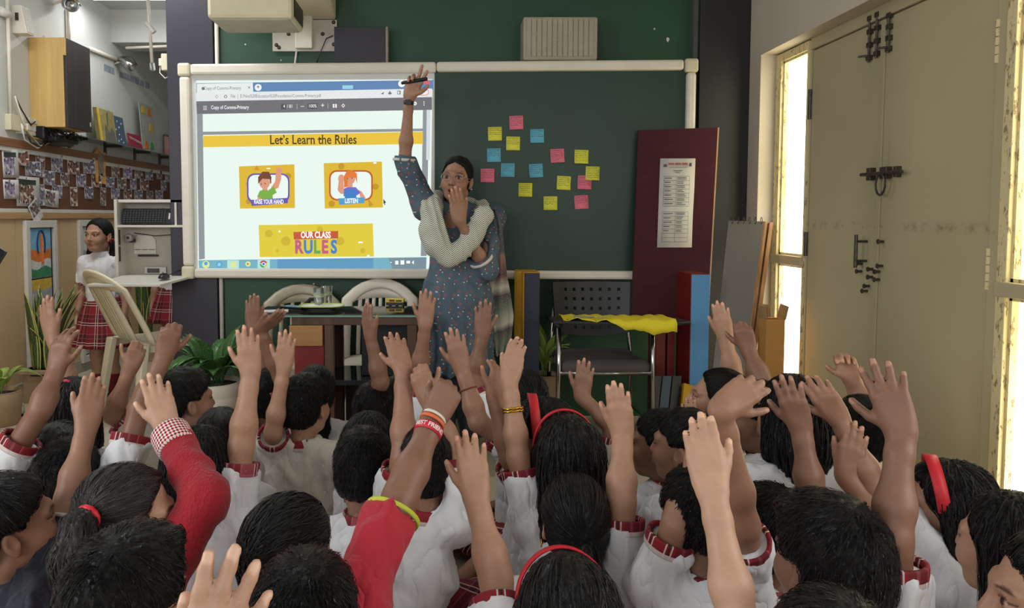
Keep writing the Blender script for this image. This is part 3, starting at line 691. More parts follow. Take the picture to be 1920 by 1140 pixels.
for i in range(3): g.add([onp(.24+i*.19, .048), onp(.40+i*.19, .048), onp(.40+i*.19, .072), onp(.24+i*.19, .072)], [(0, 1, 2, 3)])
g.build('red_heading', mat('red_print', rgb(168, 96, 92), .8), o)

# ---- painted pedestal boxes
def pedestal(px, py, Y, wid, dep, h, mf, ms, label, z0=0):
    p = at(px, py, Y); o = thing('pedestal_box', (p.x, Y, z0), label, 'pedestal', 'painted pedestal boxes')
    MB().box((0, 0, 0), (wid, dep, h)).build('front', mf, o, bev=.003)
    MB().box((-.004, .002, 0), (0, dep-.002, h)).build('side_face', ms, o); MB().box((0, .002, h), (wid, dep, h+.003)).build('top_face', ms, o)
    return o
m_navy = mat('navy_board', rgb(38, 44, 64), .5, var=.08); m_yel = mat('yellow_board', rgb(206, 156, 30), .5, var=.06); m_red = mat('red_board', rgb(120, 28, 28), .5, var=.08); m_blue = mat('sky_blue_board', rgb(92, 158, 214), .5, var=.05)
zt = at(1000, 512, 4.05).z
pedestal(983, 512, 4.05, .085, .22, zt, m_navy, m_yel, 'navy pedestal box with yellow side beside the teacher, the nearer one')
pedestal(971, 510, 4.12, .024, .16, zt-.0, m_yel, m_yel, 'yellow pedestal box squeezed behind the navy one')
lowz = .30
pedestal(1284, 730, 3.94, .125, .27, lowz-.005, mat('dark_crate', rgb(26, 26, 30), .5), m_yel, 'low dark crate under the red and blue pedestal box')
pedestal(1297, 520, 3.95, .098, .235, at(1300, 515, 3.95).z-lowz, m_blue, m_red, 'tall pedestal box, sky blue front and red side, below the maroon board', lowz)
pedestal(1232, 602, 4.12, .05, .16, at(1240, 600, 4.10).z, m_red, m_red, 'narrow red pedestal box under the maroon board, closer to the writing chair')
pedestal(1254, 600, 4.12, .035, .16, at(1240, 600, 4.10).z, m_red, m_red, 'narrow red pedestal box under the maroon board, touching the blue one')
# leaning dark folders beside the crate
for i, (x, m, lab) in enumerate(((1224, m_black, 'black plank leaning on the crate'), (1243, mat('slate_blue_board', rgb(62, 82, 98), .5), 'slate blue plank leaning beside the black one'), (1262, m_black, 'black plank leaning close to the yellow panel'))):
    a = at(x, 705, 3.92); b = at(x-14, 800, 3.80)
    slab('leaning_plank', [a, a+Vector((.046, 0, 0)), Vector((b.x+.046, b.y, .0)), Vector((b.x, b.y, .0))], m, .02, lab, 'plank')
a = at(1283, 718, 3.86); b = at(1272, 770, 3.70)
slab('leaning_plank', [a, at(1309, 726, 3.86), Vector((at(1308, 800, 3.70).x, 3.70, 0)), Vector((b.x, 3.70, 0))], m_yel, .02, 'mustard yellow plank leaning on the crate', 'plank')

# ---- flip boards leaning by the doors
m_grey = mat('grey_board_back', rgb(122, 116, 108), .35, var=.1, scale=2); m_plank = wood('plank_wood', rgb(132, 92, 56), rgb(176, 132, 90), 5, 'Z')
tl, tr = at(1366, 414, 4.16), at(1432, 415, 4.10); bl_, br_ = at(1322, 800, 3.86), at(1375, 800, 3.80)
for p in (bl_, br_): p.z = .0
fb, fn = slab('flip_board', [tl, tr, br_, bl_], m_grey, .016, 'grey flip board leaning in the corner by the window', 'flip board', m_plank)
for k in range(6):
    c = tl+(tr-tl)*((k+.5)/6)-Vector(fb.location); MB().tube([c+Vector((0, .012*math.cos(q)-.008, .018*math.sin(q)+.004)) for q in np.linspace(0, 6.28, 10)[:-1]], .002, 5, True).build('binding_ring', m_steel, fb)
for i, (dx, lab) in enumerate(((.030, 'wooden edged board leaning right behind the grey flip board'), (.062, 'wooden plank leaning against the window frame'))):
    a = tr+Vector((dx, .02, -.005)); b = br_+Vector((dx, .02, 0))
    slab('leaning_board', [a+Vector((-.02, 0, 0)), a, b, b+Vector((-.02, 0, 0))], m_plank, .03, lab, 'board')
# cardboard box with open flaps
m_card = mat('cardboard', rgb(206, 152, 84), .8, var=.06); m_card2 = mat('cardboard_inside', rgb(176, 142, 100), .85)
p = at(1437, 600, 3.88); o = thing('cardboard_box', (p.x, 3.88, 0), 'tall open cardboard box standing in front of the narrow window', 'box')
h_ = p.z; w_ = .098
MB().box((0, 0, 0), (w_, .012, h_)).box((0, .09, 0), (w_, .102, h_)).box((0, .012, 0), (.01, .09, h_)).box((w_-.01, .012, 0), (w_, .09, h_)).box((0, 0, 0), (w_, .1, .01)).build('body', m_card, o)
MB().prism([(0, .1, h_), (w_*.55, .1, h_), (w_*.5, .09, h_+.07), (0, .09, h_+.075)], (0, 1, 0), .004).build('flap', m_card2, o); MB().prism([(w_, 0, h_), (w_, .1, h_), (w_+.015, .095, h_+.075), (w_+.015, 0, h_+.07)], (1, 0, 0), .004).build('flap', m_card2, o); MB().prism([(0, 0, h_), (0, .1, h_), (-.006, .095, h_+.07), (-.006, .01, h_+.07)], (1, 0, 0), .004).build('flap', m_card2, o)
# ================================================================== furniture
m_plastic = mat('cream_plastic', rgb(222, 212, 184), .38, var=.05, scale=5)
m_plasticw = mat('white_plastic', rgb(214, 208, 192), .38, var=.05, scale=5)
def mono_chair(loc, rz, label, m, slats=7, w=.46, d=.42, seat=.43, top=.86, lean=.13, arms=False, splat=False):
    """moulded plastic chair; it faces its own -Y"""
    o = thing('plastic_chair', loc, label, 'chair', None, rz)
    rows = []
    for j in range(9):
        v = j/8; rows.append([Vector((w*(-.5+i/8)*(1-.06*v), -d/2+d*v, seat+.012*math.cos((i/8-.5)*3)-.02*math.sin(v*2.6)-.03*(1-min(1, v*6))**2)) for i in range(9)])
    MB().grid(rows).build('seat', m, o, thick=.012, smooth=True, sub=1)
    def bk(a, q): # a: across -1..1, q: 0..1 up
        wide = w*.5*(1-.12*q**3); return Vector((a*wide, d/2-.01+lean*q+.05*(a*a-1)*-.0-.045*a*a, seat-.01+(top-seat)*q))
    arch = []
    for q in np.linspace(0, .78, 8): arch.append(bk(-1, q))
    for a in np.linspace(150, 30, 9): r = math.radians(a); arch.append(bk(math.cos(r)/math.cos(math.radians(30))*.93, .80+.20*(math.sin(r)-.5)/.5))
    for q in np.linspace(.78, 0, 8): arch.append(bk(1, q))
    MB().tube(arch, .034, 8, flat=.42, up=(0, 1, 0)).build('back_frame', m, o, smooth=True)
    rows = [[bk(a, q)+Vector((0, -.004, 0)) for a in np.linspace(-.82, .82, 11)] for q in (.62+.2, .92)] if not splat else [[bk(a, q) for a in np.linspace(-.8, .8, 9)] for q in (.86, .93)]
    rows = [[bk(a, qq-(.10*a*a if qq > .85 else .06*a*a)) for a in np.linspace(-.95, .95, 13)] for qq in (.80, .88, .96)]
    MB().grid(rows).build('top_band', m, o, thick=.014, smooth=True)
    n = 3 if splat else slats
    for i in range(n):
        a = (-.62+1.24*i/(n-1)) if not splat else (-.3+.3*i)
        hw = .055 if not splat else .20
        MB().grid([[bk(a+e*hw, q) for e in (-1, 0, 1)] for q in np.linspace(.03, .84, 6)]).build('back_slat', m, o, thick=.010, smooth=True)
    for sx in (-1, 1):
        for sy, ty in ((-1, -.05), (1, .10)):
            a = Vector((sx*(w/2-.03), sy*(d/2-.03), seat-.01)); b = Vector((sx*(w/2+.015), sy*(d/2-.02)+ty*.6, 0))
            MB().prism([a+Vector((-.036, 0, 0)), a+Vector((.036, 0, 0)), b+Vector((.024, 0, 0)), b+Vector((-.024, 0, 0))], (0, 1, 0), .04).build('leg', m, o, bev=.006)
    MB().box((-w/2+.02, -d/2-.0, seat-.065), (w/2-.02, -d/2+.016, seat-.012)).build('front_apron', m, o, bev=.006)
    for sx in (-1, 1): MB().box((sx*(w/2-.016)-.008, -d/2+.02, seat-.06), (sx*(w/2-.016)+.008, d/2-.02, seat-.012)).build('side_apron', m, o, bev=.005)
    if arms:
        for sx in (-1, 1):
            MB().tube([bk(sx*1.0, .50)+Vector((sx*.01, 0, 0)), Vector((sx*(w/2+.03), .05, seat+.20)), Vector((sx*(w/2+.035), -d/2+.06, seat+.20)), Vector((sx*(w/2+.02), -d/2+.0, seat+.14)), Vector((sx*(w/2), -d/2+.02, seat-.03))], .026, 8, flat=.5).build('armrest', m, o, smooth=True)
    return o
# chair behind the table (faces the class), its neighbour with the bag, the cream chair by the cabinet
p = at(708, 600, 4.16); mono_chair((p.x, 4.10, 0), 0, 'white plastic chair with slatted back behind the glass table', m_plasticw, 7, .40, .38, .42, .835, .10, False)
p = at(566, 600, 4.2); mono_chair((p.x, 4.14, 0), .12, 'grey-cream plastic chair with a dark bag on it, near the potted plant', mat('grey_cream_plastic', rgb(168, 158, 136), .4), 5, .40, .38, .42, .80, .08, False)
p = at(285, 640, 4.52); mono_chair((p.x+.05, 4.56, 0), math.radians(138), 'cream plastic chair seen from behind below the keyboard cabinet', m_plastic, 5, .47, .46, .49, .90, .20, False, True)
# dark bag hung on the grey chair
p = at(600, 575, 4.28); o = thing('bag', (p.x-.02, 4.20, .435), 'dark cloth bag hanging on the grey-cream chair behind the glasses', 'bag'); m_bag = mat('dark_cloth', rgb(34, 30, 36), .85, var=.2, scale=20, bump=.3)
g = Fld((-.14, -.06, 0), (.14, .06, .26), .012); g.cone((-.06, 0, .06), (.06, 0, .06), .055, .055); g.cone((0, 0, .08), (0, 0, .2), .075, .04, .03); g.half((0, 0, .01), (0, 0, -1), .01); V, F = g.mesh(); link('bag_body', mesh_np('bag_body', V, F, m_bag), o)
MB().tube([(-.06, 0, .2), (-.055, 0, .28), (-.02, 0, .315), (.02, 0, .315), (.055, 0, .28), (.06, 0, .2)], .011, 8).build('bag_handle', m_bag, o, smooth=True)

# ---- teacher's table with black glass top
TZ = .745; fa = at_z(536, 592, TZ); fg = at_z(462, 594, TZ); fb_ = at_z(772, 590, TZ); TY = (fa.y+fb_.y)/2; TX0, TX1 = fa.x, fb_.x+.05
m_glass = NT('black_glass'); m_glass.color((.012, .014, .016, 1)); m_glass.set(Roughness=.06); m_glass = m_glass.m
m_tglass = NT('green_glass_edge'); m_tglass.color(rgb(120, 165, 150)); m_tglass.set(Roughness=.1); m_tglass = m_tglass.m
m_walnut = wood('table_wood', rgb(62, 44, 32), rgb(92, 66, 46), 5, 'Z')
o = thing('glass_table', ((TX0+TX1)/2, TY, 0), 'teacher\'s wooden table with black glass top, plate and glasses on it', 'table'); tw = (TX1-TX0)/2
tl_ = tw+(TX0-fg.x); MB().box((-tl_, 0, TZ-.008), (tw, .36, TZ)).build('glass_top', m_glass, o, bev=.002); MB().box((-tl_, -.003, TZ-.009), (tw, 0, TZ-.001)).build('glass_edge', m_tglass, o)
MB().box((-tw+.02, .01, TZ-.05), (tw-.02, .35, TZ-.0085)).build('table_frame', m_walnut, o, bev=.003)
lx = at_z(675+0, 590, TZ).x
for x in (-tw+.20, tw-.05):
    for y in (.03, .36): MB().box((x-.022, y-.022, 0), (x+.022, y+.022, TZ-.05)).build('leg', m_walnut, o, bev=.003)
MB().box((-tw+.14, .02, .40), (tw-.03, .38, .425)).build('lower_shelf', m_glass, o, bev=.002)
MB().box((-tw+.03, .02, .12), (-tw+.175, .38, TZ-.05)).build('side_cupboard', m_red, o, bev=.003); MB().box((-tw+.01, .0, TZ-.15), (-tw+.17, .02, TZ-.05)).build('drawer_front', wood('drawer_wood', rgb(150, 108, 62), rgb(176, 132, 82), 5, 'X'), o, bev=.003)
MB().box((-tw+.24, .30, .03), (tw-.06, .38, .39)).build('back_panel', m_black, o); MB().box((.02, .12, .427), (tw-.08, .36, TZ-.06)).build('dark_drawer_unit', m_black, o, bev=.003)
MB().box((.08, .112, .50), (.15, .12, .508)).build('drawer_handle', m_chrome, o)
def tz(px, py, dz=0): q = at_z(px, py, TZ); q.z += dz; return q
# plate and two glasses
q = tz(603, 580); o = thing('plate', q, 'white square-rimmed plate carrying two glasses of pale drink', 'plate')
m_plate = mat('white_china', rgb(216, 220, 208), .2, var=.03)
def sq(r, z, n=32): return [Vector((r*math.copysign(abs(math.cos(a))**.6, math.cos(a)), r*.72*math.copysign(abs(math.sin(a))**.6, math.sin(a)), z)) for a in np.linspace(0, 2*math.pi, n+1)]
MB().grid([sq(.0005, .004), sq(.06, .004), sq(.075, .008), sq(.112, .020), sq(.114, .021), sq(.075, .004), sq(.06, .0), sq(.0005, .0)]).build('dish', m_plate, o, smooth=True)
MB().tube(sq(.112, .0205)[:-1], .003, 6, True).build('coloured_rim', mat('lime_rim', rgb(176, 190, 84), .4), o, smooth=True)
m_clear = NT('clear_glass'); m_clear.set(Roughness=.03); m_clear.b.inputs['Transmission Weight'].default_value = .92; m_clear.color((.93, .96, .95, 1)); m_clear = m_clear.m
m_drink = mat('cloudy_lemonade', rgb(206, 216, 170), .3, var=.04)
for i, (x, y, lab) in enumerate(((598, 576, 'glass of cloudy lemonade on the plate, the nearer one'), (613, 572, 'glass of cloudy lemonade on the plate, behind the other'))):
    q = tz(x, y, .0065); o = thing('drinking_glass', q, lab, 'glass', 'glasses of lemonade')
    MB().lathe([(.024, 0), (.031, .095), (.0295, .095), (.0228, .004), (0, .004)], seg=20, cap=False).build('tumbler', m_clear, o, smooth=True)
    MB().lathe([(.0225, .005), (.0272, .062), (0.0005, .062)], seg=20).build('drink', m_drink, o, smooth=True)
# chalk box, phone, keys
q = tz(741, 572); o = thing('chalk_box', (q.x, q.y, TZ), 'small yellow cardboard chalk box on the glass table beside the teacher', 'box', None, -.06)
MB().box((-.047, -.02, .0), (.047, .02, .026)).build('carton', mat('dark_carton', rgb(44, 36, 40), .5), o, bev=.002)
MB().box((-.048, -.021, .016), (.048, .021, .036)).build('yellow_lid', mat('yellow_carton', rgb(208, 190, 64), .5), o, bev=.002)
MB().box((-.03, -.0218, .020), (.0, -.021, .031)).build('red_label', m_red, o); MB().box((.006, -.0218, .021), (.038, -.021, .028)).build('dark_label', m_bag, o)
q = tz(553, 577); o = thing('smartphone', (q.x, q.y, TZ), 'phone lying on the glass table in front of the plate', 'phone', None, -.5)
MB().box((-.07, -.035, 0), (.07, .035, .008)).build('phone_body', m_black, o, bev=.002); MB().box((-.062, -.03, .008), (.062, .03, .0086)).build('phone_screen', mat('blue_screen', rgb(110, 160, 180), .2), o)
q = tz(470, 590); o = thing('paper_stack', (tz(545, 586).x-.12, tz(545, 586).y+.03, TZ), 'white sheet lying at the end of the glass table', 'paper', None, .2)
MB().box((-.08, -.02, 0), (.10, .06, .003)).build('sheet', m_paper, o)

# ---- office chair with writing tablet
cx = at(1118, 700, 4.1).x; o = thing('writing_chair', (cx, 4.06, 0), 'black mesh-backed writing chair with chrome legs and folded tablet', 'chair')
m_seat = mat('grey_upholstery', rgb(82, 76, 76), .8, var=.08, bump=.2, bscale=200); m_blk = mat('black_moulded_plastic', rgb(36, 36, 38), .45, var=.1)
SZ = .445
g = Fld((-.28, -.27, .38), (.28, .27, .50), .012); g.cone((-.2, -.17, SZ-.02), (.2, -.17, SZ-.02), .04, .04, .03); g.cone((-.19, .16, SZ-.02), (.19, .16, SZ-.02), .04, .04, .03); g.ell((0, 0, SZ-.018), (.25, .22, .042), k=.03); V, F = g.mesh()
link('seat', mesh_np('seat', V, F, m_seat), o)
# backrest: a plate with slots
nx, nz = 26, 17; hw, z0, z1 = .225, .56, .84
def bp(a, q): return Vector((a*hw*(1-.06*(1-q)), .235+.05*(q-.4)-.05*a*a, z0+(z1-z0)*q-.03*(1-q)*(1-a*a)*1.0))
verts = [[bp(-1+2*i/nx, k/nz) for i in range(nx+1)] for k in range(nz+1)]
flat_ = [p for r in verts for p in r]; fs = []
for k in range(nz):
    for i in range(nx):
        if k % 3 == 2 and 3 < k < nz-1 and i % 3 == 1 and 2 <= i < nx-2: continue
        if k % 3 == 2 and k <= 3 and 6 < i < nx-6 and i % 3 == 1: continue
        b = k*(nx+1)+i; fs.append((b, b+1, b+nx+2, b+nx+1))
MB().add(flat_, fs).build('backrest', m_blk, o, thick=.012)
for sx in (-1, 1):
    MB().tube([(sx*.255, -.22, 0), (sx*.245, -.20, SZ-.03), (sx*.245, -.19, .64)], .0125, 10).build('front_leg', m_chrome, o, smooth=True)
    MB().tube([(sx*.24, .25, 0), (sx*.235, .22, SZ-.03), (sx*.215, .245, .62), (sx*.2, .265, .74)], .0125, 10).build('rear_leg', m_chrome, o, smooth=True)
    MB().tube([(sx*.245, -.20, .65), (sx*.25, -.05, .655), (sx*.245, .2, .64)], .02, 8, flat=.6).build('armrest', m_blk, o, smooth=True)
    MB().tube([(sx*.25, -.2, .12), (sx*.24, .24, .12)], .009, 8).build('stretcher', m_chrome, o, smooth=True)
MB().tube([(-.245, -.2, SZ-.045), (.245, -.2, SZ-.045)], .011, 8).build('seat_bar', m_chrome, o, smooth=True); MB().tube([(-.24, .22, SZ-.045), (.24, .22, SZ-.045)], .011, 8).build('seat_bar', m_chrome, o, smooth=True)
zt_ = .672
MB().prism([(-.29, -.30, zt_), (.30, -.34, zt_-.005), (.42, -.27, zt_-.005), (.38, -.16, zt_), (.05, -.10, zt_), (-.29, -.13, zt_)], (0, 0, 1), .016).build('writing_tablet', m_blk, o, bev=.005)
# yellow cloth on the tablet, and a pen
o2 = thing('yellow_cloth', (cx, 3.85, zt_+.016), 'crumpled yellow cloth lying over the writing tablet of the black chair', 'cloth'); rows = []
for j in range(9):
    v = j/8; r = []
    for i in range(25):
        u = i/24; x = -.235+.555*u; y = .10-.27*v*(.66+.5*u)+.015*math.sin(u*7); z = .006+.006*math.sin(u*23+v*5)*(.3+v)+.004*math.sin(u*51+2)
        over = max(0, -.115-y+ -.03*u+.03); y2 = max(y, -.104-.045*u)
        if y < y2: z -= (y2-y)*1.0+.004
        r.append(Vector((x, y2-.04*0, z)))
    rows.append(r)
MB().grid(rows).build('cloth_sheet', mat('yellow_fabric', rgb(232, 214, 40), .75, var=.05, bump=.1), o2, thick=.003, smooth=True)
o2 = thing('pen', (cx-.11, 3.80, zt_+.030), 'grey pen lying on the yellow cloth', 'pen'); MB().tube([(-.07, 0, .002), (.03, .0, .0)], .0045, 8).build('barrel', mat('grey_pen', rgb(140, 140, 150), .3), o2, smooth=True); MB().tube([(.03, 0, 0), (.10, .0, -.001)], .002, 8).build('refill', m_chrome, o2, smooth=True)

# ================================================================== keyboard cabinet beside the screen
CB = 4.45; c0 = at(217, 530, CB); c1 = at(358, 372, CB); zc0, zc1 = at(217, 522, CB).z, at(217, 374, CB).z; W = c1.x-c0.x
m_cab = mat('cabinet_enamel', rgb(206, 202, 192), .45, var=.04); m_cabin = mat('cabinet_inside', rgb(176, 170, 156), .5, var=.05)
o = thing('keyboard_cabinet', (c0.x, CB, zc0), 'open grey metal cabinet with keyboard tray hung beside the screen', 'cabinet'); H = zc1-zc0
MB().box((0, .0, 0), (.018, .14, H)).build('side_panel', m_cab, o, bev=.002); MB().box((W-.012, 0, 0), (W, .14, H)).build('side_panel', m_cab, o, bev=.002)
MB().box((.018, .02, H-.018), (W-.012, .14, H)).build('top_panel', m_cab, o, bev=.002); MB().box((.018, .0, 0), (W-.012, .14, .014)).build('bottom_panel', m_cab, o, bev=.002)
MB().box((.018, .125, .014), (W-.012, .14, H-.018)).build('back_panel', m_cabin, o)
zs = at(280, 422, CB).z-zc0
MB().box((.018, .0, zs-.014), (W-.012, .125, zs)).build('shelf', m_cab, o, bev=.002); xd = at(328, 400, CB).x-c0.x
MB().box((xd-.006, .01, zs), (xd+.006, .125, H-.018)).build('divider', m_cab, o)
MB().prism([(-.03, -.30, -.022), (W-.08, -.30, -.022), (W+.0, .0, .002), (.04, .0, .002)], (0, 0, 1), .014).build('drop_shelf', m_cab, o, bev=.002)
for x in (at(259, 465, CB).x-c0.x, at(334, 465, CB).x-c0.x):
    MB().prism([(x-.075, .118, .14), (x+.06, .118, .14), (x+.06, .118, .225), (x+.035, .118, .255), (x-.05, .118, .255), (x-.075, .118, .23)], (0, 1, 0), .006).build('vent_cover', m_cab, o, bev=.002)
    for k in range(3): MB().box((x-.068+k*.044, .114, .165), (x-.034+k*.044, .118, .168)).build('vent_slot', m_black, o)
    MB().box((x-.05, .115, .125), (x+.075, .122, .136)).build('vent_grille', m_black, o)
x = at(273, 505, CB).x-c0.x; MB().box((x-.05, .112, .02), (x+.08, .118, .06)).build('sticker', m_paper, o); MB().box((x-.035, .11, .025), (x+.04, .112, .052)).build('sticker_print', m_print, o)
for z in (.1, .2): MB().box((.019, .01, z), (.022, .03, z+.09)).build('lock_plate', m_steel, o)
MB().tube([(W*.55+.1, .11, zs-.02), (W*.80, .10, .2), (W*.78, .06, .10), (W*.83, .02, .05), (W*.72, -.06, .02)], .0025, 6).build('mouse_cord', m_black, o, smooth=True)
MB().tube([(.07, .11, .27), (.2, .10, .252), (.35, .10, .262), (W-.02, .1, .30)], .0025, 6).build('device_cord', m_black, o, smooth=True)
# things in it
kx0, kx1 = at(222, 400, CB).x, at(326, 400, CB).x
k = thing('keyboard', ((kx0+kx1)/2, CB+.03, zc0+zs+.002), 'black computer keyboard standing tilted in the open cabinet', 'keyboard'); kw = (kx1-kx0)/2-.008; kh = at(270, 391, CB).z-(zc0+zs)-.0
KM = Matrix.Translation((0, .0, .0)) @ Matrix.Rotation(math.radians(72), 4, 'X')
MB().box((-kw, 0, 0), (kw, kh, .014), KM).build('case', m_black, k, bev=.003); m_key = mat('key_cap', rgb(40, 40, 44), .4); keym = None
for r_ in range(6):
    for c_ in range(15):
        x = -kw+.012+c_*(kw*2-.06)/15; y = .008+r_*(kh-.016)/6
        if keym is None: keym = MB().box((0, 0, .014), ((kw*2-.06)/15-.004, (kh-.016)/6-.004, .019), KM).mesh('key', m_key)
        ko = link('key', keym, k); ko.location = KM @ Vector((x, y, 0))
MB().box((kw-.035, .03, .014), (kw-.025, kh*.7, .0152), KM).build('maker_label', m_paper, k)
x = at(341, 400, CB).x; k = thing('keypad_remote', (x+.005, CB+.04, zc0+zs+.002), 'dark remote control with two red keys in the open cabinet', 'remote control')
RM = Matrix.Rotation(math.radians(75), 4, 'X'); MB().box((-.038, 0, 0), (.035, .145, .014), RM).build('case', mat('charcoal_plastic', rgb(58, 60, 64), .4), k, bev=.004)
for r_ in range(6):
    for c_ in range(3): MB().box((-.032+c_*.022, .012+r_*.021, .014), (-.016+c_*.022, .026+r_*.021, .018), RM).build('button', emit('red_key_light', rgb(220, 50, 50), .8) if r_ == 5 and c_ < 2 else mat('grey_button', rgb(104, 104, 108), .4), k, bev=.002)
x = at(305, 518, 4.28); k = thing('computer_mouse', (x.x, 4.30, zc0+.012), 'black computer mouse on the drop shelf of the cabinet', 'mouse')
g = Fld((-.04, -.06, 0), (.04, .06, .04), .004); g.ell((0, 0, .0), (.03, .048, .032), k=0); g.half((0, 0, .001), (0, 0, -1)); V, F = g.mesh(); link('shell', mesh_np('shell', V, F, m_black), k); MB().tube([(0, -.028, .028), (0, -.012, .034)], .004, 8).build('scroll_wheel', m_steel, k)
x = at(236, 446, CB); k = thing('webcam', (x.x, CB+.06, x.z-.03), 'small round silver webcam inside the cabinet', 'webcam'); MB().lathe([(.0, .0), (.022, 0), (.026, .02), (.018, .03), (.010, .03)], frame((0, 0, .03), (1, 0, 0), (0, 0, 1), (0, -1, 0)), 16).build('housing', mat('silver_plastic', rgb(150, 146, 140), .35, .3), k, smooth=True); MB().lathe([(.009, 0), (.009, .004), (0, .005)], frame((0, -.03, .03), (1, 0, 0), (0, 0, 1), (0, -1, 0)), 12).build('lens', m_black, k); MB().box((-.01, .0, -.0), (.01, .06, .02)).build('clip', m_black, k)

# ================================================================== plants
t = NT('snake_plant_leaf'); a = t.attr('uvw'); sep = t.new('ShaderNodeSeparateXYZ'); t.link(a.outputs['Vector'], sep.inputs[0])
edge = t.math('GREATER_THAN', t.math('ABSOLUTE', sep.outputs[0]), .78); nz_ = t.noise(t.mapping(a.outputs['Vector'], (.8, 9, 1)), 3, 3)
t.color(t.mix(edge, t.ramp(nz_.outputs[0], [(.42, rgb(38, 62, 34)), (.58, rgb(96, 122, 78))]), rgb(196, 190, 104))); t.set(Roughness=.4); m_snake = t.m
t = NT('glossy_green_leaf'); a = t.attr('uvw'); n1 = t.noise(t.mapping(a.outputs['Vector'], (6, 2, 1)), 2, 3); t.color(t.ramp(n1.outputs[0], [(.4, rgb(40, 78, 40)), (.62, rgb(86, 128, 68)), (.75, rgb(150, 176, 130))])); t.set(Roughness=.32); m_leaf = t.m
m_leafp = mat('pale_green_leaf', rgb(150, 176, 84), .45, var=.18, scale=14)
def leaf(par, base, az, L, wd, bend, m, fold=.25, straight=False, n=9):
    g = []; uv = []; d = Vector((math.cos(az), math.sin(az), 0)); sd = Vector((-math.sin(az), math.cos(az), 0))
    for i in range(n+1):
        q = i/n
        if straight: w_ = wd*min(1, .55+q*1.2)*(1-q**3.2)**.8; out = L*(bend*q*q); up = L*q*(1-.15*bend*q)
        else: w_ = wd*max(0, math.sin(math.pi*max(0, (q-.30)/.70)**.8)) if q > .30 else wd*.06; ang = bend*q**1.4; out = L*(q*math.sin(min(ang, 2.4)*.75)); up = L*(q*math.cos(min(ang, 2.4)))
        c = Vector(base)+d*out+Vector((0, 0, up)); w_ = max(w_, .0012)
        tw = .35*math.sin(az*3)*q if straight else 0
        s2 = (sd*math.cos(tw)+d*math.sin(tw))
        g.append([c-s2*w_+Vector((0, 0, fold*w_)), c, c+s2*w_+Vector((0, 0, fold*w_))]); uv += [(-1, q*5+az, 0), (0, q*5+az, 0), (1, q*5+az, 0)]
    o = MB().grid(g).build('leaf', m, par, smooth=True, thick=.0025); add_attr(o.data, 'uvw', np.array(uv), 'FLOAT_VECTOR'); return o
def pot(par, r0, r1, h, m, sq_=False, ribs=0):
    if sq_: MB().prism([(-r0, -r0, 0), (r0, -r0, 0), (r0, r0, 0), (-r0, r0, 0)], (0, 0, 1), h).box((-r1, -r1, h-.03), (r1, r1, h)).build('pot', m, par, bev=.006)
    else:
        prof = [(r0*.2, 0), (r0, 0)]; k = max(1, ribs)
        for i in range(k):
            z = h*(i+1)/k; r = r0+(r1-r0)*(i+1)/k; prof += [(r, z-.008), (r-.003, z-.004), (r, z)]
        prof += [(r1-.012, h), (r1-.015, h-.03), (0.001, h-.03)]
        MB().lathe(prof, seg=28, cap=False).build('pot', m, par, smooth=True)
    MB().lathe([(.001, h-.025), (r1*.93, h-.025), (r1*.93, h-.04)], seg=16, cap=False).build('soil', mat('soil', rgb(52, 42, 34), .95, bump=.5), par)
rn = random.Random(3)
def snake(loc, n, L0, L1, rad, label, m_pot, h=.22, squared=True):
    o = thing('snake_plant', loc, label, 'plant'); pot(o, .10, .12, h, m_pot, squared)
    for i in range(n):
        az = rn.uniform(0, 6.28); r = rn.uniform(0, rad)
        leaf(o, (r*math.cos(az), r*math.sin(az), h-.03), az, rn.uniform(L0, L1), rn.uniform(.030, .046), rn.uniform(.03, .40)*(.4 if math.cos(az) < -.1 else 1.15), m_snake, .15, True)
    return o
m_pot1 = mat('tan_pot', rgb(168, 142, 112), .6)
q = at(62, 748, 4.93); snake((max(q.x, XL+.16)+.05, 4.9, 0), 40, .32, .60, .08, 'large snake plant with striped pointed leaves below the flag painting', m_pot1)
q = at(275, 650, 6.3); snake((q.x, 6.3, 0), 18, .5, .80, .06, 'snake plant standing in the passage behind the cream chair', m_pot1, .2)
q = at(395, 770, 4.0); o = thing('potted_plant', (at(400, 700, 3.95).x, 3.95, .0), 'leafy green plant in a white ribbed pot under the screen', 'plant'); hp = at(400, 714, 3.95).z
pot(o, .115, .15, hp, m_frame, False, 5)
for i in range(40):
    az = rn.uniform(0, 6.28); leaf(o, (.05*math.cos(az), .05*math.sin(az), hp-.03), az, rn.uniform(.20, .37), rn.uniform(.034, .052), rn.uniform(.30, 1.8), m_leaf, .2)
q = at(-10, 740, 4.5); o = thing('leafy_plant', (at(-6, 740, 4.32).x+.02, 4.32, 0), 'pale broad-leaved plant cut by the picture edge beside the snake plant', 'plant'); pot(o, .10, .12, .2, m_pot1)
for i in range(14): az = rn.uniform(0, 6.28); leaf(o, (.03*math.cos(az), .03*math.sin(az), .18), az, rn.uniform(.16, .28), rn.uniform(.04, .055), rn.uniform(.5, 1.9), m_leafp, .2)
q = at(1025, 590, 4.3); o = thing('leafy_plant', (q.x+.0, 4.32, 0), 'green leafy plant half hidden between the navy box and the writing chair', 'plant'); pot(o, .07, .09, .3, m_pot1)
for i in range(14): az = rn.uniform(0, 6.28); leaf(o, (.02*math.cos(az), .02*math.sin(az), .28), az, rn.uniform(.2, .36), rn.uniform(.025, .04), rn.uniform(.2, 1.0), m_leafp, .2)
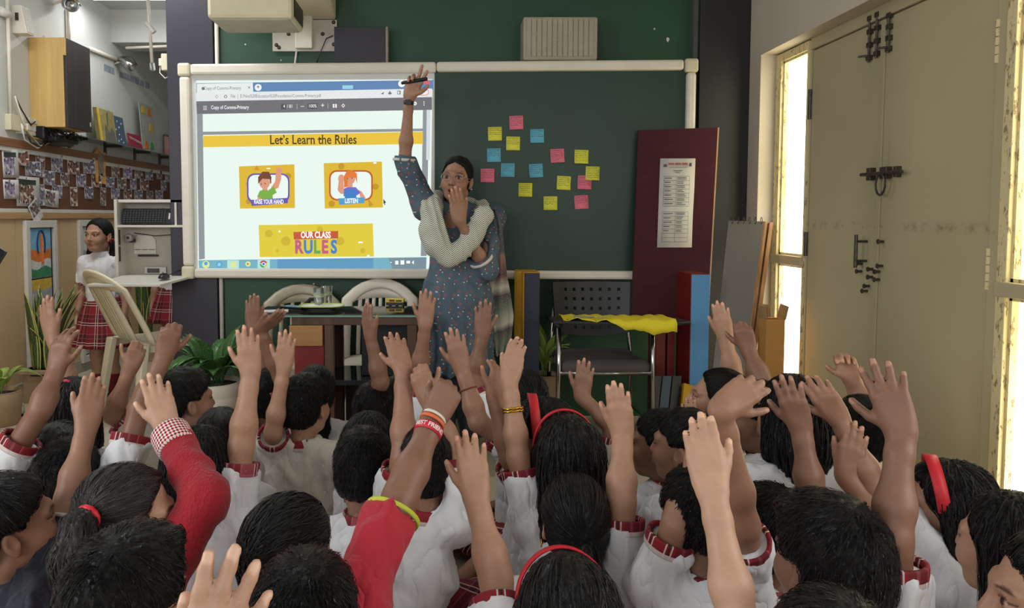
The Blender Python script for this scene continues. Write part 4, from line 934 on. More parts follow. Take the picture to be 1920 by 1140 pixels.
# silver sandal on the floor
q = at_z(20, 775, .02); o = thing('sandal', (q.x, q.y, 0), 'silver strapped sandal lying on the floor by the snake plant', 'sandal', None, .5)
MB().prism([(.11*math.cos(a)*(1 if math.cos(a) > 0 else .9), .038*math.sin(a)*(1+.2*math.cos(a)), 0) for a in np.linspace(0, 6.28, 17)[:-1]], (0, 0, 1), .018).build('sole', m_bag, o, bev=.004)
for x in (.055, -.05): MB().grid([[Vector((x+dx, .04*math.cos(a), .018+.045*math.sin(a))) for a in np.linspace(0, math.pi, 9)] for dx in (-.018, .018)]).build('strap', mat('silver_leather', rgb(196, 190, 180), .3, .6), o, thick=.003, smooth=True)

# ================================================================== things along the side wall
def lw(px, py, dx=0): return at_x(px, py, XL+dx)
# pinned photographs
def photo_mat(i):
    rnd = random.Random(i*11+3); t = NT('photo_print_%d' % i); co = t.coord('Object'); v = t.new('ShaderNodeTexVoronoi'); v.inputs['Scale'].default_value = rnd.uniform(45, 75); t.link(co, v.inputs['Vector']); n = t.noise(co, 18, 3)
    pal = [[rgb(70, 54, 96), rgb(150, 140, 160), rgb(214, 206, 206)], [rgb(48, 44, 46), rgb(140, 96, 84), rgb(222, 214, 200)], [rgb(60, 74, 96), rgb(130, 120, 130), rgb(210, 208, 214)], [rgb(90, 40, 48), rgb(120, 110, 104), rgb(206, 196, 184)]][i % 4]
    sp = t.new('ShaderNodeSeparateColor'); t.link(v.outputs['Color'], sp.inputs[0])
    t.color(t.ramp(t.math('ADD', t.math('MULTIPLY', sp.outputs[0], .7), t.math('MULTIPLY', n.outputs[0], .3)), [(.2, pal[0]), (.5, pal[1]), (.8, pal[2])])); t.set(Roughness=.25); return t.m
pm = [photo_mat(i) for i in range(4)]; m_pb = mat('photo_paper_border', rgb(214, 210, 206), .4)
PH = [(0, 280, 25, 333, 'A', 'large school group photo with a dark caption band at the top of the cork board'), (25, 281, 44, 310, '', ''), (43, 303, 66, 330, '', ''), (63, 291, 76, 332, '', ''), (92, 289, 112, 323, '', ''), (123, 301, 140, 327, '', ''), (152, 296, 170, 326, '', ''), (206, 308, 219, 334, '', ''), (228, 312, 239, 335, '', ''), (249, 314, 263, 335, 'T', ''), (270, 317, 281, 338, '', ''), (291, 318, 298, 336, '', ''), (307, 321, 317, 341, '', ''), (325, 322, 332, 339, '', ''),
      (77, 320, 94, 347, '', ''), (110, 324, 125, 350, '', ''), (139, 326, 154, 351, '', ''), (168, 328, 182, 351, '', ''), (195, 332, 207, 352, '', ''), (217, 333, 229, 355, '', ''), (241, 335, 249, 356, '', ''), (260, 336, 272, 357, '', ''), (299, 338, 308, 358, '', ''), (316, 340, 324, 359, '', ''),
      (2, 337, 25, 373, 'W', 'white bordered class photo beside the large captioned group photo'), (26, 331, 64, 387, 'A', 'large group photo with a caption band in the lower row of the cork board'), (65, 346, 78, 386, 'O', 'narrow oval-edged photo of a person in blue'), (79, 356, 101, 388, 'W', 'white bordered class photo hanging tilted in the lower row'), (94, 347, 111, 372, '', ''), (128, 351, 139, 387, 'F', 'tall cut-out photo of a standing figure'), (155, 350, 169, 373, '', ''), (185, 352, 194, 386, 'F', 'slim cut-out photo of a figure in white'), (205, 353, 219, 374, '', ''), (229, 355, 240, 374, '', ''), (249, 356, 261, 374, '', ''), (272, 358, 280, 374, '', ''), (289, 357, 298, 374, '', '')]
row_n = {0: 0, 1: 0, 2: 0}; ordw = ['first', 'second', 'third', 'fourth', 'fifth', 'sixth', 'seventh', 'eighth', 'ninth', 'tenth', 'eleventh', 'twelfth', 'thirteenth', 'fourteenth', 'fifteenth']
for i, (x0, y0, x1, y1, kd, lab) in enumerate(PH):
    a = lw(x0, y0); b = lw(x1, y1); r_ = 0 if i < 14 else (1 if i < 24 else 2); row_n[r_] += 1
    za, zb = lw((x0+x1)/2, y0).z, lw((x0+x1)/2, y1).z
    lab = lab or 'snapshot on the cork board, %s along the %s row from the picture edge' % (ordw[row_n[r_]-1], ['upper', 'middle', 'lower'][r_])
    o = thing('photograph', (XL+.010, (a.y+b.y)/2, (za+zb)/2), lab, 'photo', 'photographs pinned on the cork board'); rnd = random.Random(i)
    hy, hz = abs(b.y-a.y)/2, (za-zb)/2; tl = rnd.uniform(-.06, .06)+(-.10 if i == 27 else 0); RM = Matrix.Rotation(tl, 4, 'X'); lift = rnd.uniform(.008, .03)
    def pp(y, z, k): return RM @ Vector((.003+k+lift*max(0, y/hy)**2, y, z))
    br = .10 if kd in ('W', 'A') else .03
    sh = lambda s_: [[pp(hy*s_*u*(1 if kd != 'T' else (.3+.7*min(1, (1-v)))), hz*s_*v, .0 if s_ == 1 else .0016) for u in (-1, -.33, .33, 1)] for v in (1, .3, -.3, -1)]
    MB().grid(sh(1)).build('paper', m_pb, o, thick=.0012, smooth=True); MB().grid(sh(1-br*2)).build('picture', pm[i % 4], o, thick=.0004)
    if kd == 'A': MB().grid([[pp(hy*.8*u, hz*v, .003) for u in (-1, -.33, .33, 1)] for v in (.8, .45)]).build('caption_band', mat('dark_caption', rgb(46, 62, 58), .5), o); 
    MB().lathe([(.004, 0), (.004, .004), (0, .006)], frame(pp(0, hz*.9, .002), (0, 1, 0), (0, 0, 1), (1, 0, 0)), 8).build('pin', m_steel, o)
# hanging postcard and the orange ornament
a = lw(66, 395, .03); o = thing('postcard', a, 'postcard hanging askew over the rail below the cork board', 'postcard'); RM = Matrix.Rotation(.6, 4, 'X'); MB().box((0, -.06, -.085), (.003, .06, .07), RM).build('card', m_pb, o); MB().box((.003, -.05, -.03), (.0036, .05, .06), RM).build('picture', pm[3], o)
a = lw(188, 313, .02); o = thing('paper_ornament', a, 'orange paper cut-out ornament pinned at the top of the cork board', 'ornament'); P_ = [(-.09, -.13), (-.1, .02), (-.12, .10), (-.05, .15), (.03, .13), (.10, .12), (.10, .05), (.08, -.02), (.09, -.14)]
MB().prism([(0, y, z) for y, z in P_], (1, 0, 0), .006).build('cut_out', mat('orange_paper', rgb(222, 164, 96), .6, var=.15, scale=20), o); MB().prism([(.007, y*.5, z*.7+.02) for y, z in P_], (1, 0, 0), .004).build('figure', mat('grey_paper_figure', rgb(140, 128, 110), .6, var=.4, scale=30), o); MB().prism([(.007, -.02, -.10), (.007, .02, -.10), (.007, .01, -.05), (.007, -.02, -.06)], (1, 0, 0), .004).build('green_patch', m_leafp, o)
# tall framed drawings
def tall_frame(px0, px1, ztop, zbot, label):
    a, b = lw(px0, 420).y, lw(px1, 420).y; o = thing('picture_frame', (XL+.012, (a+b)/2, zbot), label, 'picture frame'); hy = (b-a)/2; Hh = ztop-zbot
    for y0, y1, z0, z1 in ((-hy, -hy+.045, 0, Hh), (hy-.045, hy, 0, Hh), (-hy+.045, hy-.045, Hh-.05, Hh), (-hy+.045, hy-.045, 0, .05)): MB().box((0, y0, z0), (.028, y1, z1)).build('frame_bar', m_white, o, bev=.003)
    MB().box((0, -hy+.045, .05), (.008, hy-.045, Hh-.05)).build('backing', mat('navy_backing', rgb(30, 34, 52), .7), o); return o, hy-.05, Hh
fo, fy, fh = tall_frame(38, 97, 1.188, .07, 'tall white frame of children\'s flag drawings on the beige panel')
C = lambda n, *c: mat(n, rgb(*c), .7, var=.16, scale=22)
blu, orr, whi, grn, yel, gry = C('crayon_blue', 120, 176, 206), C('crayon_orange', 216, 122, 52), C('crayon_white', 214, 214, 206), C('crayon_green', 64, 140, 96), C('crayon_yellow', 214, 178, 62), C('crayon_grey', 168, 168, 172)
def sheet(z0, z1, bands, par, fy, curl=.004, tilt=0):
    p = MB().box((.010, -fy*.86, z0), (.0125, fy*.86, z1)).build('drawing_sheet', whi, par)
    z = z1
    for j, (frac, m_, wave) in enumerate(bands):
        h_ = (z1-z0)*frac; top = [(.0128+.0004*j, -fy*.84+2*fy*.84*i/8, z+wave*math.sin(i*.9+j)) for i in range(9)]; bot = [(.0128+.0004*j, y, max(z0+.003, z-h_+(bands[j+1][2] if j+1 < len(bands) else 0)*math.sin(i*.9+j+1))) for i, (x_, y, z_) in enumerate(top)]
        o = MB().grid([top, bot]).build('drawing_band', m_, par); z -= h_
    return p
H_ = fh
sheet(H_-.40, H_-.055, [(.45, blu, 0), (.2, orr, .012), (.15, whi, .012), (.2, grn, .012)], fo, fy)
MB().tube([(.016, .05*math.cos(a), H_-.17+.10*math.sin(a)) for a in np.linspace(-.6, 3.74, 12)], .006, 6).build('drawn_arch', C('crayon_navy', 40, 60, 120), fo); MB().tube([(.016, 0, H_-.10), (.016, .01, H_-.30)], .012, 6).build('drawn_tower', orr, fo)
sheet(H_-.64, H_-.41, [(.32, yel, 0), (.42, gry, .004), (.26, grn, .01)], fo, fy)
for i in range(5): MB().box((.0145, -.08+i*.04, H_-.62), (.016, -.07+i*.04, H_-.56)).build('drawn_person', m_bag, fo)
sheet(H_-.90, H_-.65, [(.3, blu, 0), (.5, gry, .02), (.2, grn, .006)], fo, fy); sheet(.06, H_-.91, [(.15, whi, 0), (.25, orr, .03), (.2, whi, .03), (.2, grn, .03), (.2, orr, .02)], fo, fy)
fo, fy, fh = tall_frame(140, 181, 1.188, .07, 'tall white frame with pale printed sheets behind the standing girl')
sheet(fh-.45, fh-.055, [(.5, whi, 0), (.5, gry, .02)], fo, fy); sheet(.30, fh-.47, [(.4, whi, 0), (.6, yel, .02)], fo, fy); sheet(.06, .29, [(1, gry, 0)], fo, fy)

# wall cabinet of pale and dark laminate
y0 = lw(55, 150).y; xc = at(125, 150, y0).x; y1 = at_x(170, 150, xc).y; z1, z0 = at(90, 70, y0).z, at(90, 238, y0).z
o = thing('wall_cupboard', (XL, y0, z0), 'box cupboard with pale wood end and dark door, high on the side wall', 'cupboard'); wd = xc-XL
MB().box((0, 0, 0), (wd-.02, y1-y0, z1-z0)).build('carcass', wood('pale_laminate', rgb(196, 156, 88), rgb(226, 188, 118), 3, 'Z'), o, bev=.002); MB().box((wd-.018, .003, 0), (wd, y1-y0, z1-z0)).build('door', wood('dark_laminate', rgb(44, 36, 34), rgb(62, 52, 48), 4, 'Z'), o, bev=.002); MB().box((wd-.02, -.002, z1-z0-.12), (wd-.0, .003, z1-z0)).build('edge_band', wood('pale_laminate', rgb(196, 156, 88), rgb(226, 188, 118)), o); MB().box((wd, y1-y0-.03, .04), (wd+.003, y1-y0-.02, .07)).build('lock', m_frame, o)
MB().tube([(.1, .06, z1-z0), (.1, .06, z1-z0+.02)], .03, 8).build('cap', m_frame, o)
# socket board, plug and wires
a, b = lw(8, 213), lw(66, 246); o = thing('socket_board', (XL, a.y, lw(8, 243).z), 'ivory switch board with sockets below the wall cupboard', 'socket'); L2 = b.y-a.y; hh = lw(8, 213).z-lw(8, 243).z
MB().box((0, 0, 0), (.04, L2*.32, hh)).build('switch_box', m_ivory, o, bev=.004); MB().box((0, L2*.33, -.01), (.04, L2, hh-.01)).build('socket_box', m_frame, o, bev=.004)
for i in range(3):
    for j in range(2): MB().box((.04, L2*(.37+.2*i), .02+j*.05), (.046, L2*(.37+.2*i)+.04, .055+j*.05)).build('switch', m_white, o, bev=.002)
MB().box((.04, L2*.80, -.03), (.10, L2*1.05, .06)).build('adapter_plug', m_black, o, bev=.008); MB().box((.04, L2*.42, .015), (.065, L2*.5, .06)).build('plug', m_frame, o, bev=.004)
wires = [((28, 180), (40, 205), (58, 235), (66, 228)), ((28, 180), (42, 225), (55, 250), (75, 274), (96, 262)), ((46, 240), (60, 258), (80, 262), (100, 256)), ((40, 232), (46, 262), (70, 278), (92, 268)), ((50, 246), (58, 268), (78, 276), (98, 258))]
for i, wpts in enumerate(wires): MB().tube([lw(x, y, .05+.004*i)-Vector(o.location) for x, y in wpts], .005, 6).build('wire', [m_steel, m_frame, mat('yellow_wire', rgb(196, 170, 84), .5), m_frame, m_steel][i], o, smooth=True)
# router with coiled cables under the cupboard
a = lw(112, 262, .10); o = thing('network_box', (a.x, a.y, a.z-.02), 'black network box with a tangle of cables under the cupboard', 'electronics'); MB().box((-.05, -.15, 0), (.05, .17, .028)).build('case', m_black, o, bev=.004); MB().box((-.09, -.05, -.022), (.05, .10, -.0)).build('bracket', m_steel, o)
for i in range(9):
    rr = random.Random(i); MB().tube([(.02+rr.uniform(-.03, .05), -.15+.05*k+rr.uniform(-.03, .03), .035+rr.uniform(-.02, .045)+.02*math.sin(k+i)) for k in range(9)], .004, 6).build('coiled_cable', [m_black, m_bag, m_steel][i % 3], o, smooth=True)
# white siren box, spotlights, conduits, rod
a = lw(34, 66); b = lw(22, 18); o = thing('wall_siren', (XL, lw(32, 40).y, lw(32, 66).z), 'slanted white box with a ribbed side high on the wall', 'siren'); hh = b.z-a.z+.03
MB().prism([(0, -.06, 0), (.10, -.06, 0), (.07, -.07, hh), (0, -.07, hh)], (0, 1, 0), .09).build('body', m_frame, o, bev=.004)
for i in range(6): MB().prism([(.101, -.055+i*.014, .01), (.101, -.047+i*.014, .01), (.072, -.055+i*.014, hh-.01), (.072, -.063+i*.014, hh-.01)], (1, 0, 0), .003).build('rib', m_white, o)
MB().box((.03, -.076, hh*.45), (.05, -.07, hh*.72)).build('label_plate', m_steel, o)
for i, (x, y, L_, lab, r) in enumerate(((130, 8, (.25, -.25, -.1), 'shiny metal spotlight at the top of the wall above the cupboard', .05), (240, 120, (.15, .0, -.1), 'small metal spotlight on a pipe in the passage', .04))):
    a = lw(x, y, .12); o = thing('spotlight', a, lab, 'spotlight'); d = Vector(L_).normalized(); u_ = d.orthogonal().normalized()
    MB().lathe([(.01, -.09), (r*.6, -.085), (r, -.02), (r*1.05, .05), (r*.9, .05), (r*.8, .0), (0, -.0)], frame((0, 0, 0), u_, d.cross(u_), d), 18, False).build('head', m_chrome, o, smooth=True)
    MB().tube([(-.12, 0, .0), (-.06, .02, .03), (0, .02, .02)], .009, 6).build('stem', m_frame, o, smooth=True); MB().tube([(-.05, .0, .06), (.02, .03, .07), (.06, .05, .0)], .005, 6).build('cable', m_steel, o, smooth=True)
pipe('conduit', [lw(128, 18, .02), lw(129, 75, .02)], .014, m_frame, 'white conduit between the spotlight and the cupboard')
pipe('conduit', [lw(168, 91, .02), lw(236, 118, .02)], .018, m_frame, 'white conduit running along the wall towards the passage')
pipe('conduit', [lw(13, -10, .02), lw(20, 215, .02)], .012, m_frame, 'white conduit dropping to the switch board')
pipe('conduit', [lw(0, 20, .02), lw(16, 27, .02)], .03, m_white, 'white pipe meeting the slanted box')
pipe('conduit', [at(236, 90, 6.48), at(325, 86, 6.48)], .012, m_frame, 'white conduit under the passage beam')
a = at(281, -60, 5.3); b = at(289, 118, 5.3); o = thing('hanging_rod', (a.x, a.y, b.z), 'thin white rod hanging from the ceiling in the passage', 'rod'); a2 = Vector((0, 0, ZC-b.z)); MB().tube([a2+Vector((-.03, 0, 0)), (0, 0, 0)], .012, 8).build('rod', m_frame, o, smooth=True); z = at(284, 50, 5.3).z-b.z; MB().tube([(-.035, 0, z+.03), (-.01, 0, z), (.02, 0, z-.04)], .018, 6).build('knot', m_white, o); MB().tube([(0, 0, 0), (.005, 0, -.05)], .018, 6).build('rod_end', m_clear, o)
# faded lettering on the wall
for i in range(9):
    rr = random.Random(i+40); x = 200+i*9.5; y = 128+i*4.0
    if i == 2: continue
    c_ = lw(x, y); o = MB().box((XL+.0, c_.y-.05, c_.z-.03), (XL+.0012, c_.y+.05, c_.z+.02+rr.uniform(0, .02))).build('faded_paint_mark', mat('faded_blue_grey', rgb(150, 156, 170), .8, var=.2, scale=30)); o.parent = bpy.data.objects['wall_left']
# glass shelf with craft work
zs_ = 1.815; ya, yb = 5.55, 8.35
o = thing('glass_shelf', (XL, ya, zs_), 'thin glass wall shelf of craft work above the cork board', 'shelf'); MB().box((0, 0, -.008), (.16, yb-ya, 0)).build('glass_plate', NT('smoky_glass').m if False else mat('smoky_glass', rgb(96, 104, 100), .1, var=.05), o, bev=.001)
for y in (.15, .75, 1.35, 1.95, 2.55): MB().box((0, y, -.022), (.15, y+.015, -.008)).build('bracket_arm', m_steel, o); MB().box((0, y-.01, -.08), (.012, y+.025, -.008)).build('bracket_plate', m_steel, o)
def craft(name, px0, px1, pyt, m, label, cat, tk=.02, lean=.03, deco=None):
    y_0, y_1 = lw(px0, 250, .05).y, lw(px1, 250, .05).y; zt2 = at_x((px0+px1)/2, pyt, XL+.05).z; o = thing(name, (XL+.06, (y_0+y_1)/2, zs_), label, cat); hy = (y_1-y_0)/2; h_ = zt2-zs_
    MB().prism([(.03, -hy, 0), (.03, hy, 0), (.03-lean, hy, h_), (.03-lean, -hy, h_)], (1, 0, 0), tk).build('panel', m, o)
    return o, hy, h_, lean, tk
def deco(o, hy, h_, lean, tk, bits):
    for nm_, m_, P_ in bits: MB().prism([(.03+tk-lean*v, hy*u, h_*v) for u, v in P_], (1, 0, .0), .003).build(nm_, m_, o)
r5 = craft('canvas_painting', 172, 204, 206, mat('khaki_canvas', rgb(150, 136, 84), .7, var=.3, scale=14), 'khaki canvas painting with yellow edge on the glass shelf', 'painting', .03); deco(*r5, [('yellow_edge', yel, [(-1, 0), (-.7, 0), (-.75, 1), (-1, 1)]), ('painted_tree', mat('grey_paint', rgb(98, 98, 90), .7), [(-.4, 0), (.9, 0), (.8, .35), (.5, .5), (.2, .3), (-.2, .55)]), ('painted_branch', mat('grey_paint', rgb(98, 98, 90), .7), [(0, .5), (.1, .5), (.3, .95), (.1, .9)])])
r5 = craft('canvas_painting', 198, 223, 218, mat('blue_canvas', rgb(72, 90, 110), .7, var=.25, scale=18), 'slate blue canvas painting with white specks on the glass shelf', 'painting', .025)
deco(*r5, [('white_speck', whi, [(a, b), (a+.12, b), (a+.1, b+.06)]) for a, b in ((-.6, .2), (-.2, .12), (.2, .2), (.5, .1), (-.4, .5), (.1, .6), (.5, .75), (-.1, .8), (.0, .35))])
r5 = craft('craft_envelope', 235, 257, 252, mat('crimson_paper', rgb(150, 44, 62), .7), 'crimson paper envelope with white bands on the glass shelf', 'envelope', .015); deco(*r5, [('white_band', whi, [(-.95, .75), (.95, .5), (.95, .54), (-.95, .79)]), ('white_band', whi, [(-.95, .66), (.95, .41), (.95, .44), (-.95, .69)])])
r5 = craft('craft_poster', 258, 284, 197, mat('grey_green_card', rgb(166, 168, 156), .7), 'tall pale poster of paper bells standing on the glass shelf', 'poster', .008)
for i, (a, b, c_) in enumerate(((-.45, .80, yel), (.35, .78, orr), (-.45, .45, gry), (.4, .45, yel), (-.45, .06, orr), (.35, .06, grn))): deco(*r5, [('paper_bell', c_, [(a-.3, b), (a+.3, b), (a+.2, b+.13), (a, b+.17), (a-.2, b+.13)])])
y_ = lw(312, 285).y; o = thing('craft_pot', (XL+.08, y_, zs_), 'pink craft pot with swirls and greenery on the glass shelf', 'pot'); MB().box((-.05, -.14, 0), (.05, .14, .20)).build('box', mat('pink_craft', rgb(176, 132, 120), .7), o, bev=.004)
for y, z in ((-.07, .06), (.06, .07), (.0, .15)): MB().lathe([(.028, 0), (.028, .004), (.014, .004), (.014, .002)], frame((.05, y, z), (0, 1, 0), (0, 0, 1), (1, 0, 0)), 12, False).build('swirl', m_red, o)
for i in range(12): leaf(o, (rn.uniform(-.03, .03), rn.uniform(-.12, .2), .19), rn.uniform(0, 6.28), rn.uniform(.05, .10), .014, 1.4, m_leaf)
for i, (x, c_, lab) in enumerate(((328, m_red, 'red paper packet on the glass shelf beside the craft pot'), (333, grn, 'green paper packet on the glass shelf'), (338, mat('crimson_paper', rgb(150, 44, 62)), 'crimson paper packet at the far end of the glass shelf'))):
    y_ = lw(x, 280).y; o = thing('paper_packet', (XL+.08, y_, zs_), lab, 'packet'); MB().box((-.05, -.05, 0), (.04, .05, .19)).build('packet', c_, o, bev=.004); MB().box((-.03, -.052, .13), (.042, .052, .15)).build('band', whi, o)

# tube lights added above the frame as fill for the side wall
for i, (x, y, pw) in enumerate(((-2.1, 3.9, 21), (-2.15, 5.9, 9))):
    o = thing('added_tube_light', (x, y, ZC-.09), 'tube light added as fill on the ceiling %s' % ('before the passage' if i == 0 else 'inside the passage'), 'added lamp')
    MB().box((-.6, -.03, .04), (.6, .03, .09)).build('batten', m_white, o, bev=.004); MB().tube([(-.58, 0, .015), (.58, 0, .015)], .014, 10).build('tube', emit('added_tube_glow', (1, 1, .97, 1), 6), o, smooth=True)
    area_light('tube_fill_lamp', (x, y, ZC-.10), (x, y, 0), 1.15, .05, pw, (.96, .98, 1.0))
# ================================================================== people: skin, hair, clothes
t = NT('skin'); a = t.attr('Col'); co = t.coord('Object'); n1 = t.noise(co, 45, 4); n2 = t.noise(co, 320, 2)
t.color(t.mix(t.math('MULTIPLY', n1.outputs[0], .22), a.outputs['Color'], rgb(120, 66, 48), 'MIX')); t.set(Roughness=.47); t.b.inputs['Specular IOR Level'].default_value = .4
t.bump(n2.outputs[0], .08, .0006); m_skin = t.m
t = NT('black_hair'); a = t.attr('strand'); n1 = t.noise(a.outputs['Vector'], 1.0, 4, .65); n2 = t.noise(a.outputs['Vector'], .25, 2)
t.color(t.ramp(n1.outputs[0], [(.35, rgb(8, 7, 7)), (.7, rgb(24, 21, 20))])); t.set(Roughness=.26); t.b.inputs['Specular IOR Level'].default_value = .3
t.bump(n1.outputs[0], 1.0, .006); m_hair = t.m
t = NT('brown_black_hair'); a = t.attr('strand'); n1 = t.noise(a.outputs['Vector'], 1.0, 4, .65)
t.color(t.ramp(n1.outputs[0], [(.35, rgb(14, 10, 9)), (.7, rgb(42, 31, 27))])); t.set(Roughness=.42); t.bump(n1.outputs[0], .9, .004); m_hairb = t.m
def cloth_mat(name, c, var=.06, rough=.8, knit=False):
    t = NT(name); co = t.coord('Object'); n = t.noise(co, 9, 4); w = t.noise(co, 420, 2)
    a = tuple(x*(1-var) for x in c[:3])+(1,); b = tuple(min(1, x*(1+var)) for x in c[:3])+(1,)
    t.color(t.ramp(n.outputs[0], [(.3, a), (.7, b)])); t.set(Roughness=rough)
    if knit:
        v = t.new('ShaderNodeTexVoronoi'); v.inputs['Scale'].default_value = 170; t.link(t.mapping(co, (1, 1, .6)), v.inputs['Vector']); t.bump(v.outputs['Distance'], .7, .003)
    else:
        fd = t.noise(t.mapping(co, (1, 1, .45), rot=(0, .5, .4)), 17, 2, .45); rdg = t.math('ABSOLUTE', t.math('SUBTRACT', fd.outputs[0], .5))
        t.bump(t.math('ADD', t.math('MULTIPLY', w.outputs[0], .012), t.math('POWER', rdg, .7)), .55, .03)
    t.b.inputs['Sheen Weight'].default_value = .15; return t.m
m_shirt = cloth_mat('white_school_shirt', rgb(226, 226, 228)); m_shirt2 = cloth_mat('cream_school_shirt', rgb(214, 208, 196)); m_navyt = cloth_mat('navy_tshirt', rgb(22, 25, 38), .1); m_redt = cloth_mat('red_tshirt', rgb(172, 24, 44), .06); m_knit = cloth_mat('red_knit', rgb(158, 14, 32), .08, .85, True)
m_violet = cloth_mat('violet_sweater', rgb(56, 36, 60), .1); m_short = cloth_mat('dark_shorts', rgb(58, 50, 48), .1); m_redband = mat('red_hairband', rgb(206, 28, 44), .5, var=.05); m_gold = mat('gold', rgb(214, 166, 60), .25, 1, .05); m_elastic = mat('red_elastic', rgb(190, 34, 50), .7)
def plaid(name, k, base=(138, 18, 34), dk=(70, 10, 22), pink=(196, 110, 116)):
    t = NT(name); a = t.attr('uvw'); s = t.new('ShaderNodeSeparateXYZ'); t.link(a.outputs['Vector'], s.inputs[0])
    def ln(c, off, w):
        p = t.math('FRACT', t.math('ADD', t.math('MULTIPLY', c, k), off)); return t.math('LESS_THAN', t.math('ABSOLUTE', t.math('SUBTRACT', p, .5)), w)
    u, v = s.outputs[0], s.outputs[1]
    col = t.mix(t.math('MULTIPLY', t.math('ADD', ln(u, .0, .17), ln(v, .0, .17)), .5), rgb(*base), rgb(*dk))
    for off, w_, c, f in ((.30, .022, (24, 16, 20), .8), (.36, .013, (226, 216, 208), .85), (.24, .013, (226, 216, 208), .8), (.80, .012, pink, .5), (.02, .03, pink, .22)):
        m = t.math('MULTIPLY', t.math('MAXIMUM', ln(u, off, w_), ln(v, off, w_)), f); col = t.mix(m, col, rgb(*c))
    t.color(col); t.set(Roughness=.75); return t.m
m_plaid = plaid('red_tartan', 8.0); m_plaidc = plaid('red_tartan_trim', 9.5); m_plaidp = plaid('pink_tartan_trim', 12.0, (188, 96, 106), (120, 20, 36))
t = NT('checkered_cuff'); a = t.attr('uvw'); ck = t.new('ShaderNodeTexChecker'); ck.inputs['Scale'].default_value = 150; ck.inputs['Color1'].default_value = rgb(158, 14, 32); ck.inputs['Color2'].default_value = rgb(226, 216, 212); t.link(t.mapping(t.mapping(a.outputs['Vector'], (1, 4, 1)), rot=(0, 0, .785)), ck.inputs['Vector']); t.color(ck.outputs[0]); t.set(Roughness=.8); m_check = t.m

TONES = {'a': (182, 140, 114), 'b': (158, 118, 95), 'c': (134, 98, 78), 'd': (196, 155, 128)}
def tone(k): return np.array([lin(x) for x in TONES[k]], np.float32)

# ---------------------------------------------------------------- head
def smoothstep(a, b, x): t_ = np.clip((x-a)/(b-a), 0, 1); return t_*t_*(3-2*t_)
def head_geo(h, mouth=0.0):
    g = Fld((-.10, -.13, -.19), (.10, .13, .13), h)
    g.ell((0, -.012, .030), (.069, .088, .078), k=0)
    g.ell((0, .026, -.030), (.056, .060, .075), k=.03)
    g.ell((0, .058, -.082), (.024, .022, .020), k=.025)
    for s in (-1, 1):
        g.ell((s*.033, .055, -.032), (.024, .026, .026), k=.025)
        g.cone((s*.042, -.02, -.065), (s*.020, .05, -.085), .016, .014, .025)
        g.cone((s*.012, .082, .020), (s*.045, .068, .020), .009, .008, .016)
    g.cone((0, .080, .016), (0, .098, -.026), .007, .0105, .014)
    for s in (-1, 1): g.ell((s*.010, .090, -.030), (.0075, .009, .0065), k=.006)
    for s in (-1, 1): g.ell((s*.030, .096, .003), (.018, .016, .0105), k=.012, op='s')
    for s in (-1, 1): g.ell((s*.030, .071, .002), (.0150, .0150, .0120), k=.003)
    zu, zl = -.0535, -.064-mouth*.018
    g.cone((-.015, .082, zu-.001), (.015, .082, zu-.001), .005, .005, .006); g.cone((0, .087, zu), (0, .087, zu), .006, .006, .006)
    g.cone((-.012, .082, zl), (.012, .082, zl), .0058, .0058, .006)
    if mouth: g.ell((0, .095, (zu+zl)/2), (.014, .02, .004+.008*mouth), k=.004, op='s')
    for s in (-1, 1):
        R = np.array([[1, 0, 0], [0, .94, -.34], [0, .34, .94]]) if True else None
        g.ell((s*.073, -.012, -.012), (.009, .017, .028), R, .006); g.ell((s*.080, -.008, -.008), (.006, .010, .017), R, .004, 's'); g.ell((s*.070, -.004, -.036), (.008, .009, .010), None, .005)
    g.cone((0, -.020, -.06), (0, -.034, -.175), .043, .046, .03)
    V, F = g.mesh(); V = relax(V, F, 1, .3)
    x, y, z = V[:, 0], V[:, 1], V[:, 2]; ax = np.abs(x); C = np.ones((len(V), 3), np.float32)
    def blend(w, c): C[:] = C*(1-w[:, None])+w[:, None]*np.array(c, np.float32)
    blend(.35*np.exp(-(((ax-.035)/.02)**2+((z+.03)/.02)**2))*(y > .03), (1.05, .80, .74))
    lip = np.exp(-((x/.019)**4+((z-(zu+zl)/2)/(.0105+.008*mouth))**4))*(y > .06); blend(.75*lip, (.72, .36, .34))
    blend((.8 if not mouth else .95)*np.exp(-((x/.017)**4+((z-(zu+zl)/2)/(.0022+.009*mouth))**4))*(y > .06), (.14, .05, .05))
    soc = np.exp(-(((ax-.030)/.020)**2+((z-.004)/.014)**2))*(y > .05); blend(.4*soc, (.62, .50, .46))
    ey = ((ax-.030)/.0145)**2+((z-.002)/.0068)**2; m = (ey < 1) & (y > .06); C[m] = (1.25, 1.35, 1.5)
    m = ((ey >= .75) & (ey < 1.6) & (z > .003) & (y > .06)); C[m] = (.08, .06, .06)
    m = (((ax-.030)/.0068)**2+((z-.002)/.0068)**2 < 1) & (y > .06); C[m] = (.05, .04, .04)
    br = ((ax-.033)/.018)**2+((z-.0235+.0035*((ax-.033)/.018)**2)/.0038)**2; blend(np.clip(1.4-br, 0, .92)*(y > .045), (.08, .06, .06))
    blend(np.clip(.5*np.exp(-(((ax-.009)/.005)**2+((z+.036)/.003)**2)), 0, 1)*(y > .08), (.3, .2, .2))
    return V, F, C
_HG = {}
def head_get(h, mouth=0):
    k = (round(h, 4), mouth)
    if k not in _HG: _HG[k] = head_geo(h, mouth)
    return _HG[k]

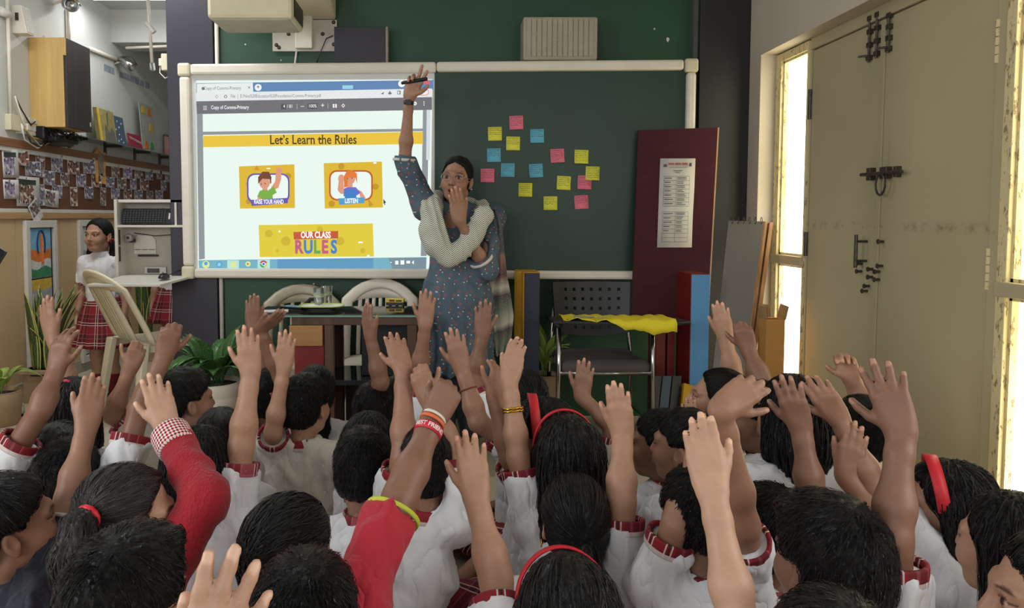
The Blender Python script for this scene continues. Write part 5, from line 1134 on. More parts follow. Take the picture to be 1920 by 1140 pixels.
# ---------------------------------------------------------------- hair (head frame)
def strands(V, c, axis=(0, 0, 1), f=26.0, g=5.0):
    """coordinates that run round an axis fast and along the strand slowly"""
    a = np.array(axis, np.float32); a /= np.linalg.norm(a); d = V-np.array(c, np.float32); L = np.linalg.norm(d, axis=1)+1e-6
    u = np.cross(a, [0, 1, 0] if abs(a[1]) < .9 else [1, 0, 0]); u /= np.linalg.norm(u); w = np.cross(a, u)
    px, py, pz = d@u, d@w, d@a; r = np.sqrt(px*px+py*py)+1e-6; lat = np.arctan2(pz, r)
    return np.stack([px/r*f, py/r*f, lat*g], 1)
def cap_field(h, thick, front, side, back, lo=(-.13, -.17, -.36), hi=(.13, .12, .16)):
    g = Fld(lo, hi, h)
    g.ell((0, -.014, .030), (.070+thick, .089+thick, .079+thick*1.15), k=0)
    g.ell((0, -.045, -.02), (.060+thick*.8, .058+thick*.7, .062), k=.03)
    Y = g.ax[1][None, :, None]; Z = g.ax[2][None, None, :]; X = np.abs(g.ax[0][:, None, None])
    zl = np.interp(g.ax[1], [-.10, -.060, -.038, -.028, .016, .036, .052, .064, .10], [back, back, (back+side)/2, side, side, side+.022, front-.010, front+.004, front+.02]).astype(np.float32)[None, :, None]
    d = (zl-Z)*.8+np.clip(.03-X, 0, .03)*.15*(Y > .04)
    k = .012; hh = np.maximum(k-np.abs(g.F-d), 0)/k; g.F = np.maximum(g.F, d)+hh*hh*k*.25
    return g
def comb(V, F, S, amp, seed=0):
    N = normals(V, F); return (V+N*(amp*(vnoise(S*.55, seed)[:, None]+.5*vnoise(S*1.3, seed+5)[:, None]))).astype(np.float32)
def tresses(V, F, S, src, n, L, w, lift, seed, steps=6):
    """adds fine locks that lie on the hair surface and run away from src"""
    rg = np.random.RandomState(seed); N = normals(V, F); i = rg.randint(0, len(V), n); P = V[i].copy(); src = np.array(src, np.float32); rows = []; Ls = L*rg.uniform(.5, 1.15, n)/steps; lf = lift*rg.uniform(0, 1, n)**2; wob = rg.normal(0, .16, (n, 3)).astype(np.float32)
    alive = np.ones(n, np.float32); tol = max(.010, L*.12)
    for k in range(steps+1):
        d2 = ((P[:, None, :]-V[None, ::2, :])**2).sum(2); j = d2.argmin(1)*2; nn = N[j]; alive = alive*(np.sqrt(d2.min(1)) < tol); P = P-nn*((P-V[j])*nn).sum(1)[:, None]
        q = P-src; t = q-nn*(q*nn).sum(1)[:, None]; t /= np.linalg.norm(t, axis=1, keepdims=True)+1e-6; t = t+wob; t -= nn*(t*nn).sum(1)[:, None]; t /= np.linalg.norm(t, axis=1, keepdims=True)+1e-6
        u = k/steps; side = np.cross(nn, t); ww = (w*(1-.75*u)*(.5+.5*min(1, u*4))*np.maximum(alive, .05))[:, None]; c = P+nn*(.0006+lf*(u**2)+.0016*math.sin(u*3.1))[:, None]; rows.append((c-side*ww, c+nn*ww*.5, c+side*ww, S[j])); P = P+t*(Ls*alive)[:, None]
    nv = len(V); VV = [V]; SS = [S]; FF = [F]; m3 = 3*n
    for k, (a, b, c, sj) in enumerate(rows): VV.append(np.stack([a, b, c], 1).reshape(-1, 3)); SS.append(np.repeat(sj+rg.uniform(-3, 3, (n, 1)), 3, 0))
    b0 = nv+np.arange(n)*3
    for k in range(steps):
        o0, o1 = b0+k*m3, b0+(k+1)*m3; FF.append(np.stack([o0, o0+1, o1+1, o1], 1)); FF.append(np.stack([o0+1, o0+2, o1+2, o1+1], 1))
    return np.concatenate(VV).astype(np.float32), np.concatenate(FF).astype(np.int32), np.concatenate(SS).astype(np.float32)
_HAIR = {}
def hair_mesh(style):
    """returns [(part name, mesh)] in the head frame"""
    if style in _HAIR: return _HAIR[style]
    out = []; h = .0048; m = m_hair
    base = style.split('_')[0]; brown = style.endswith('brown')
    if brown: m = m_hairb
    def done(name, V, F, S, mm=None, amp=.0018, seed=0, src=(0, -.03, .12), n=520, L=.075, w=.0016, lift=.004):
        V = comb(V, F, S, amp, seed); V, F, S = tresses(V, F, S, src, n, L, w, lift, seed+len(style)); me = mesh_np(name, V, F, mm or m); add_attr(me, 'strand', S, 'FLOAT_VECTOR'); out.append((name, me))
    crown = (0, -.035, .0)
    if base in ('short', 'shortb', 'crop'):
        th = {'short': .013, 'shortb': .018, 'crop': .008}[base]
        g = cap_field(h, th, .052, .012, -.062 if base != 'crop' else -.050)
        if base == 'shortb': g.cone((-.03, .06, .085), (.035, .055, .088), .026, .022, .02)
        V, F = g.mesh(); S = strands(V, (0.01, -.05, .02), (0, -.5, .9), 30, 6); done('hair', V, F, S, amp=.0024, seed=len(style), src=(.01, -.045, .10), n=900, L=.042, w=.0017, lift=.005)
    elif base in ('slick',):
        g = cap_field(h, .016, .058, .016, -.058); V, F = g.mesh(); S = np.stack([V[:, 0]*420, V[:, 1]*30, V[:, 2]*60], 1).astype(np.float32); done('hair', V, F, S, amp=.0022, src=(.03, .16, .06), n=900, L=.08, w=.0018)
    else:
        th = .0085 if base != 'pig' and base != 'bun' else .006; g = cap_field(h, th, .069, -.002, -.07)
        if base == 'long' or base == 'bob' or base == 'band':
            L = {'long': -.27, 'bob': -.13, 'band': -.24}[base]; fl = (np.array([0, 1, 0], np.float32), .62)
            g.cone((0, -.052, .02), (0, -.062, L*.55), .080, .084, .03, flat=fl); g.cone((0, -.062, L*.55), (0, -.058, L), .084, .066, .03, flat=fl)
            for s in (-1, 1): g.cone((s*.066, -.01, .02), (s*.074, -.018, L*.75), .024, .022, .02); 
            V, F = g.mesh(); S = strands(V, (0, -.02, .08), (0, 0, 1), 34, 3); low = V[:, 2] < -.02; S[low, 0] = S[low, 0]; S[:, 2] += V[:, 2]*10; done('hair', V, F, S, amp=.0034, seed=3, src=(0, -.01, .14), n=900, L=.14, w=.002, lift=.006)
        elif base == 'pony':
            g.cone((0, -.086, -.005), (0, -.108, -.005), .022, .018, .012); V, F = g.mesh(); S = strands(V, (0, -.125, -.01), (0, -1, .0), 30, 5); done('hair', V, F, S, amp=.0018, src=(0, -.15, -.01), n=800, L=.09, w=.0014, lift=.003)
            g = Fld((-.06, -.20, -.24), (.08, -.06, .04), .0048); P = [(0, -.100, -.004), (.004, -.128, -.020), (.010, -.138, -.06), (.018, -.128, -.12), (.024, -.118, -.18)]; R_ = [.016, .026, .031, .026, .008]
            for i in range(4): g.cone(P[i], P[i+1], R_[i], R_[i+1], .014)
            V, F = g.mesh(); S = strands(V, (.01, -.128, .3), (0, 0, 1), 30, 4); done('ponytail', V, F, S, amp=.003, src=(0, -.10, .06), n=260, L=.10)
            out.append(('hair_tie', MB().tube([(.020*math.cos(q), -.106, -.004+.020*math.sin(q)) for q in np.linspace(0, 6.28, 14)[:-1]], .006, 8, True).mesh('hair_tie', m_redband if not style.endswith('dark') else m_black, True)))
        elif base == 'side':   # high tail falling at one side
            V, F = g.mesh(); S = strands(V, (.062, -.085, .035), (.6, -.8, .3), 30, 5); done('hair', V, F, S, src=(.10, -.12, .04), n=800, L=.09, lift=.005)
            g = Fld((-.02, -.20, -.22), (.19, .02, .09), .0048); P = [(.060, -.068, .040), (.088, -.088, .030), (.106, -.094, -.02), (.104, -.090, -.09), (.094, -.086, -.16)]; R_ = [.016, .032, .042, .036, .010]
            for i in range(4): g.cone(P[i], P[i+1], R_[i], R_[i+1], .016)
            V, F = g.mesh(); S = strands(V, (.10, -.09, .3), (0, 0, 1), 30, 4); done('ponytail', V, F, S, amp=.004, src=(.06, -.06, .12), n=360, L=.12, lift=.012)
            M_ = Vector((.8, -.6, -.1)).normalized(); u_ = M_.orthogonal().normalized(); w_ = M_.cross(u_); out.append(('hair_tie', MB().tube([Vector((.068, -.074, .039))+u_*(.022*math.cos(q))+w_*(.022*math.sin(q)) for q in np.linspace(0, 6.28, 14)[:-1]], .007, 8, True).mesh('hair_tie', m_redband, True)))
        elif base == 'pig':
            V, F = g.mesh(); S = strands(V, (0, -.02, .11), (0, 0, 1), 34, 4); done('hair', V, F, S)
            for s in (-1, 1):
                g = Fld((-.04, -.05, -.20), (.05, .05, .02), .0048); P = [(0, 0, 0), (.014, 0, -.02), (.016, .004, -.08), (.008, .006, -.15)]; R_ = [.013, .024, .027, .008]
                for i in range(3): g.cone(P[i], P[i+1], R_[i], R_[i+1], .012)
                V, F = g.mesh(); V = V*np.array([s, 1, 1], np.float32)+np.array([s*.070, -.040, -.045], np.float32)
                if s < 0: F = F[:, ::-1]
                S = strands(V, (s*.08, -.04, .3), (0, 0, 1), 26, 4); done('pigtail', V, F, S, amp=.003, src=(s*.07, -.04, .06), n=160, L=.06)
                out.append(('hair_tie', MB().tube([(s*(.072+.0*q), -.040+.017*math.cos(q), -.043+.017*math.sin(q)) for q in np.linspace(0, 6.28, 14)[:-1]], .0055, 8, True).mesh('hair_tie', m_redband, True)))
        elif base == 'bun':
            g.cone((0, -.10, -.02), (0, -.118, -.035), .030, .032, .014); V, F = g.mesh(); S = strands(V, (0, -.12, -.02), (0, -1, .0), 30, 5); done('hair', V, F, S)
        elif base == 'cap': V, F = g.mesh(); S = strands(V, (0, -.10, -.01), (0, -.9, .3), 30, 5); done('hair', V, F, S)
    _HAIR[style] = out; return out
def hairband_mesh(thin=False):
    k = 'band_thin' if thin else 'band_wide'
    if k in _HAIR: return _HAIR[k]
    w = .005 if thin else .014; g = []
    for q in np.linspace(-.15, math.pi+.15, 25):
        c, s = math.cos(q), math.sin(q); rx_, rz_ = .0815, .0925
        g.append([Vector((rx_*c, .012-.02*max(0, s)*0+dy+.018*s, .026+rz_*s)) for dy in (-w, 0, w)])
    me = MB().grid(g).mesh('hairband', m_redband, True); _HAIR[k] = me; return me

# ---------------------------------------------------------------- hand + arm
FING = [(.0235, .071, (.026, .017, .014), .0083), (.0080, .075, (.029, .019, .015), .0085), (-.0078, .071, (.027, .018, .014), .0082), (-.0220, .063, (.021, .013, .0125), .0073)]
POSES = {'open': ([4.5, 1, -2.5, -7.5], [(5, 8, 6), (4, 6, 5), (5, 8, 6), (8, 10, 8)], 32, 10), 'tog': ([1.5, .5, -1, -3], [(6, 8, 6)]*4, 24, 8), 'spread': ([11, 3, -5, -14], [(6, 10, 8), (4, 8, 6), (7, 10, 8), (10, 12, 8)], 44, 6), 'relax': ([6, 2, -3, -8], [(18, 24, 14), (22, 26, 16), (26, 28, 18), (30, 30, 18)], 34, 12),
         'fan': ([7, 1, -6, -15], [(4, 8, 6)]*4, 22, 34), 'fist': ([2, 0, -1, -3], [(72, 95, 55)]*4, 30, 40), 'half': ([4, 1, -2, -6], [(40, 55, 35), (44, 58, 36), (48, 60, 36), (50, 60, 36)], 40, 20), 'cup': ([3, 1, -2, -6], [(30, 14, 8)]*4, 36, 14),
         'vee': ([12, -2, -6, -12], [(8, 10, 8), (4, 6, 5), (50, 60, 30), (55, 60, 30)], 42, 20), 'grip': ([4, 1, -2, -6], [(20, 40, 24), (48, 66, 40), (56, 70, 42), (60, 70, 42)], 44, 30)}
def hand_add(g, w, d, t_, n, s, pose, info):
    sp, cu, tho, thin_ = POSES[pose]
    P = lambda x, y, z: w+s*(x*t_+y*d+z*n)
    for (x, y, L, r) in FING: g.cone(P(x*.62, .004, 0), P(x, y, 0), .0125*s, .0105*s, .010*s)
    g.cone(P(.014, .016, -.004), P(.022, .045, -.006), .012*s, .011*s, .01*s); g.cone(P(-.018, .02, -.003), P(-.02, .045, -.004), .011*s, .010*s, .01*s)
    for (x, y, L, r), a, c in zip(FING, sp, cu):
        p = P(x, y, .0); ang = 0; a = math.radians(a); dd = math.cos(a)*d+math.sin(a)*t_; rr = r*s
        for j in range(3):
            ang += math.radians(c[j]); q = p+(math.cos(ang)*dd-math.sin(ang)*n)*(L[j]*s); r2 = (r-.0006*(j+1))*s
            g.cone(p, q, rr, r2, .0035*s if j else .006*s); info['knuckle'].append((p, rr)); p, rr = q, r2
        info['tips'].append((p, math.cos(ang)*n+math.sin(ang)*dd, r*s))
    a = math.radians(tho); p = P(.018, .020, -.004); ti = math.radians(thin_)
    for j, (L, r0, r1, k) in enumerate(((.031, .0125, .0098, 1.25), (.023, .0092, .0082, .85), (.017, .0083, .0066, .6))):
        dd = math.cos(a*k)*d+math.sin(a*k)*t_; dd = math.cos(ti)*dd-math.sin(ti)*n*.8; q = p+dd*(L*s); g.cone(p, q, r0*s, r1*s, .006*s if j == 0 else .003*s); p = q
    info['tips'].append((p, .6*n+.6*t_, .007*s))
def arm_geo(S, E, W, d, t_, n, s, pose, h, col, thick=1.0, hs=1.0):
    """skin of one arm: upper arm, forearm, hand"""
    pts = np.array([S, E, W, W+d*.15*s*hs, W+t_*.06*s, W-n*.08*s, W+d*.08*s-n*.06*s]); g = Fld(pts.min(0)-.045*s, pts.max(0)+.045*s, h); s2 = s*thick
    fa = W-E; L = np.linalg.norm(fa)
    g.cone(S, E, .036*s2, .0285*s2, .01); g.cone(E, E+fa*.30, .0280*s2, .0300*s2, .02); g.cone(E+fa*.30, E+fa*.80, .0300*s2, .0208*s2, .02)
    g.cone(E+fa*.80, W, .0208*s2, .0198*s2, .015, flat=(n, .84)); info = dict(tips=[], knuckle=[])
    g.cone(W-d*.004, W+d*.016*s, .0195*s, .021*s*hs, .016, flat=(n, .74)); hand_add(g, W, d, t_, n, s*hs, pose, info)
    V, F = g.mesh(); V = relax(V, F, 1, .35); N = normals(V, F); C = np.tile(col, (len(V), 1)); x = (V-W)@d
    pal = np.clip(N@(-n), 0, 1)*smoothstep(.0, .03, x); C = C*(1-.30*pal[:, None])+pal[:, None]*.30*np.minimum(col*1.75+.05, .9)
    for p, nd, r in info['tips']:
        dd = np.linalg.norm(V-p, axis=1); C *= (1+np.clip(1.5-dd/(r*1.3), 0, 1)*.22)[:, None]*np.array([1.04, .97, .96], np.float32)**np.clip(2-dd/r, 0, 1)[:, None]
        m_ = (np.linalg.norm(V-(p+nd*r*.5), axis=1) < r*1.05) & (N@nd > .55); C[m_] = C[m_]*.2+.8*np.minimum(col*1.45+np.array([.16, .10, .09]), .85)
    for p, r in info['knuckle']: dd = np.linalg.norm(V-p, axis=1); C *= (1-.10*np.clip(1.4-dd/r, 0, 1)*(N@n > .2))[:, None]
    return V, F, C.astype(np.float32)

# ---------------------------------------------------------------- clothes pieces shared between children
def ring_mesh(name, prof, m, seg=22, flat=1.0):
    """band of revolution with plaid coordinates; prof = [(r, z)]"""
    V = []; UV = []; F = []
    for r, z in prof:
        for k in range(seg): q = 2*math.pi*k/seg; V.append((r*math.cos(q), r*math.sin(q)*flat, z)); UV.append((math.sin(q)*.05 if False else abs(((k/seg*2) % 2)-1)*.16, z*.25+.03, 0))
    for i in range(len(prof)-1):
        for k in range(seg): F.append((i*seg+k, i*seg+(k+1) % seg, (i+1)*seg+(k+1) % seg, (i+1)*seg+k))
    me = mesh_np(name, np.array(V), np.array(F), m); add_attr(me, 'uvw', np.array(UV), 'FLOAT_VECTOR'); return me
_CL = {}
def cuff_me(m):
    k = ('cuff', m.name)
    if k not in _CL: _CL[k] = ring_mesh('sleeve_cuff', [(.044, -.004), (.0515, -.016), (.0525, -.014), (.0535, .012), (.0530, .016), (.046, .016), (.044, .008)], m)
    return _CL[k]
def collar_me(m):
    k = ('collar', m.name)
    if k not in _CL: _CL[k] = ring_mesh('collar', [(.046, -.012), (.049, .016), (.0515, .019), (.0545, .016), (.064, -.014), (.062, -.016), (.052, .006)], m, 26, 1.05)
    return _CL[k]
def M4(o, x, y, z, s=1.0): return frame(o, Vector(x)*s, Vector(y)*s, Vector(z)*s)
def along(o, zdir, s=1.0):
    z = Vector(zdir).normalized(); x = z.orthogonal().normalized(); return frame(o, x*s, z.cross(x)*s, z*s)
NP = lambda v: np.array([v[0], v[1], v[2]], np.float32)
def uni(v): return v/(np.linalg.norm(v)+1e-9)
def ik(S, W, lu, lf, pole):
    d = W-S; L = np.linalg.norm(d); u = uni(d); L2 = min(L, (lu+lf)*.999); a = (lu*lu-lf*lf+L2*L2)/(2*L2); hh = math.sqrt(max(lu*lu-a*a, 0)); p = pole-u*(pole@u); return S+u*a*(L/L2)+uni(p)*hh
def garment(name, parts, lo, hi, h, m, wr, seed, axis=None, cut=None, uv=None):
    """cloth surface from a list of field operations, with folds"""
    g = Fld(lo, hi, h)
    for op in parts: getattr(g, op[0])(*op[1], **(op[2] if len(op) > 2 else {}))
    V, F = g.mesh()
    if not len(F): return None, None, None
    N = normals(V, F)
    q = vnoise((V+.03*np.stack([vnoise(V*7, seed+8)]*3, 1))*np.array([17, 17, 9], np.float32), seed); q2 = vnoise(V*np.array([38, 38, 18], np.float32), seed+3); fold = (1-np.abs(q))**3-.4+.35*((1-np.abs(q2))**2-.4)
    V = (V+N*(wr*fold)[:, None]).astype(np.float32)
    return V, F, N
PEOPLE = []
def person(base, label, V, F, C, m=None):
    C = C*(1+.09*vnoise(V*28, 2)+.05*vnoise(V*95, 4))[:, None]; me = mesh_np('person', V-NP(base), F, m or m_skin); add_attr(me, 'Col', np.clip(C, 0, 1).astype(np.float32))
    o = link('person', me); o.location = base; tag(o, label, 'person', None); PEOPLE.append(o); return o
def put(name, me, par, M):
    o = link(name, me, par); o.matrix_local = Matrix.Translation(-Vector(par.location)) @ M; return o
def put_np(name, V, F, m, par, uv=None):
    me = mesh_np(name, V-NP(par.location), F, m)
    if uv is not None: add_attr(me, 'uvw', uv, 'FLOAT_VECTOR')
    return link(name, me, par)
LOG = []
def kid(label, head, Y, yaw=0, pitch=0, roll=0, hs=.97, body=None, hair='short', skin='b', shirt='white', arms=(), band=None, lower='skirt', collar=True, trunk=None, size=1.0, extras=None, show_head=True, group='children sitting on the floor', legs=True, abs_c=False):
    """a child sitting on the floor. head=(px,py) of the top of the head, Y its distance; yaw 0 looks at the board, positive turns towards the passage"""
    s = size; hc = NP(at(head[0], head[1]+(.118*hs*size*1400/Y if not abs_c else 0), Y)); ya = math.radians(yaw); by = math.radians(body if body is not None else yaw*.35)
    f = np.array([-math.sin(by), math.cos(by), 0], np.float32); r = np.array([math.cos(by), math.sin(by), 0], np.float32); z = np.array([0, 0, 1], np.float32)
    Hm = Matrix.Translation(Vector(hc)) @ rotz(ya) @ Matrix.Rotation(math.radians(pitch), 4, 'X') @ Matrix.Rotation(math.radians(roll), 4, 'Y') @ Matrix.Scale(hs*s, 4)
    nk = NP(Hm @ Vector((0, -.034, -.122)))
    pel = np.array([nk[0], nk[1]-.03, 0.0], np.float32)-f*.0+(NP((trunk[0], trunk[1], 0)) if trunk is not None else 0)
    L = np.linalg.norm(nk-pel); up = uni(nk-pel); base = Vector((pel[0], pel[1], 0)); col = tone(skin)
    LOG.append((label[:30], round(float(hc[2]+.11*hs*s), 2)))
    near = Y < 1.75; VS, FS, CS = [], [], []; nb = 0
    def addskin(V, F, C):
        nonlocal nb
        VS.append(V); FS.append(F+nb); CS.append(C); nb += len(V)
    hv, hf, hcx = head_get((.0046 if not near else .0042) if abs(yaw) > 40 else .0080); R = np.array(Hm.to_3x3(), np.float32)
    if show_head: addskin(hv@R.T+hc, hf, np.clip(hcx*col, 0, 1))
    # shoulders and arms
    sh = {}; AR = []
    for sd in (-1, 1): sh[sd] = nk+r*(sd*.118*s)-up*.060*s
    for a in arms:
        sd = a['side']; W = NP(at(*a['wr'])); S = sh[sd].copy()
        E = NP(at(*a['el'])) if 'el' in a else None
        hi_ = (E if E is not None else W)[2] > S[2]
        if hi_: S = S+up*.03*s-r*(sd*.018*s)
        if 'sh' in a: S = NP(at(*a['sh']))
        if E is None: E = ik(S, W, .185*s, .175*s, NP(a.get('pole', (sd*.6*r[0], -.3, -.6))))
        sh[sd] = S; tip = NP(at(*a['tip'])) if len(a['tip']) == 3 else NP(at(a['tip'][0], a['tip'][1], a['wr'][2]))
        d = uni(tip-W); vw = uni(W-NP(EYE)); t_ = uni(np.cross(d, vw)); 
        if a.get('th', 'L') == 'L': t_ = -t_
        if t_[0]*(1 if a.get('th', 'L') == 'R' else -1) < 0: t_ = -t_
        n = uni(np.cross(t_, d)); 
        if (n@vw) > 0: n = -n
        if a.get('vis') == 'palm': n = -n
        ro = math.radians(a.get('roll', 0)); t2 = math.cos(ro)*t_+math.sin(ro)*n; n2 = math.cos(ro)*n-math.sin(ro)*t_
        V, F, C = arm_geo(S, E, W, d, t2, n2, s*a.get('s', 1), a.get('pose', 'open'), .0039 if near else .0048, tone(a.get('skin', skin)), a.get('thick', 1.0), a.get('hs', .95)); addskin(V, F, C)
        LOG.append(('   arm', round(float(np.linalg.norm(E-S)), 2), round(float(np.linalg.norm(W-E)), 2))); AR.append((sd, S, E, W, a))
    free = [sd for sd in (-1, 1) if sd not in [q[0] for q in AR]]
    hips = pel+z*.075*s; rest = []
    for sd in free:
        E = sh[sd]+r*(sd*.05*s)+f*.04*s-up*.17*s; W = hips+r*(sd*.09*s)+f*.17*s+z*.06; rest.append((sd, sh[sd], E, W)); d = uni(f*.8-r*sd*.4-z*.2)
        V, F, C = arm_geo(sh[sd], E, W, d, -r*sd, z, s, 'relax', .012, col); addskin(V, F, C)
    # crossed legs
    if legs:
        lo = pel-np.array([.36, .36, 0]); hi = pel+np.array([.36, .36, .25]); g = Fld(lo, hi, .016); kn = {}
        for sd in (-1, 1):
            hp = hips+r*(sd*.06*s); k = hips+r*(sd*.20*s)+f*.21*s+z*.025*s; ft = hips+f*.26*s-r*(sd*.07*s)-z*.035; kn[sd] = k
            g.cone(hp, k, .06*s, .046*s, .01); g.cone(k, ft, .043*s, .030*s, .02); g.cone(ft, ft-r*(sd*.07*s)+f*.01, .028*s, .02*s, .01)
        V, F = g.mesh(); addskin(V, F, np.tile(col, (len(V), 1)))
    g = Fld(np.minimum(pel, nk)-.2, np.maximum(pel, nk)+.2, .024); g.cone(hips, nk-up*.05, .075*s, .05*s, .02); g.cone(nk-up*.05, nk+up*.02, .04*s, .04*s, .02)
    for sd in (-1, 1): g.cone(nk-up*.05, sh[sd], .035*s, .03*s, .02)
    V, F = g.mesh(); addskin(V, F, np.tile(col, (len(V), 1)))
    o = person(base, label, np.concatenate(VS), np.concatenate(FS), np.concatenate(CS))
    o['group'] = group
    if legs:
        P_ = [('cone', (hips-r*.05, hips+r*.05, .105*s, .105*s, .03))]
        for sd in (-1, 1): P_.append(('cone', (hips+r*(sd*.05*s), hips*.28+kn[sd]*.72, .085*s, .074*s, .05)))
        P_.append(('half', ((0, 0, .012), (0, 0, -1)))) ; P_.append(('cone', (hips+f*.10, hips+f*.17-z*.02, .05, .05, .05)))
        V, F, N = garment('lower', P_, lo, hi, .0135, None, .006, len(PEOPLE))
        d = V-pel; uv = np.stack([d@r*.9+.2*d[:, 2], d@f+.6*d[:, 2], 0*d[:, 0]], 1); put_np('skirt' if lower == 'skirt' else 'shorts', V, F, m_plaid if lower == 'skirt' else m_short, o, uv)
    # shirt
    Rm = np.stack([r, f, up], 1); msh = {'white': m_shirt, 'cream': m_shirt2, 'navy': m_navyt, 'red': m_redt, 'knit': m_knit, 'violet': m_violet}[shirt]
    ops = [('ell', (pel+up*(.26*L), (.132*s, .108*s, .24*L)), dict(R=Rm, k=0)), ('ell', (pel+up*(.50*L), (.122*s, .094*s, .26*L)), dict(R=Rm, k=.05)), ('ell', (pel+up*(.74*L), (.128*s, .090*s, .105*s)), dict(R=Rm, k=.05)),
           ('cone', (sh[-1], sh[1], .046*s, .046*s, .05)), ('cone', (nk-up*.02, sh[-1], .046*s, .042*s, .03)), ('cone', (nk-up*.02, sh[1], .046*s, .042*s, .03))]
    pts = [pel-.17, pel+.17, nk+up*.03, sh[-1]-.06, sh[1]+.06, sh[-1]+.06, sh[1]-.06]; ends = []; tail = []
    for q in AR+rest:
        sd, S, E = q[:3]; full = len(q) > 4 and q[4].get('sleeve') == 'long'; fr = (q[4].get('sl', .74) if len(q) > 4 else .6); D = E-S; LU = np.linalg.norm(D)
        if shirt == 'knit' and (full or len(q) <= 4):
            W = q[3]; e2 = E+(W-E)*.80; ops += [('cone', (S, E, .050*s, .046*s, .03)), ('cone', (E, e2, .046*s, .040*s, .02), dict(cut=True))]; tail.append((e2, uni(W-E), .036*s, .75)); pts += [E-.07, E+.07, e2-.07, e2+.07]
        else:
            e2 = S+D*fr; ops += [('cone', (S, e2, .048*s, .0535*s, .03), dict(cut=True))]; tail.append((e2, uni(D), .047*s, 1.0)); pts += [e2-.08, e2+.08]
        ends.append((sd, e2, tail[-1][1], q))
    ops.append(('cone', (nk-up*.02, nk+up*.10, .043*s, .05*s, .01, 's'))); ops.append(('half', ((0, 0, .015), (0, 0, -1))))
    pts = np.array(pts); V, F, N = garment('shirt', ops, pts.min(0), pts.max(0), .0098 if near else .0118, msh, .015 if shirt != 'knit' else .008, len(PEOPLE)*3)
    put_np('shirt' if shirt not in ('knit', 'violet') else 'sweater', V, F, msh, o)
    mt = m_plaidc if (len(PEOPLE) % 3) else m_plaidp
    if shirt in ('white', 'cream'):
        for sd, e2, D, q in ends: put('sleeve_cuff', cuff_me(mt), o, along(Vector(e2), D, s*1.02))
        if collar: put('collar', collar_me(mt), o, M4(Vector(nk-up*.004), r, f, up, s*1.0))
    elif shirt == 'knit':
        for sd, e2, D, q in ends: put('knit_cuff', knit_cuff(), o, along(Vector(e2), D, s*.86))
    elif shirt in ('navy', 'red'):
        for sd, e2, D, q in ends: put('sleeve_hem', hem_me('navy' if shirt == 'navy' else 'lime'), o, along(Vector(e2), D, s))
    # hair
    if show_head:
        for nm_, me in hair_mesh(hair): put(nm_, me, o, Hm)
        if band: ob = put('hairband', hairband_mesh(band == 'thin'), o, Hm @ Matrix.Translation((0, 0, .002))); md = ob.modifiers.new('s', 'SOLIDIFY'); md.thickness = .004; md.offset = 1
    if extras: extras(o, dict(Hm=Hm, AR=AR, nk=nk, s=s, r=r, f=f, up=up))
    return o
def knit_cuff():
    if 'knit' not in _CL: _CL['knit'] = ring_mesh('knit_cuff', [(.040, -.03), (.050, -.026), (.051, -.02), (.0505, .028), (.049, .034), (.043, .034), (.041, .02)], m_check)
    return _CL['knit']
def hem_me(c):
    if c not in _CL: _CL[c] = ring_mesh('sleeve_hem', [(.046, -.004), (.0525, -.006), (.0530, .002), (.046, .003)], mat('pale_hem' if c == 'navy' else 'lime_hem', rgb(176, 170, 156) if c == 'navy' else rgb(190, 196, 60), .7))
    return _CL[c]
def bangle(name, fr, m, r, tube, part='forearm', s=1.0, n=1):
    def fn(o, k, i=0):
        sd, S, E, W, a = k['AR'][i]; p = E+(W-E)*fr; D = uni(W-E); M_ = along(Vector(p), D)
        put(name, MB().tube([(r*math.cos(q), r*math.sin(q), .0015*math.sin(q*9)*(n > 1)) for q in np.linspace(0, 6.2832, 25)[:-1]], tube, 8, True).mesh(name, m, True), o, M_)
    return fn
# ================================================================== the class, roughly from the board towards the camera
A_ = lambda side, wr, tip, el=None, **k: dict(side=side, wr=wr, tip=tip, **({'el': el} if el else {}), **k)
# back rows
kid('girl with a red-tied ponytail sitting below the glass table', (592, 682), 3.0, yaw=15, hair='pony', skin='b')
kid('child half hidden by raised arms, one hand bent flat over the table edge', (508, 690), 2.9, hair='short', skin='c', arms=[A_(1, (487, 617, 2.75), (546, 580, 2.7), (526, 705, 2.8), pose='tog', th='L', roll=50), A_(-1, (474, 612, 3.0), (473, 558), (486, 690, 2.95), pose='tog', th='R')])
kid('child behind a thick raised arm, hand up before the teacher\'s dress', (750, 702), 2.9, hair='short', skin='b', body=-55, arms=[A_(1, (797, 610, 2.72), (804, 533), (786, 700, 2.8), pose='open', th='L')])
kid('boy with short black hair, slim hand raised edge-on before the table', (703, 714), 2.75, hair='short', skin='c', body=-40, arms=[A_(-1, (695, 634, 2.7), (682, 562), (714, 716, 2.7), pose='tog', th='R', roll=50)])
kid('girl with dark tied hair near the navy box, thumb of raised hand stretched out', (985, 692), 2.65, yaw=10, hair='pony_dark', skin='c', body=45, arms=[A_(-1, (904, 630, 2.7), (906, 568), (887, 708, 2.7), pose='open', th='R')])
kid('boy in profile with short hair, fist-like hand raised over his face by the cream chair', (350, 689), 2.6, yaw=-48, hair='short', skin='b', shirt='cream', arms=[A_(-1, (244, 692, 2.55), (264, 640), (210, 778, 2.55), pose='half', th='L')])
kid('girl with short hair in a cream shirt, hand raised beside the white pot', (575, 699), 2.6, yaw=-22, hair='short', skin='a', shirt='cream', arms=[A_(-1, (532, 692, 2.5), (541, 612), (512, 812, 2.5), pose='open', th='L')], lower='skirt')
kid('girl in profile looking up at the board, hand held to her mouth', (1345, 688), 2.5, yaw=72, pitch=12, body=30, hair='pony_dark', skin='a', arms=[A_(1, (1360, 634, 2.6), (1350, 572), (1374, 700, 2.58), pose='tog', th='L'), A_(-1, (1292, 806, 2.42), (1291, 756), pose='cup', th='R', s=.85)])
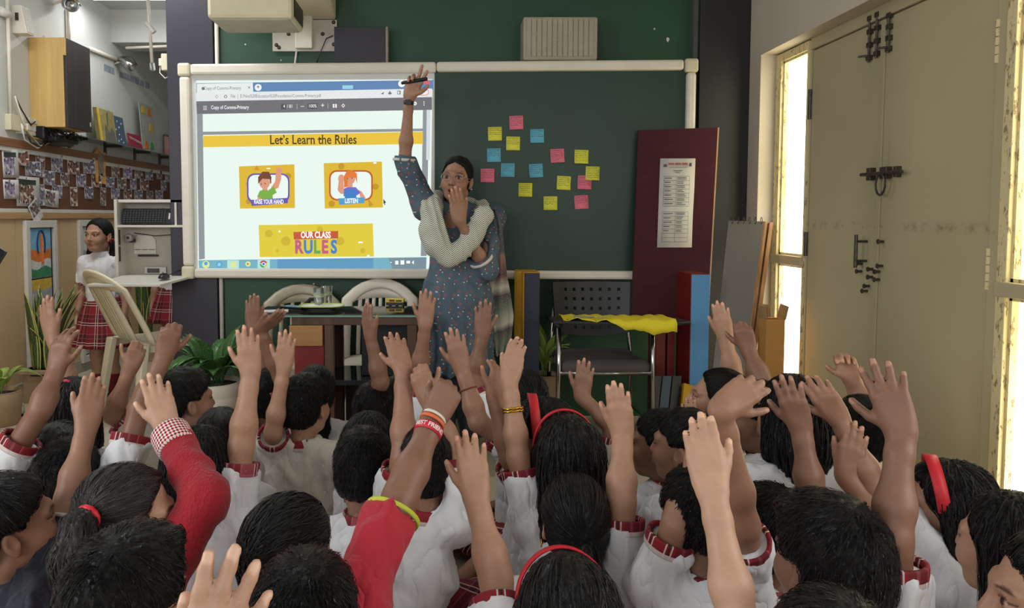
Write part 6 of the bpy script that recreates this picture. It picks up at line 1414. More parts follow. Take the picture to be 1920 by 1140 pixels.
def hairclip(o, k): put('hair_clip', MB().tube([(.016*math.cos(q), -.055, .098+.016*math.sin(q)) for q in np.linspace(0, 6.28, 13)[:-1]], .007, 8, True).mesh('hair_clip', m_redband, True), o, k['Hm'])
kid('girl with long dark hair and red hair clip, hand raised before the flag drawings', (138, 704), 2.35, yaw=5, hair='bob', skin='b', arms=[A_(-1, (97, 628, 2.48), (79, 548), (126, 706, 2.45), pose='tog', th='R', roll=40)], extras=hairclip)
kid('child bending sideways in a cream shirt, small hand raised before the writing chair', (1062, 765), 2.5, yaw=0, hair='cap', skin='b', shirt='cream', trunk=(.12, .05), arms=[A_(1, (1090, 744, 2.55), (1099, 683), (1150, 800, 2.5), pose='open', th='L')])
kid('boy in profile behind the bent blurred arm, hand raised before the flip board', (1418, 715), 2.35, yaw=72, hair='short', skin='c', body=20, arms=[A_(1, (1403, 657, 2.45), (1390, 602), (1426, 710, 2.4), pose='half', th='L')])
kid('child with dark hair between two raised arms below the white pot', (416, 760), 2.3, hair='cap', skin='b')
kid('boy with red collar looking sideways, the farther of two heads side by side', (1238, 764), 2.3, yaw=58, hair='crop', skin='c')
kid('girl with loose dark hair just behind a short-haired boy', (692, 768), 2.25, hair='bob', skin='b', body=-60)
kid('child by the double door, curled hand raised above black hair', (1615, 740), 2.25, yaw=8, hair='short', skin='b', arms=[A_(-1, (1597, 712, 2.3), (1578, 656), (1618, 752, 2.3), pose='half', th='L', vis='palm')])
kid('boy in a white shirt looking sideways, the nearer of two heads side by side', (1283, 762), 2.15, yaw=52, hair='crop', skin='b')
kid('girl with a wide red hairband in profile, thin thread on her raised arm', (1008, 742), 2.15, yaw=88, pitch=6, hair='bob', band='wide', body=60, skin='b', trunk=(-.05, .02), arms=[A_(1, (866, 692, 2.3), (851, 622), (897, 792, 2.25), pose='open', th='L'), A_(-1, (926, 745, 2.05), (938, 692, 2.1), (957, 858, 2.02), pose='cup', th='L', roll=40)],
    extras=lambda o, k: bangle('thread', .62, mat('brown_thread', rgb(120, 60, 44), .7), .0275, .0022)(o, k))
kid('child in a violet sweater behind a boy in white', (116, 785), 2.15, hair='cap', skin='c', shirt='violet')
def thread1(o, k): bangle('thread', .35, mat('dark_thread', rgb(40, 20, 22), .7), .031, .0018)(o, k)
kid('child cut by the picture edge, arm with a dark thread raised beside the sandal', (-82, 740), 2.0, hair='short', skin='c', arms=[A_(1, (106, 692, 2.06), (120, 606), (76, 768, 2.0), pose='relax', th='R', roll=35, sl=.6)], extras=thread1)
kid('girl with wavy black hair in a bright white shirt, hand behind her head', (1482, 698), 2.0, yaw=12, hair='bob', skin='b', arms=[A_(1, (1562, 772, 2.0), (1530, 738), (1584, 836, 2.0), pose='relax', th='L')])
kid('boy with cropped black hair and plaid collar in the middle of the class', (683, 798), 2.0, hair='short', skin='b')
def goldb(o, k):
    for q in (.60, .635): bangle('gold_bracelet', q, m_gold, .0275, .003, n=2)(o, k)
kid('girl with long loose black hair and thin band, gold bracelet on her raised arm', (1062, 774), 1.95, yaw=5, hs=1.05, hair='long', band='thin', skin='a', arms=[A_(-1, (955, 714, 2.0), (970, 640, 2.05), (972, 858, 1.95), pose='tog', th='L', roll=-25)], extras=goldb)
kid('boy in a white plaid-collared shirt, blurred fist raised towards the cream chair', (130, 819), 1.95, hair='short', skin='c', arms=[A_(1, (308, 668, 2.1), (326, 592), (262, 765, 2.05), pose='half', th='R')])
kid('girl with damp black hair, thick arm raised before the potted plant', (378, 794), 1.95, yaw=-15, hair='bob', skin='a', arms=[A_(1, (470, 702, 2.0), (463, 604), (452, 838, 1.95), pose='open', th='L', thick=1.12)])
kid('child with both arms up, head hidden behind the fist with wristbands', (797, 790), 1.88, hair='cap', skin='b', size=.93, trunk=(-.13, -.03), body=-20, arms=[A_(-1, (756, 694, 1.95), (736, 620, 2.02), (757, 860, 1.85), pose='open', th='L', thick=1.12), A_(1, (802, 748, 1.9), (784, 692), (846, 836, 1.88), pose='half', th='R')])
def earring(o, k):
    for sd in (-1, 1): put('earring', MB().tube([(sd*.079, .004*0-.006, -.050+.0) if False else (sd*.080, -.006+.008*math.cos(q), -.050+.009*math.sin(q)) for q in np.linspace(0, 6.28, 11)[:-1]], .0016, 6, True).mesh('earring', m_gold, True), o, k['Hm'])
kid('girl with sleek low ponytail and hoop earrings, plump hand raised flat', (1077, 884), 1.70, hair='pony_dark', skin='a', arms=[A_(1, (1167, 817, 1.78), (1157, 717), (1165, 940, 1.7), pose='tog', th='L', thick=1.08)], extras=earring)
kid('boy with spiky black hair behind the large dark head, hand raised before wavy hair', (1440, 903), 1.70, hair='short', skin='c', arms=[A_(1, (1502, 803, 1.74), (1470, 697), (1522, 932, 1.7), pose='open', th='L')])
kid('girl with red hairband by the double door, both arms crossing in front', (1768, 858), 1.70, yaw=66, hair='bob', band='wide', skin='b', body=48, arms=[A_(-1, (1574, 786, 1.8), (1542, 738), (1642, 920, 1.74), pose='relax', th='L'), A_(1, (1586, 893, 1.76), (1606, 812), (1650, 975, 1.72), pose='tog', th='L')])
kid('boy between his two raised arms, one wrist bent over sharply', (1303, 866), 1.62, hair='crop', skin='b', arms=[A_(-1, (1303, 882, 1.62), (1322, 800), (1268, 985, 1.56), pose='tog', th='R'), A_(1, (1352, 768, 1.42), (1448, 690, 1.45), (1393, 985, 1.46), pose='relax', th='R', thick=1.05)])
# front rows
kid('boy in a navy T-shirt looking up, straight arm raised', (18, 884), 1.55, yaw=-50, pitch=8, hair='short', skin='b', shirt='navy', collar=False, body=-25, lower='shorts', arms=[A_(1, (162, 803, 1.76), (178, 714, 1.8), (130, 932, 1.68), pose='tog', th='L')])
def flower(o, k):
    m_f = mat('white_ribbon', rgb(226, 224, 220), .7)
    for i in range(5):
        q = i*1.256; g = Fld((-.03, -.03, -.03), (.03, .03, .03), .004); g.ell((0, 0, 0), (.022, .006, .014)); V, F = g.mesh(); put('ribbon_petal', mesh_np('ribbon_petal', V, F, m_f), o, k['Hm'] @ Matrix.Translation((.092, -.012+.018*math.cos(q), -.020+.022*math.sin(q))) @ Matrix.Rotation(q, 4, 'X') @ Matrix.Rotation(1.2, 4, 'Z'))
kid('girl in a red knitted sweater with a high tied tail, open hand raised', (242, 866), 1.50, yaw=-68, hair='side_brown', skin='d', shirt='knit', collar=False, body=-25, arms=[A_(1, (313, 802, 1.66), (284, 690, 1.70), (386, 935, 1.52), pose='open', th='L', sleeve='long')], extras=flower)
kid('boy with combed slick black hair and a big ear, dark plaid collar', (545, 928), 1.45, yaw=-28, hair='slick', skin='d')
kid('girl with long black hair seen side-on by the edge window', (1893, 916), 1.45, yaw=24, hair='long', skin='a')
kid('boy with large rounded black hair, open hand raised high by the double door', (1550, 926), 1.25, yaw=14, hair='shortb', skin='c', arms=[A_(1, (1690, 812, 1.29), (1650, 680, 1.32), (1672, 1012, 1.24), pose='spread', th='L', thick=1.02)])
kid('girl with red headband seen from above, thin arm raised beside plaid skirts', (1062, 1038), 1.20, pitch=-18, hair='long', band='wide', skin='a', arms=[A_(-1, (893, 936, 1.42), (882, 828, 1.46), (930, 1085, 1.34), pose='open', th='L')])
def wristbands(o, k):
    sd, S, E, W, a = k['AR'][0]; D = uni(W-E)
    for nm_, fr, c, r, hgt in (('red_wristband', .84, (206, 40, 60), .0262, .0085), ('orange_wristband', .965, (216, 106, 56), .0252, .0036), ('white_wristband', 1.02, (216, 206, 190), .0252, .003)):
        M_ = along(Vector(E+(W-E)*fr), D + (.0 if nm_[0] == 'r' else .14)*NP((1, 0, 0)))
        put(nm_, ring_mesh(nm_, [(r, -hgt), (r+.002, -hgt), (r+.0026, 0), (r+.002, hgt), (r, hgt)], mat(nm_+'_rubber', rgb(*c), .45, var=.04), 28), o, M_)
    me = text_mesh('BEST FRIEND', .0125, .0004, 0.0); me.materials.append(mat('white_print', rgb(236, 226, 222), .6)); n = len(me.vertices); c = np.empty(n*3, np.float32); me.vertices.foreach_get('co', c); c = c.reshape(-1, 3)
    z = Vector(D); toc = (EYE-Vector(E+(W-E)*.84)).normalized(); yv = (toc-z*toc.dot(z)).normalized(); xv = yv.cross(z) if yv.cross(z).x > 0 else -yv.cross(z); rr = .0262+.0030
    q = c[:, 0]/rr; out = np.stack([np.sin(q)*rr, np.cos(q)*rr, c[:, 1]], 1).astype(np.float32); me.vertices.foreach_set('co', out.ravel()); me.update(); put('wristband_lettering', me, o, frame(Vector(E+(W-E)*.84), xv, yv, z))
kid('boy in a red T-shirt, raised fist with a red lettered wristband', (574, 1024), 1.12, hair='short', skin='c', shirt='red', collar=False, lower='shorts', arms=[A_(1, (812, 787, 1.48), (850, 716, 1.5), (752, 928, 1.36), pose='fist', th='L', thick=1.08, sh=(668, 1120, 1.22), sl=.80)], extras=wristbands)
kid('boy with glossy bowl-cut black hair at the bottom of the picture', (245, 988), 1.12, yaw=-18, hair='shortb', skin='d')
kid('child cut by the picture edge, face in profile next to long black hair', (1985, 985), 1.10, yaw=70, hair='crop', skin='a')
kid('child out of view below, straight bare arm and flat hand raised beside bent arms', (1400, 1275), 1.0, hair='short', skin='d', arms=[A_(-1, (1336, 925, 1.2), (1306, 785, 1.25), (1386, 1180, 1.1), pose='tog', th='R')])
kid('child at the bottom edge of whom only black hair shows before the large dark head', (1556, 1098), 1.0, hair='short', skin='b')
kid('child out of view below, big hand with spread fingers at the bottom edge', (230, 1390), .55, hair='short', skin='d', legs=False, arms=[A_(1, (362, 1322, .62), (452, 1054, .64), (330, 1480, .58), pose='fan', th='L')])
# ================================================================== the teacher
t = NT('printed_kurta'); co = t.coord('Object'); sx_ = t.new('ShaderNodeSeparateXYZ'); t.link(co, sx_.inputs[0]); cx_ = t.new('ShaderNodeCombineXYZ'); t.link(t.math('ADD', sx_.outputs[0], t.math('MULTIPLY', sx_.outputs[1], .4)), cx_.inputs[0]); t.link(sx_.outputs[2], cx_.inputs[1]); sc = cx_.outputs[0]; v = t.new('ShaderNodeTexVoronoi', voronoi_dimensions='2D'); v.inputs['Scale'].default_value = 24; v.inputs['Randomness'].default_value = .8; t.link(sc, v.inputs['Vector'])
n = t.noise(co, 6, 3); n2 = t.noise(co, 150, 2); base = t.ramp(n.outputs[0], [(.3, rgb(62, 78, 92)), (.7, rgb(84, 102, 114))])
fl = t.math('LESS_THAN', t.math('ADD', v.outputs['Distance'], t.math('MULTIPLY', n2.outputs[0], .28)), .30); c1 = t.mix(t.math('MULTIPLY', fl, .7), base, rgb(150, 82, 84))
v2 = t.new('ShaderNodeTexVoronoi', voronoi_dimensions='2D'); v2.inputs['Scale'].default_value = 24; v2.inputs['Randomness'].default_value = .8; t.link(t.mapping(sc, loc=(.008, .018, 0)), v2.inputs['Vector']); st = t.math('LESS_THAN', v2.outputs['Distance'], .075); c2 = t.mix(st, c1, rgb(206, 202, 190))
t.color(c2); t.set(Roughness=.8); t.bump(n.outputs[0], .2, .003); m_kurta = t.m
t = NT('chevron_scarf'); co = t.coord('Object'); s_ = t.new('ShaderNodeSeparateXYZ'); t.link(co, s_.inputs[0]); zz = t.math('ADD', t.math('MULTIPLY', s_.outputs[2], 95.0), t.math('MULTIPLY', t.math('PINGPONG', t.math('MULTIPLY', s_.outputs[0], 38.0), 1.0), 2.2)); ln_ = t.math('LESS_THAN', t.math('FRACT', zz), .42)
n = t.noise(co, 60, 3); t.color(t.mix(ln_, rgb(222, 222, 208), t.mix(n.outputs[0], rgb(60, 66, 60), rgb(120, 124, 112)))); t.set(Roughness=.9); t.bump(n.outputs[0], .4, .003); m_scarf = t.m
t = NT('striped_shawl'); a = t.attr('uvw'); s_ = t.new('ShaderNodeSeparateXYZ'); t.link(a.outputs['Vector'], s_.inputs[0]); n = t.noise(t.mapping(a.outputs['Vector'], (60, 60, 1)), 4, 3)
col = t.ramp(s_.outputs[1], [(0, rgb(52, 58, 68)), (.38, rgb(56, 60, 70)), (.40, rgb(150, 112, 104)), (.50, rgb(86, 50, 52)), (.56, rgb(190, 182, 168)), (.60, rgb(58, 48, 48)), (.68, rgb(110, 124, 104)), (.78, rgb(196, 190, 176)), (.82, rgb(70, 62, 60)), (.9, rgb(120, 132, 112)), (1, rgb(176, 176, 160))])
t.color(t.mix(t.math('MULTIPLY', t.math('GREATER_THAN', n.outputs[0], .56), .55), col, rgb(196, 184, 172))); t.set(Roughness=.85); m_shawl = t.m
m_denim = cloth_mat('navy_trousers', rgb(38, 46, 60), .12)
def teacher():
    TY_ = 3.90; hcx = NP(at(856, 336, TY_)); yaw = math.radians(166); by = math.radians(176); s = 1.0; Hs = 1.06
    f = np.array([-math.sin(by), math.cos(by), 0], np.float32); r = np.array([math.cos(by), math.sin(by), 0], np.float32); z = np.array([0, 0, 1], np.float32)
    Hm = Matrix.Translation(Vector(hcx)) @ rotz(yaw) @ Matrix.Rotation(math.radians(2), 4, 'X') @ Matrix.Rotation(math.radians(-5), 4, 'Y') @ Matrix.Scale(Hs, 4)
    nk = NP(Hm @ Vector((0, -.03, -.150))); base = Vector((nk[0]+.01, nk[1], 0)); col = tone('b'); V_, F_, C_ = [], [], []; nb = 0
    def add(V, F, C):
        nonlocal nb
        V_.append(V); F_.append(F+nb); C_.append(C); nb += len(V)
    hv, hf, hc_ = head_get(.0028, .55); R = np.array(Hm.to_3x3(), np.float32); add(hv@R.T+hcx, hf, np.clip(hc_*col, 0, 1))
    shR = NP(at(797, 388, 3.93)); elR = NP(at(759, 300, 3.92)); wrR = NP(at(767, 182, 3.90)); tipR = NP(at(790, 122, 3.88))
    d = uni(tipR-wrR); t_ = uni(np.cross(d, f)); t_ = t_ if t_[0] > 0 else -t_; n = uni(np.cross(t_, d)); n = n if n[1] > 0 else -n
    V, F, C = arm_geo(shR, elR, wrR, d, t_, n, 1.12, 'vee', .003, col, 1.02, 1.1); add(V, F, C); RH = (wrR, d, t_, n)
    shL = NP(at(922, 408, 3.93)); elL = NP(at(912, 505, 3.84)); wrL = NP(at(862, 415, 3.74)); tipL = NP(at(851, 345, 3.73))
    d = uni(tipL-wrL); t_ = uni(np.cross(d, np.array([0, 1, 0]))); t_ = t_ if t_[0] > 0 else -t_; n = np.array([0, -1, 0], np.float32); n = uni(n-d*(n@d)); ro = math.radians(-18); t2 = math.cos(ro)*t_+math.sin(ro)*n; n2 = math.cos(ro)*n-math.sin(ro)*t_
    V, F, C = arm_geo(shL, elL, wrL, d, t2, n2, 1.12, 'tog', .003, col, 1.0, 1.12); add(V, F, C)
    g = Fld((nk[0]-.2, nk[1]-.2, 0), (nk[0]+.2, nk[1]+.2, .3), .008)
    for sd in (-1, 1):
        an = NP(base)+r*(sd*.085)+z*.07; g.cone(an+z*.2, an, .045, .036, .02); g.cone(an-z*.02-f*.03, an+f*.13-z*.045, .034, .026, .02)
    g.half((0, 0, .004), (0, 0, -1)); V, F = g.mesh(); add(V, F, np.tile(col, (len(V), 1)))
    g = Fld((base.x-.25, base.y-.15, .2), (base.x+.25, base.y+.15, nk[2]+.05), .014)
    for sd in (-1, 1): g.cone(NP(base)+r*(sd*.085)+z*.2, NP(base)+r*(sd*.06)+z*.7, .045, .07, .02)
    g.cone(NP(base)+z*.7, nk-z*.05, .09, .08, .05); g.cone(nk-z*.06, nk+z*.02, .045, .045, .02); g.cone(shR, shL, .035, .035, .02); V, F = g.mesh(); add(V, F, np.tile(col, (len(V), 1)))
    o = person(base, 'teacher in a printed blue kurta and grey scarf, arm raised with a marker', np.concatenate(V_), np.concatenate(F_), np.concatenate(C_))
    for nm_, me in hair_mesh('bun'): put('hair', me, o, Hm)
    # low plait lying behind the shoulder
    g = Fld((-.06, -.16, -.22), (.10, -.02, .0), .006); g.cone((.0, -.09, -.03), (.055, -.085, -.08), .03, .028, .02); g.cone((.055, -.085, -.08), (.065, -.07, -.17), .028, .018, .02); V, F = g.mesh(); S = strands(V, (.05, -.08, .3), (0, 0, 1), 26, 4); me = mesh_np('plait', comb(V, F, S, .003), F, m_hair); add_attr(me, 'strand', S, 'FLOAT_VECTOR'); put('plait', me, o, Hm)
    # kurta
    Rm = np.stack([r, f, z], 1); zc = lambda h: NP((base.x, base.y, h))
    ops = [('ell', (zc(nk[2]-.20), (.150, .105, .17)), dict(R=Rm, k=0)), ('ell', (zc(nk[2]-.36), (.150, .112, .16)), dict(R=Rm, k=.06)), ('ell', (zc(.74), (.185, .145, .20)), dict(R=Rm, k=.08)),
           ('cone', (zc(.74), zc(.44), .172, .20, .06)), ('cone', (shR, shL, .055, .052, .05)), ('cone', (nk-z*.02, shR, .05, .05, .04)), ('cone', (nk-z*.02, shL, .05, .05, .04)),
           ('cone', (shR, elR, .062, .060, .04)), ('cone', (shL, elL, .062, .060, .04)), ('cone', (elL, elL+(wrL-elL)*.18, .060, .056, .02)), ('half', ((0, 0, .40), (0, 0, -1)), dict(k=.0))]
    for e2, D in ((elR+(wrR-elR)*.02, uni(wrR-elR)), (elL+(wrL-elL)*.20, uni(wrL-elL))): ops.append(('ell', (e2+D*.062, (.085, .085, .058)), dict(R=np.array(along((0, 0, 0), D).to_3x3(), np.float32), k=.004, op='s')))
    ops.append(('cone', (nk-z*.01, nk+z*.1, .05, .06, .01, 's')))
    V, F, N = garment('kurta', ops, NP((base.x-.42, base.y-.36, .38)), NP((base.x+.36, base.y+.30, 1.75)), .0095, None, .010, 5); w = np.clip((.95-V[:, 2])/.5, 0, 1); q = np.arctan2(V[:, 1]-base.y, V[:, 0]-base.x); V = V+N*(w*.010*np.sin(q*17+vnoise(V*4)*2))[:, None]; put_np('kurta', V.astype(np.float32), F, m_kurta, o)
    m_lace = mat('white_lace', rgb(206, 202, 192), .8)
    for e2, D, rr in ((elR+(wrR-elR)*.0, uni(wrR-elR), 1.12), (elL+(wrL-elL)*.19, uni(wrL-elL), 1.12)): put('sleeve_trim', ring_mesh('sleeve_trim', [(.048, -.004), (.0565, -.006), (.0575, .0), (.057, .007), (.048, .006)], m_lace), o, along(Vector(e2), D, rr))
    # trousers
    ops = [('cone', (zc(.55)+r*(sd*.07), zc(.06)+r*(sd*.09), .095, .075, .03)) for sd in (-1, 1)]+[('half', ((0, 0, .05), (0, 0, -1)))]
    V, F, N = garment('trousers', ops, NP((base.x-.25, base.y-.2, .04)), NP((base.x+.25, base.y+.2, .66)), .009, None, .010, 9); put_np('trousers', V, F, m_denim, o)
    # scarf: two hanging loops meeting on the chest
    g = Fld((nk[0]-.30, nk[1]-.30, nk[2]-.42), (nk[0]+.30, nk[1]+.18, nk[2]+.10), .0072)
    yF = 3.76
    for path, rr in (([(822, 368, 3.93), (808, 394, 3.80), (812, 432, 3.755), (820, 462, 3.745), (838, 484, 3.74)], [.036, .055, .066, .060, .045]), ([(902, 386, 3.95), (906, 404, 3.82), (890, 436, 3.78), (866, 468, 3.755), (842, 486, 3.742)], [.034, .046, .052, .050, .042]), ([(815, 376, 3.97), (856, 378, 4.03), (905, 390, 3.97)], [.035, .04, .033])):
        P_ = [NP(at(*p)) for p in path]
        for i in range(len(P_)-1): g.cone(P_[i], P_[i+1], rr[i], rr[i+1], .02, flat=(np.array([0, 1, 0], np.float32), .7))
    V, F = g.mesh(); N = normals(V, F); q = np.abs(vnoise(np.stack([V[:, 0]*34+V[:, 2]*10, V[:, 1]*8, V[:, 2]*7], 1), 3)); V = V+N*(.013*((1-q)**2-.5))[:, None]; put_np('scarf', V.astype(np.float32), F, m_scarf, o)
    # shawl end over the other arm, hanging at the side
    rows = []; uv = []
    path = [(893, 388, 900, 405, 3.97), (918, 396, 932, 392, 3.86), (925, 430, 942, 425, 3.86), (917, 470, 946, 470, 3.88), (913, 520, 950, 515, 3.92), (908, 570, 958, 560, 3.94), (912, 612, 962, 592, 3.95), (925, 640, 958, 630, 3.96), (930, 668, 950, 664, 3.96)]
    for i, (xa, ya_, xb, yb_, Yd) in enumerate(path):
        a, b = at(xa, ya_, Yd), at(xb, yb_, Yd); rows.append([a+(b-a)*(k/8)+Vector((0, .018*math.sin(k*1.7+i*.5), 0))-Vector(o.location) for k in range(9)]); uv += [(k/8*.2, i/(len(path)-1), 0) for k in range(9)]
    sh_ = MB().grid(rows).build('shawl', m_shawl, o, smooth=True, thick=.006); add_attr(sh_.data, 'uvw', np.array(uv), 'FLOAT_VECTOR')
    # watch, ring, spectacles
    Dw = uni(wrR-elR); M_ = along(Vector(wrR-Dw*.03), Dw); put('watch_strap', ring_mesh('watch_strap', [(.0235, -.009), (.027, -.009), (.0275, .009), (.0235, .009)], m_black), o, M_); put('watch_case', MB().cbox((0, 0, 0), (.028, .012, .026)).mesh('watch_case', m_black), o, frame(Vector(wrR-Dw*.03)+Vector((.0, -.028, 0)), (1, 0, 0), (0, 1, 0), Vector(Dw)))
    put('ring', MB().tube([(.0095*math.cos(q), .0095*math.sin(q), 0) for q in np.linspace(0, 6.28, 13)[:-1]], .0018, 6, True).mesh('ring', m_gold, True), o, along(at(863, 378, 3.725), uni(tipL-wrL)))
    m_wire = mat('silver_wire', rgb(160, 156, 150), .3, .8)
    for sd in (-1, 1): put('spectacle_rim', MB().tube([(sd*.031+.021*math.cos(q), .098, .001+.019*math.sin(q)) for q in np.linspace(0, 6.28, 19)[:-1]], .0011, 6, True).mesh('spectacle_rim', m_wire, True), o, Hm); put('spectacle_arm', MB().tube([(sd*.051, .096, .004), (sd*.074, .03, .003), (sd*.075, -.01, -.002)], .0011, 6).mesh('spectacle_arm', m_wire, True), o, Hm); put('earring', MB().lathe([(.0, -.006), (.005, -.003), (.005, .003), (0, .006)]).mesh('earring', m_chrome, True), o, Hm @ Matrix.Translation((sd*.078, -.002, -.044)))
    put('spectacle_bridge', MB().tube([(-.011, .100, .004), (0, .104, .007), (.011, .100, .004)], .0012, 6).mesh('spectacle_bridge', m_wire, True), o, Hm)
    # marker held in the raised hand
    W, d, t_, n = RH; c = W+d*.085-n*.022; mk = thing('marker', Vector(c), 'black marker held in the teacher\'s raised hand', 'marker'); ax = at(808, 146, 3.88)-at(760, 154, 3.88); ax.normalize(); ax = Vector(ax)
    MB().lathe([(.004, -.068), (.0085, -.066), (.0088, .02), (.0094, .022), (.0094, .064), (.006, .068)], along((0, 0, 0), ax), 14).build('barrel', m_black, mk, smooth=True); MB().tube([ax*.03+Vector((0, -.010, 0)), ax*.06+Vector((0, -.010, 0))], .0022, 6).build('clip', m_black, mk)
    return o
teacher()

# ================================================================== girls standing by the passage
def stand_girl(label, head, Y, yaw, body, hair, skin, arms, group='girls standing by the passage', waist=.66, hem=.37, ht=None):
    s = 1.0; hc = NP(at(head[0], head[1], Y)); hs = .97; by = math.radians(body); f = np.array([-math.sin(by), math.cos(by), 0], np.float32); r = np.array([math.cos(by), math.sin(by), 0], np.float32); z = np.array([0, 0, 1], np.float32)
    Hm = Matrix.Translation(Vector(hc)) @ rotz(math.radians(yaw)) @ Matrix.Scale(hs, 4); nk = NP(Hm @ Vector((0, -.030, -.125))); base = Vector((nk[0], nk[1]-.0, 0)); col = tone(skin); VS, FS, CS = [], [], []; nb = 0
    def add(V, F, C):
        nonlocal nb
        VS.append(V); FS.append(F+nb); CS.append(C); nb += len(V)
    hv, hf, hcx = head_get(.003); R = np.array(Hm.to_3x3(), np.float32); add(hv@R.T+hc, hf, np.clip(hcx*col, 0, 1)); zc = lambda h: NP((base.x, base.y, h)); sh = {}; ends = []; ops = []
    for sd in (-1, 1):
        S = nk+r*(sd*.112)-z*.060; sh[sd] = S; E = S+r*(sd*.035)-z*.17-f*.02; W = E+r*(sd*.012)-z*.155+f*.05; d = uni(-z+f*.15); V, F, C = arm_geo(S, E, W, d, f, r*sd, .95, arms, .0034, col); add(V, F, C); e2 = S+(E-S)*.72; ops += [('cone', (S, e2, .044, .050, .03))]; ends.append((e2, uni(E-S)))
        # legs
    g = Fld((base.x-.2, base.y-.25, 0), (base.x+.2, base.y+.25, hem+.2), .0065)
    for sd in (-1, 1):
        hp = zc(hem+.16)+r*(sd*.055); k = zc(.30)+r*(sd*.05)+f*.005; an = zc(.07)+r*(sd*.048)-f*.01; g.cone(hp, k, .055, .042, .01); g.cone(k, k*.6+an*.4-f*.012, .042, .040, .02); g.cone(k*.6+an*.4-f*.012, an, .040, .028, .02)
    V, F = g.mesh(); add(V, F, np.tile(col, (len(V), 1)))
    o = person(base, label, np.concatenate(VS), np.concatenate(FS), np.concatenate(CS)); o['group'] = group
    for nm_, me in hair_mesh(hair): put(nm_, me, o, Hm)
    Rm = np.stack([r, f, z], 1); ops = [('ell', (zc((nk[2]+waist)/2), (.105, .080, (nk[2]-waist)*.62)), dict(R=Rm, k=0)), ('ell', (zc(nk[2]-.13), (.118, .080, .10)), dict(R=Rm, k=.04)), ('cone', (sh[-1], sh[1], .042, .042, .04)), ('cone', (zc(waist+.04), zc(waist), .096, .10, .05))]+ops
    for e2, D in ends: ops.append(('ell', (e2+D*.05, (.072, .072, .048)), dict(R=np.array(along((0, 0, 0), D).to_3x3(), np.float32), k=.004, op='s')))
    ops += [('cone', (nk-z*.02, nk+z*.1, .042, .05, .01, 's')), ('half', ((0, 0, waist), (0, 0, -1)))]
    V, F, N = garment('shirt', ops, NP((base.x-.25, base.y-.2, waist-.02)), NP((base.x+.25, base.y+.2, nk[2]+.03)), .0065, None, .008, 31); put_np('shirt', V, F, m_shirt, o); put('collar', collar_me(m_shirt_collar), o, M4(Vector(nk-z*.002), r, f, z, .97))
    for e2, D in ends: put('sleeve_cuff', cuff_me(m_plaidc), o, along(Vector(e2), D, .96))
    # pleated skirt
    n_, m_ = 72, 12; V = []; UV = []; F = []
    for j in range(m_+1):
        q = j/m_; hgt = waist+.03-(waist+.03-hem)*q; rr = .102+.085*q**.9
        for i in range(n_):
            a = 2*math.pi*i/n_; pl = 1+.055*q*math.sin(a*14)+.03*q*math.sin(a*3+1); p = zc(hgt)+r*(rr*pl*math.cos(a)*1.05)+f*(rr*pl*math.sin(a)*.92); V.append(p); UV.append((a*.16, (hgt)*1.0, 0))
    for j in range(m_):
        for i in range(n_): F.append((j*n_+i, (j+1)*n_+i, (j+1)*n_+(i+1) % n_, j*n_+(i+1) % n_))
    sk = put_np('skirt', np.array(V, np.float32), np.array(F), m_plaid, o, np.array(UV)); md = sk.modifiers.new('s', 'SOLIDIFY'); md.thickness = .004
    for sd in (-1, 1):
        an = zc(.07)+r*(sd*.048)-f*.01; k = zc(.30)+r*(sd*.05); g = Fld(an-.1, an+np.array([.1, .1, .16]), .0055); g.cone(an+(k-an)*.55-f*.008, an, .041, .032, .01); g.half(an+(k-an)*.55, (0, 0, 1)); V, F = g.mesh(); put_np('sock', V, F, mat('maroon_sock', rgb(110, 16, 30), .85), o)
        g = Fld(an-np.array([.12, .2, .08]), an+np.array([.12, .2, .08]), .006); g.cone(an-f*.02-z*.035, an+f*.10-z*.045, .036, .030, .01); g.half((0, 0, .003), (0, 0, -1)); g.half(an+z*.0, (0, 0, 1)); V, F = g.mesh(); put_np('shoe', V, F, m_black, o)
    return o
m_shirt_collar = m_shirt
stand_girl('girl with red-tied pigtails in white shirt and tartan skirt standing by the wall', (185, 441), 4.86, 168, 176, 'pig', 'a', 'half')
stand_girl('girl standing behind the keyboard cabinet, only her tartan skirt and hand showing', (322, 446), 5.55, 175, 178, 'pony', 'a', 'relax', hem=.43)
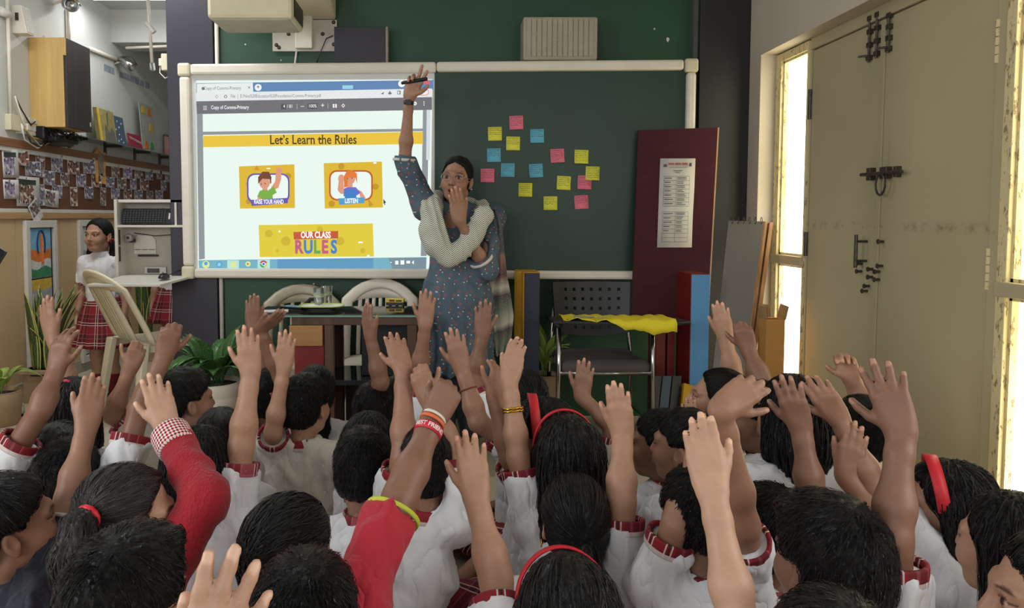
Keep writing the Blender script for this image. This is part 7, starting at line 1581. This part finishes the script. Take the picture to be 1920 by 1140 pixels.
# grown-up out of view, hand with a phone at the picture edge
def phone_person():
    p = NP(at(2, 487, 3.2)); base = Vector((p[0]-.42, p[1]-.10, 0)); z = np.array([0, 0, 1], np.float32); r = np.array([1, 0, 0], np.float32); f = np.array([0, 1, 0], np.float32); col = tone('a'); hc = NP((base.x, base.y, 1.50)); Hm = Matrix.Translation(Vector(hc)) @ rotz(-.4) @ Matrix.Scale(1.06, 4); nk = NP(Hm @ Vector((0, -.03, -.15)))
    hv, hf, hcx = head_get(.0042); R = np.array(Hm.to_3x3(), np.float32); VS, FS, CS = [hv@R.T+hc], [hf], [np.clip(hcx*col, 0, 1)]; nb = len(hv); sh = {sd: nk+r*(sd*.15)-z*.07 for sd in (-1, 1)}
    W = p-r*.10-z*.10; E = NP((sh[1][0]+.06, sh[1][1]-.05, .98)); V, F, C = arm_geo(sh[1], E, W, uni(r*.6+z*.6+f*.2), -f, uni(r*.5-z*.5), 1.1, 'grip', .005, col); VS.append(V); FS.append(F+nb); CS.append(C); nb += len(V)
    E2 = sh[-1]-z*.27; V, F, C = arm_geo(sh[-1], E2, E2-z*.22, -z, f, -r, 1.1, 'relax', .006, col); VS.append(V); FS.append(F+nb); CS.append(C); nb += len(V)
    g = Fld((base.x-.2, base.y-.2, 0), (base.x+.2, base.y+.2, .3), .01)
    for sd in (-1, 1): an = NP((base.x+sd*.08, base.y, .07)); g.cone(an+z*.2, an, .045, .036, .02); g.cone(an-z*.03, an+f*.13-z*.045, .034, .026, .02)
    V, F = g.mesh(); VS.append(V); FS.append(F+nb); CS.append(np.tile(col, (len(V), 1))); nb += len(V)
    g = Fld((base.x-.25, base.y-.15, .2), (base.x+.25, base.y+.15, 1.45), .015); g.cone(NP((base.x, base.y, .8)), nk-z*.03, .08, .05, .05); g.cone(sh[-1], sh[1], .04, .04, .03)
    for sd in (-1, 1): g.cone(NP((base.x+sd*.08, base.y, .25)), NP((base.x, base.y, .85)), .05, .07, .03)
    V, F = g.mesh(); VS.append(V); FS.append(F+nb); CS.append(np.tile(col, (len(V), 1)))
    o = person(base, 'grown-up at the picture edge of whom only fingers holding a phone show', np.concatenate(VS), np.concatenate(FS), np.concatenate(CS))
    for nm_, me in hair_mesh('short'): put(nm_, me, o, Hm)
    zc = lambda h: NP((base.x, base.y, h)); ops = [('ell', (zc(1.18), (.165, .11, .22))), ('ell', (zc(.90), (.165, .12, .22)), dict(k=.06)), ('cone', (sh[-1], sh[1], .06, .06, .05)), ('cone', (sh[1], E, .06, .05, .04)), ('cone', (sh[-1], E2, .06, .05, .04))]
    V, F, N = garment('shirt', ops, NP((base.x-.35, base.y-.25, .6)), NP((base.x+.35, base.y+.25, 1.5)), .011, None, .008, 3); put_np('shirt', V, F, m_shirt2, o)
    ops = [('cone', (zc(.85)+r*(sd*.07), zc(.08)+r*(sd*.08), .10, .06, .03)) for sd in (-1, 1)]; V, F, N = garment('trousers', ops, NP((base.x-.25, base.y-.2, .02)), NP((base.x+.25, base.y+.2, .98)), .012, None, .008, 4); put_np('trousers', V, F, m_denim, o)
    ph = thing('smartphone', Vector(p)+Vector((.0, 0, .01)), 'black phone held up at the picture edge', 'phone'); MB().box((-.035, -.004, -.012), (.035, .004, .13), Matrix.Rotation(-1.0, 4, 'Y')).build('phone_body', m_black, ph, bev=.004)
    MB().box((-.031, -.005, -.006), (.031, -.004, .124), Matrix.Rotation(-1.0, 4, 'Y')).build('phone_glass', m_glass, ph)
phone_person()
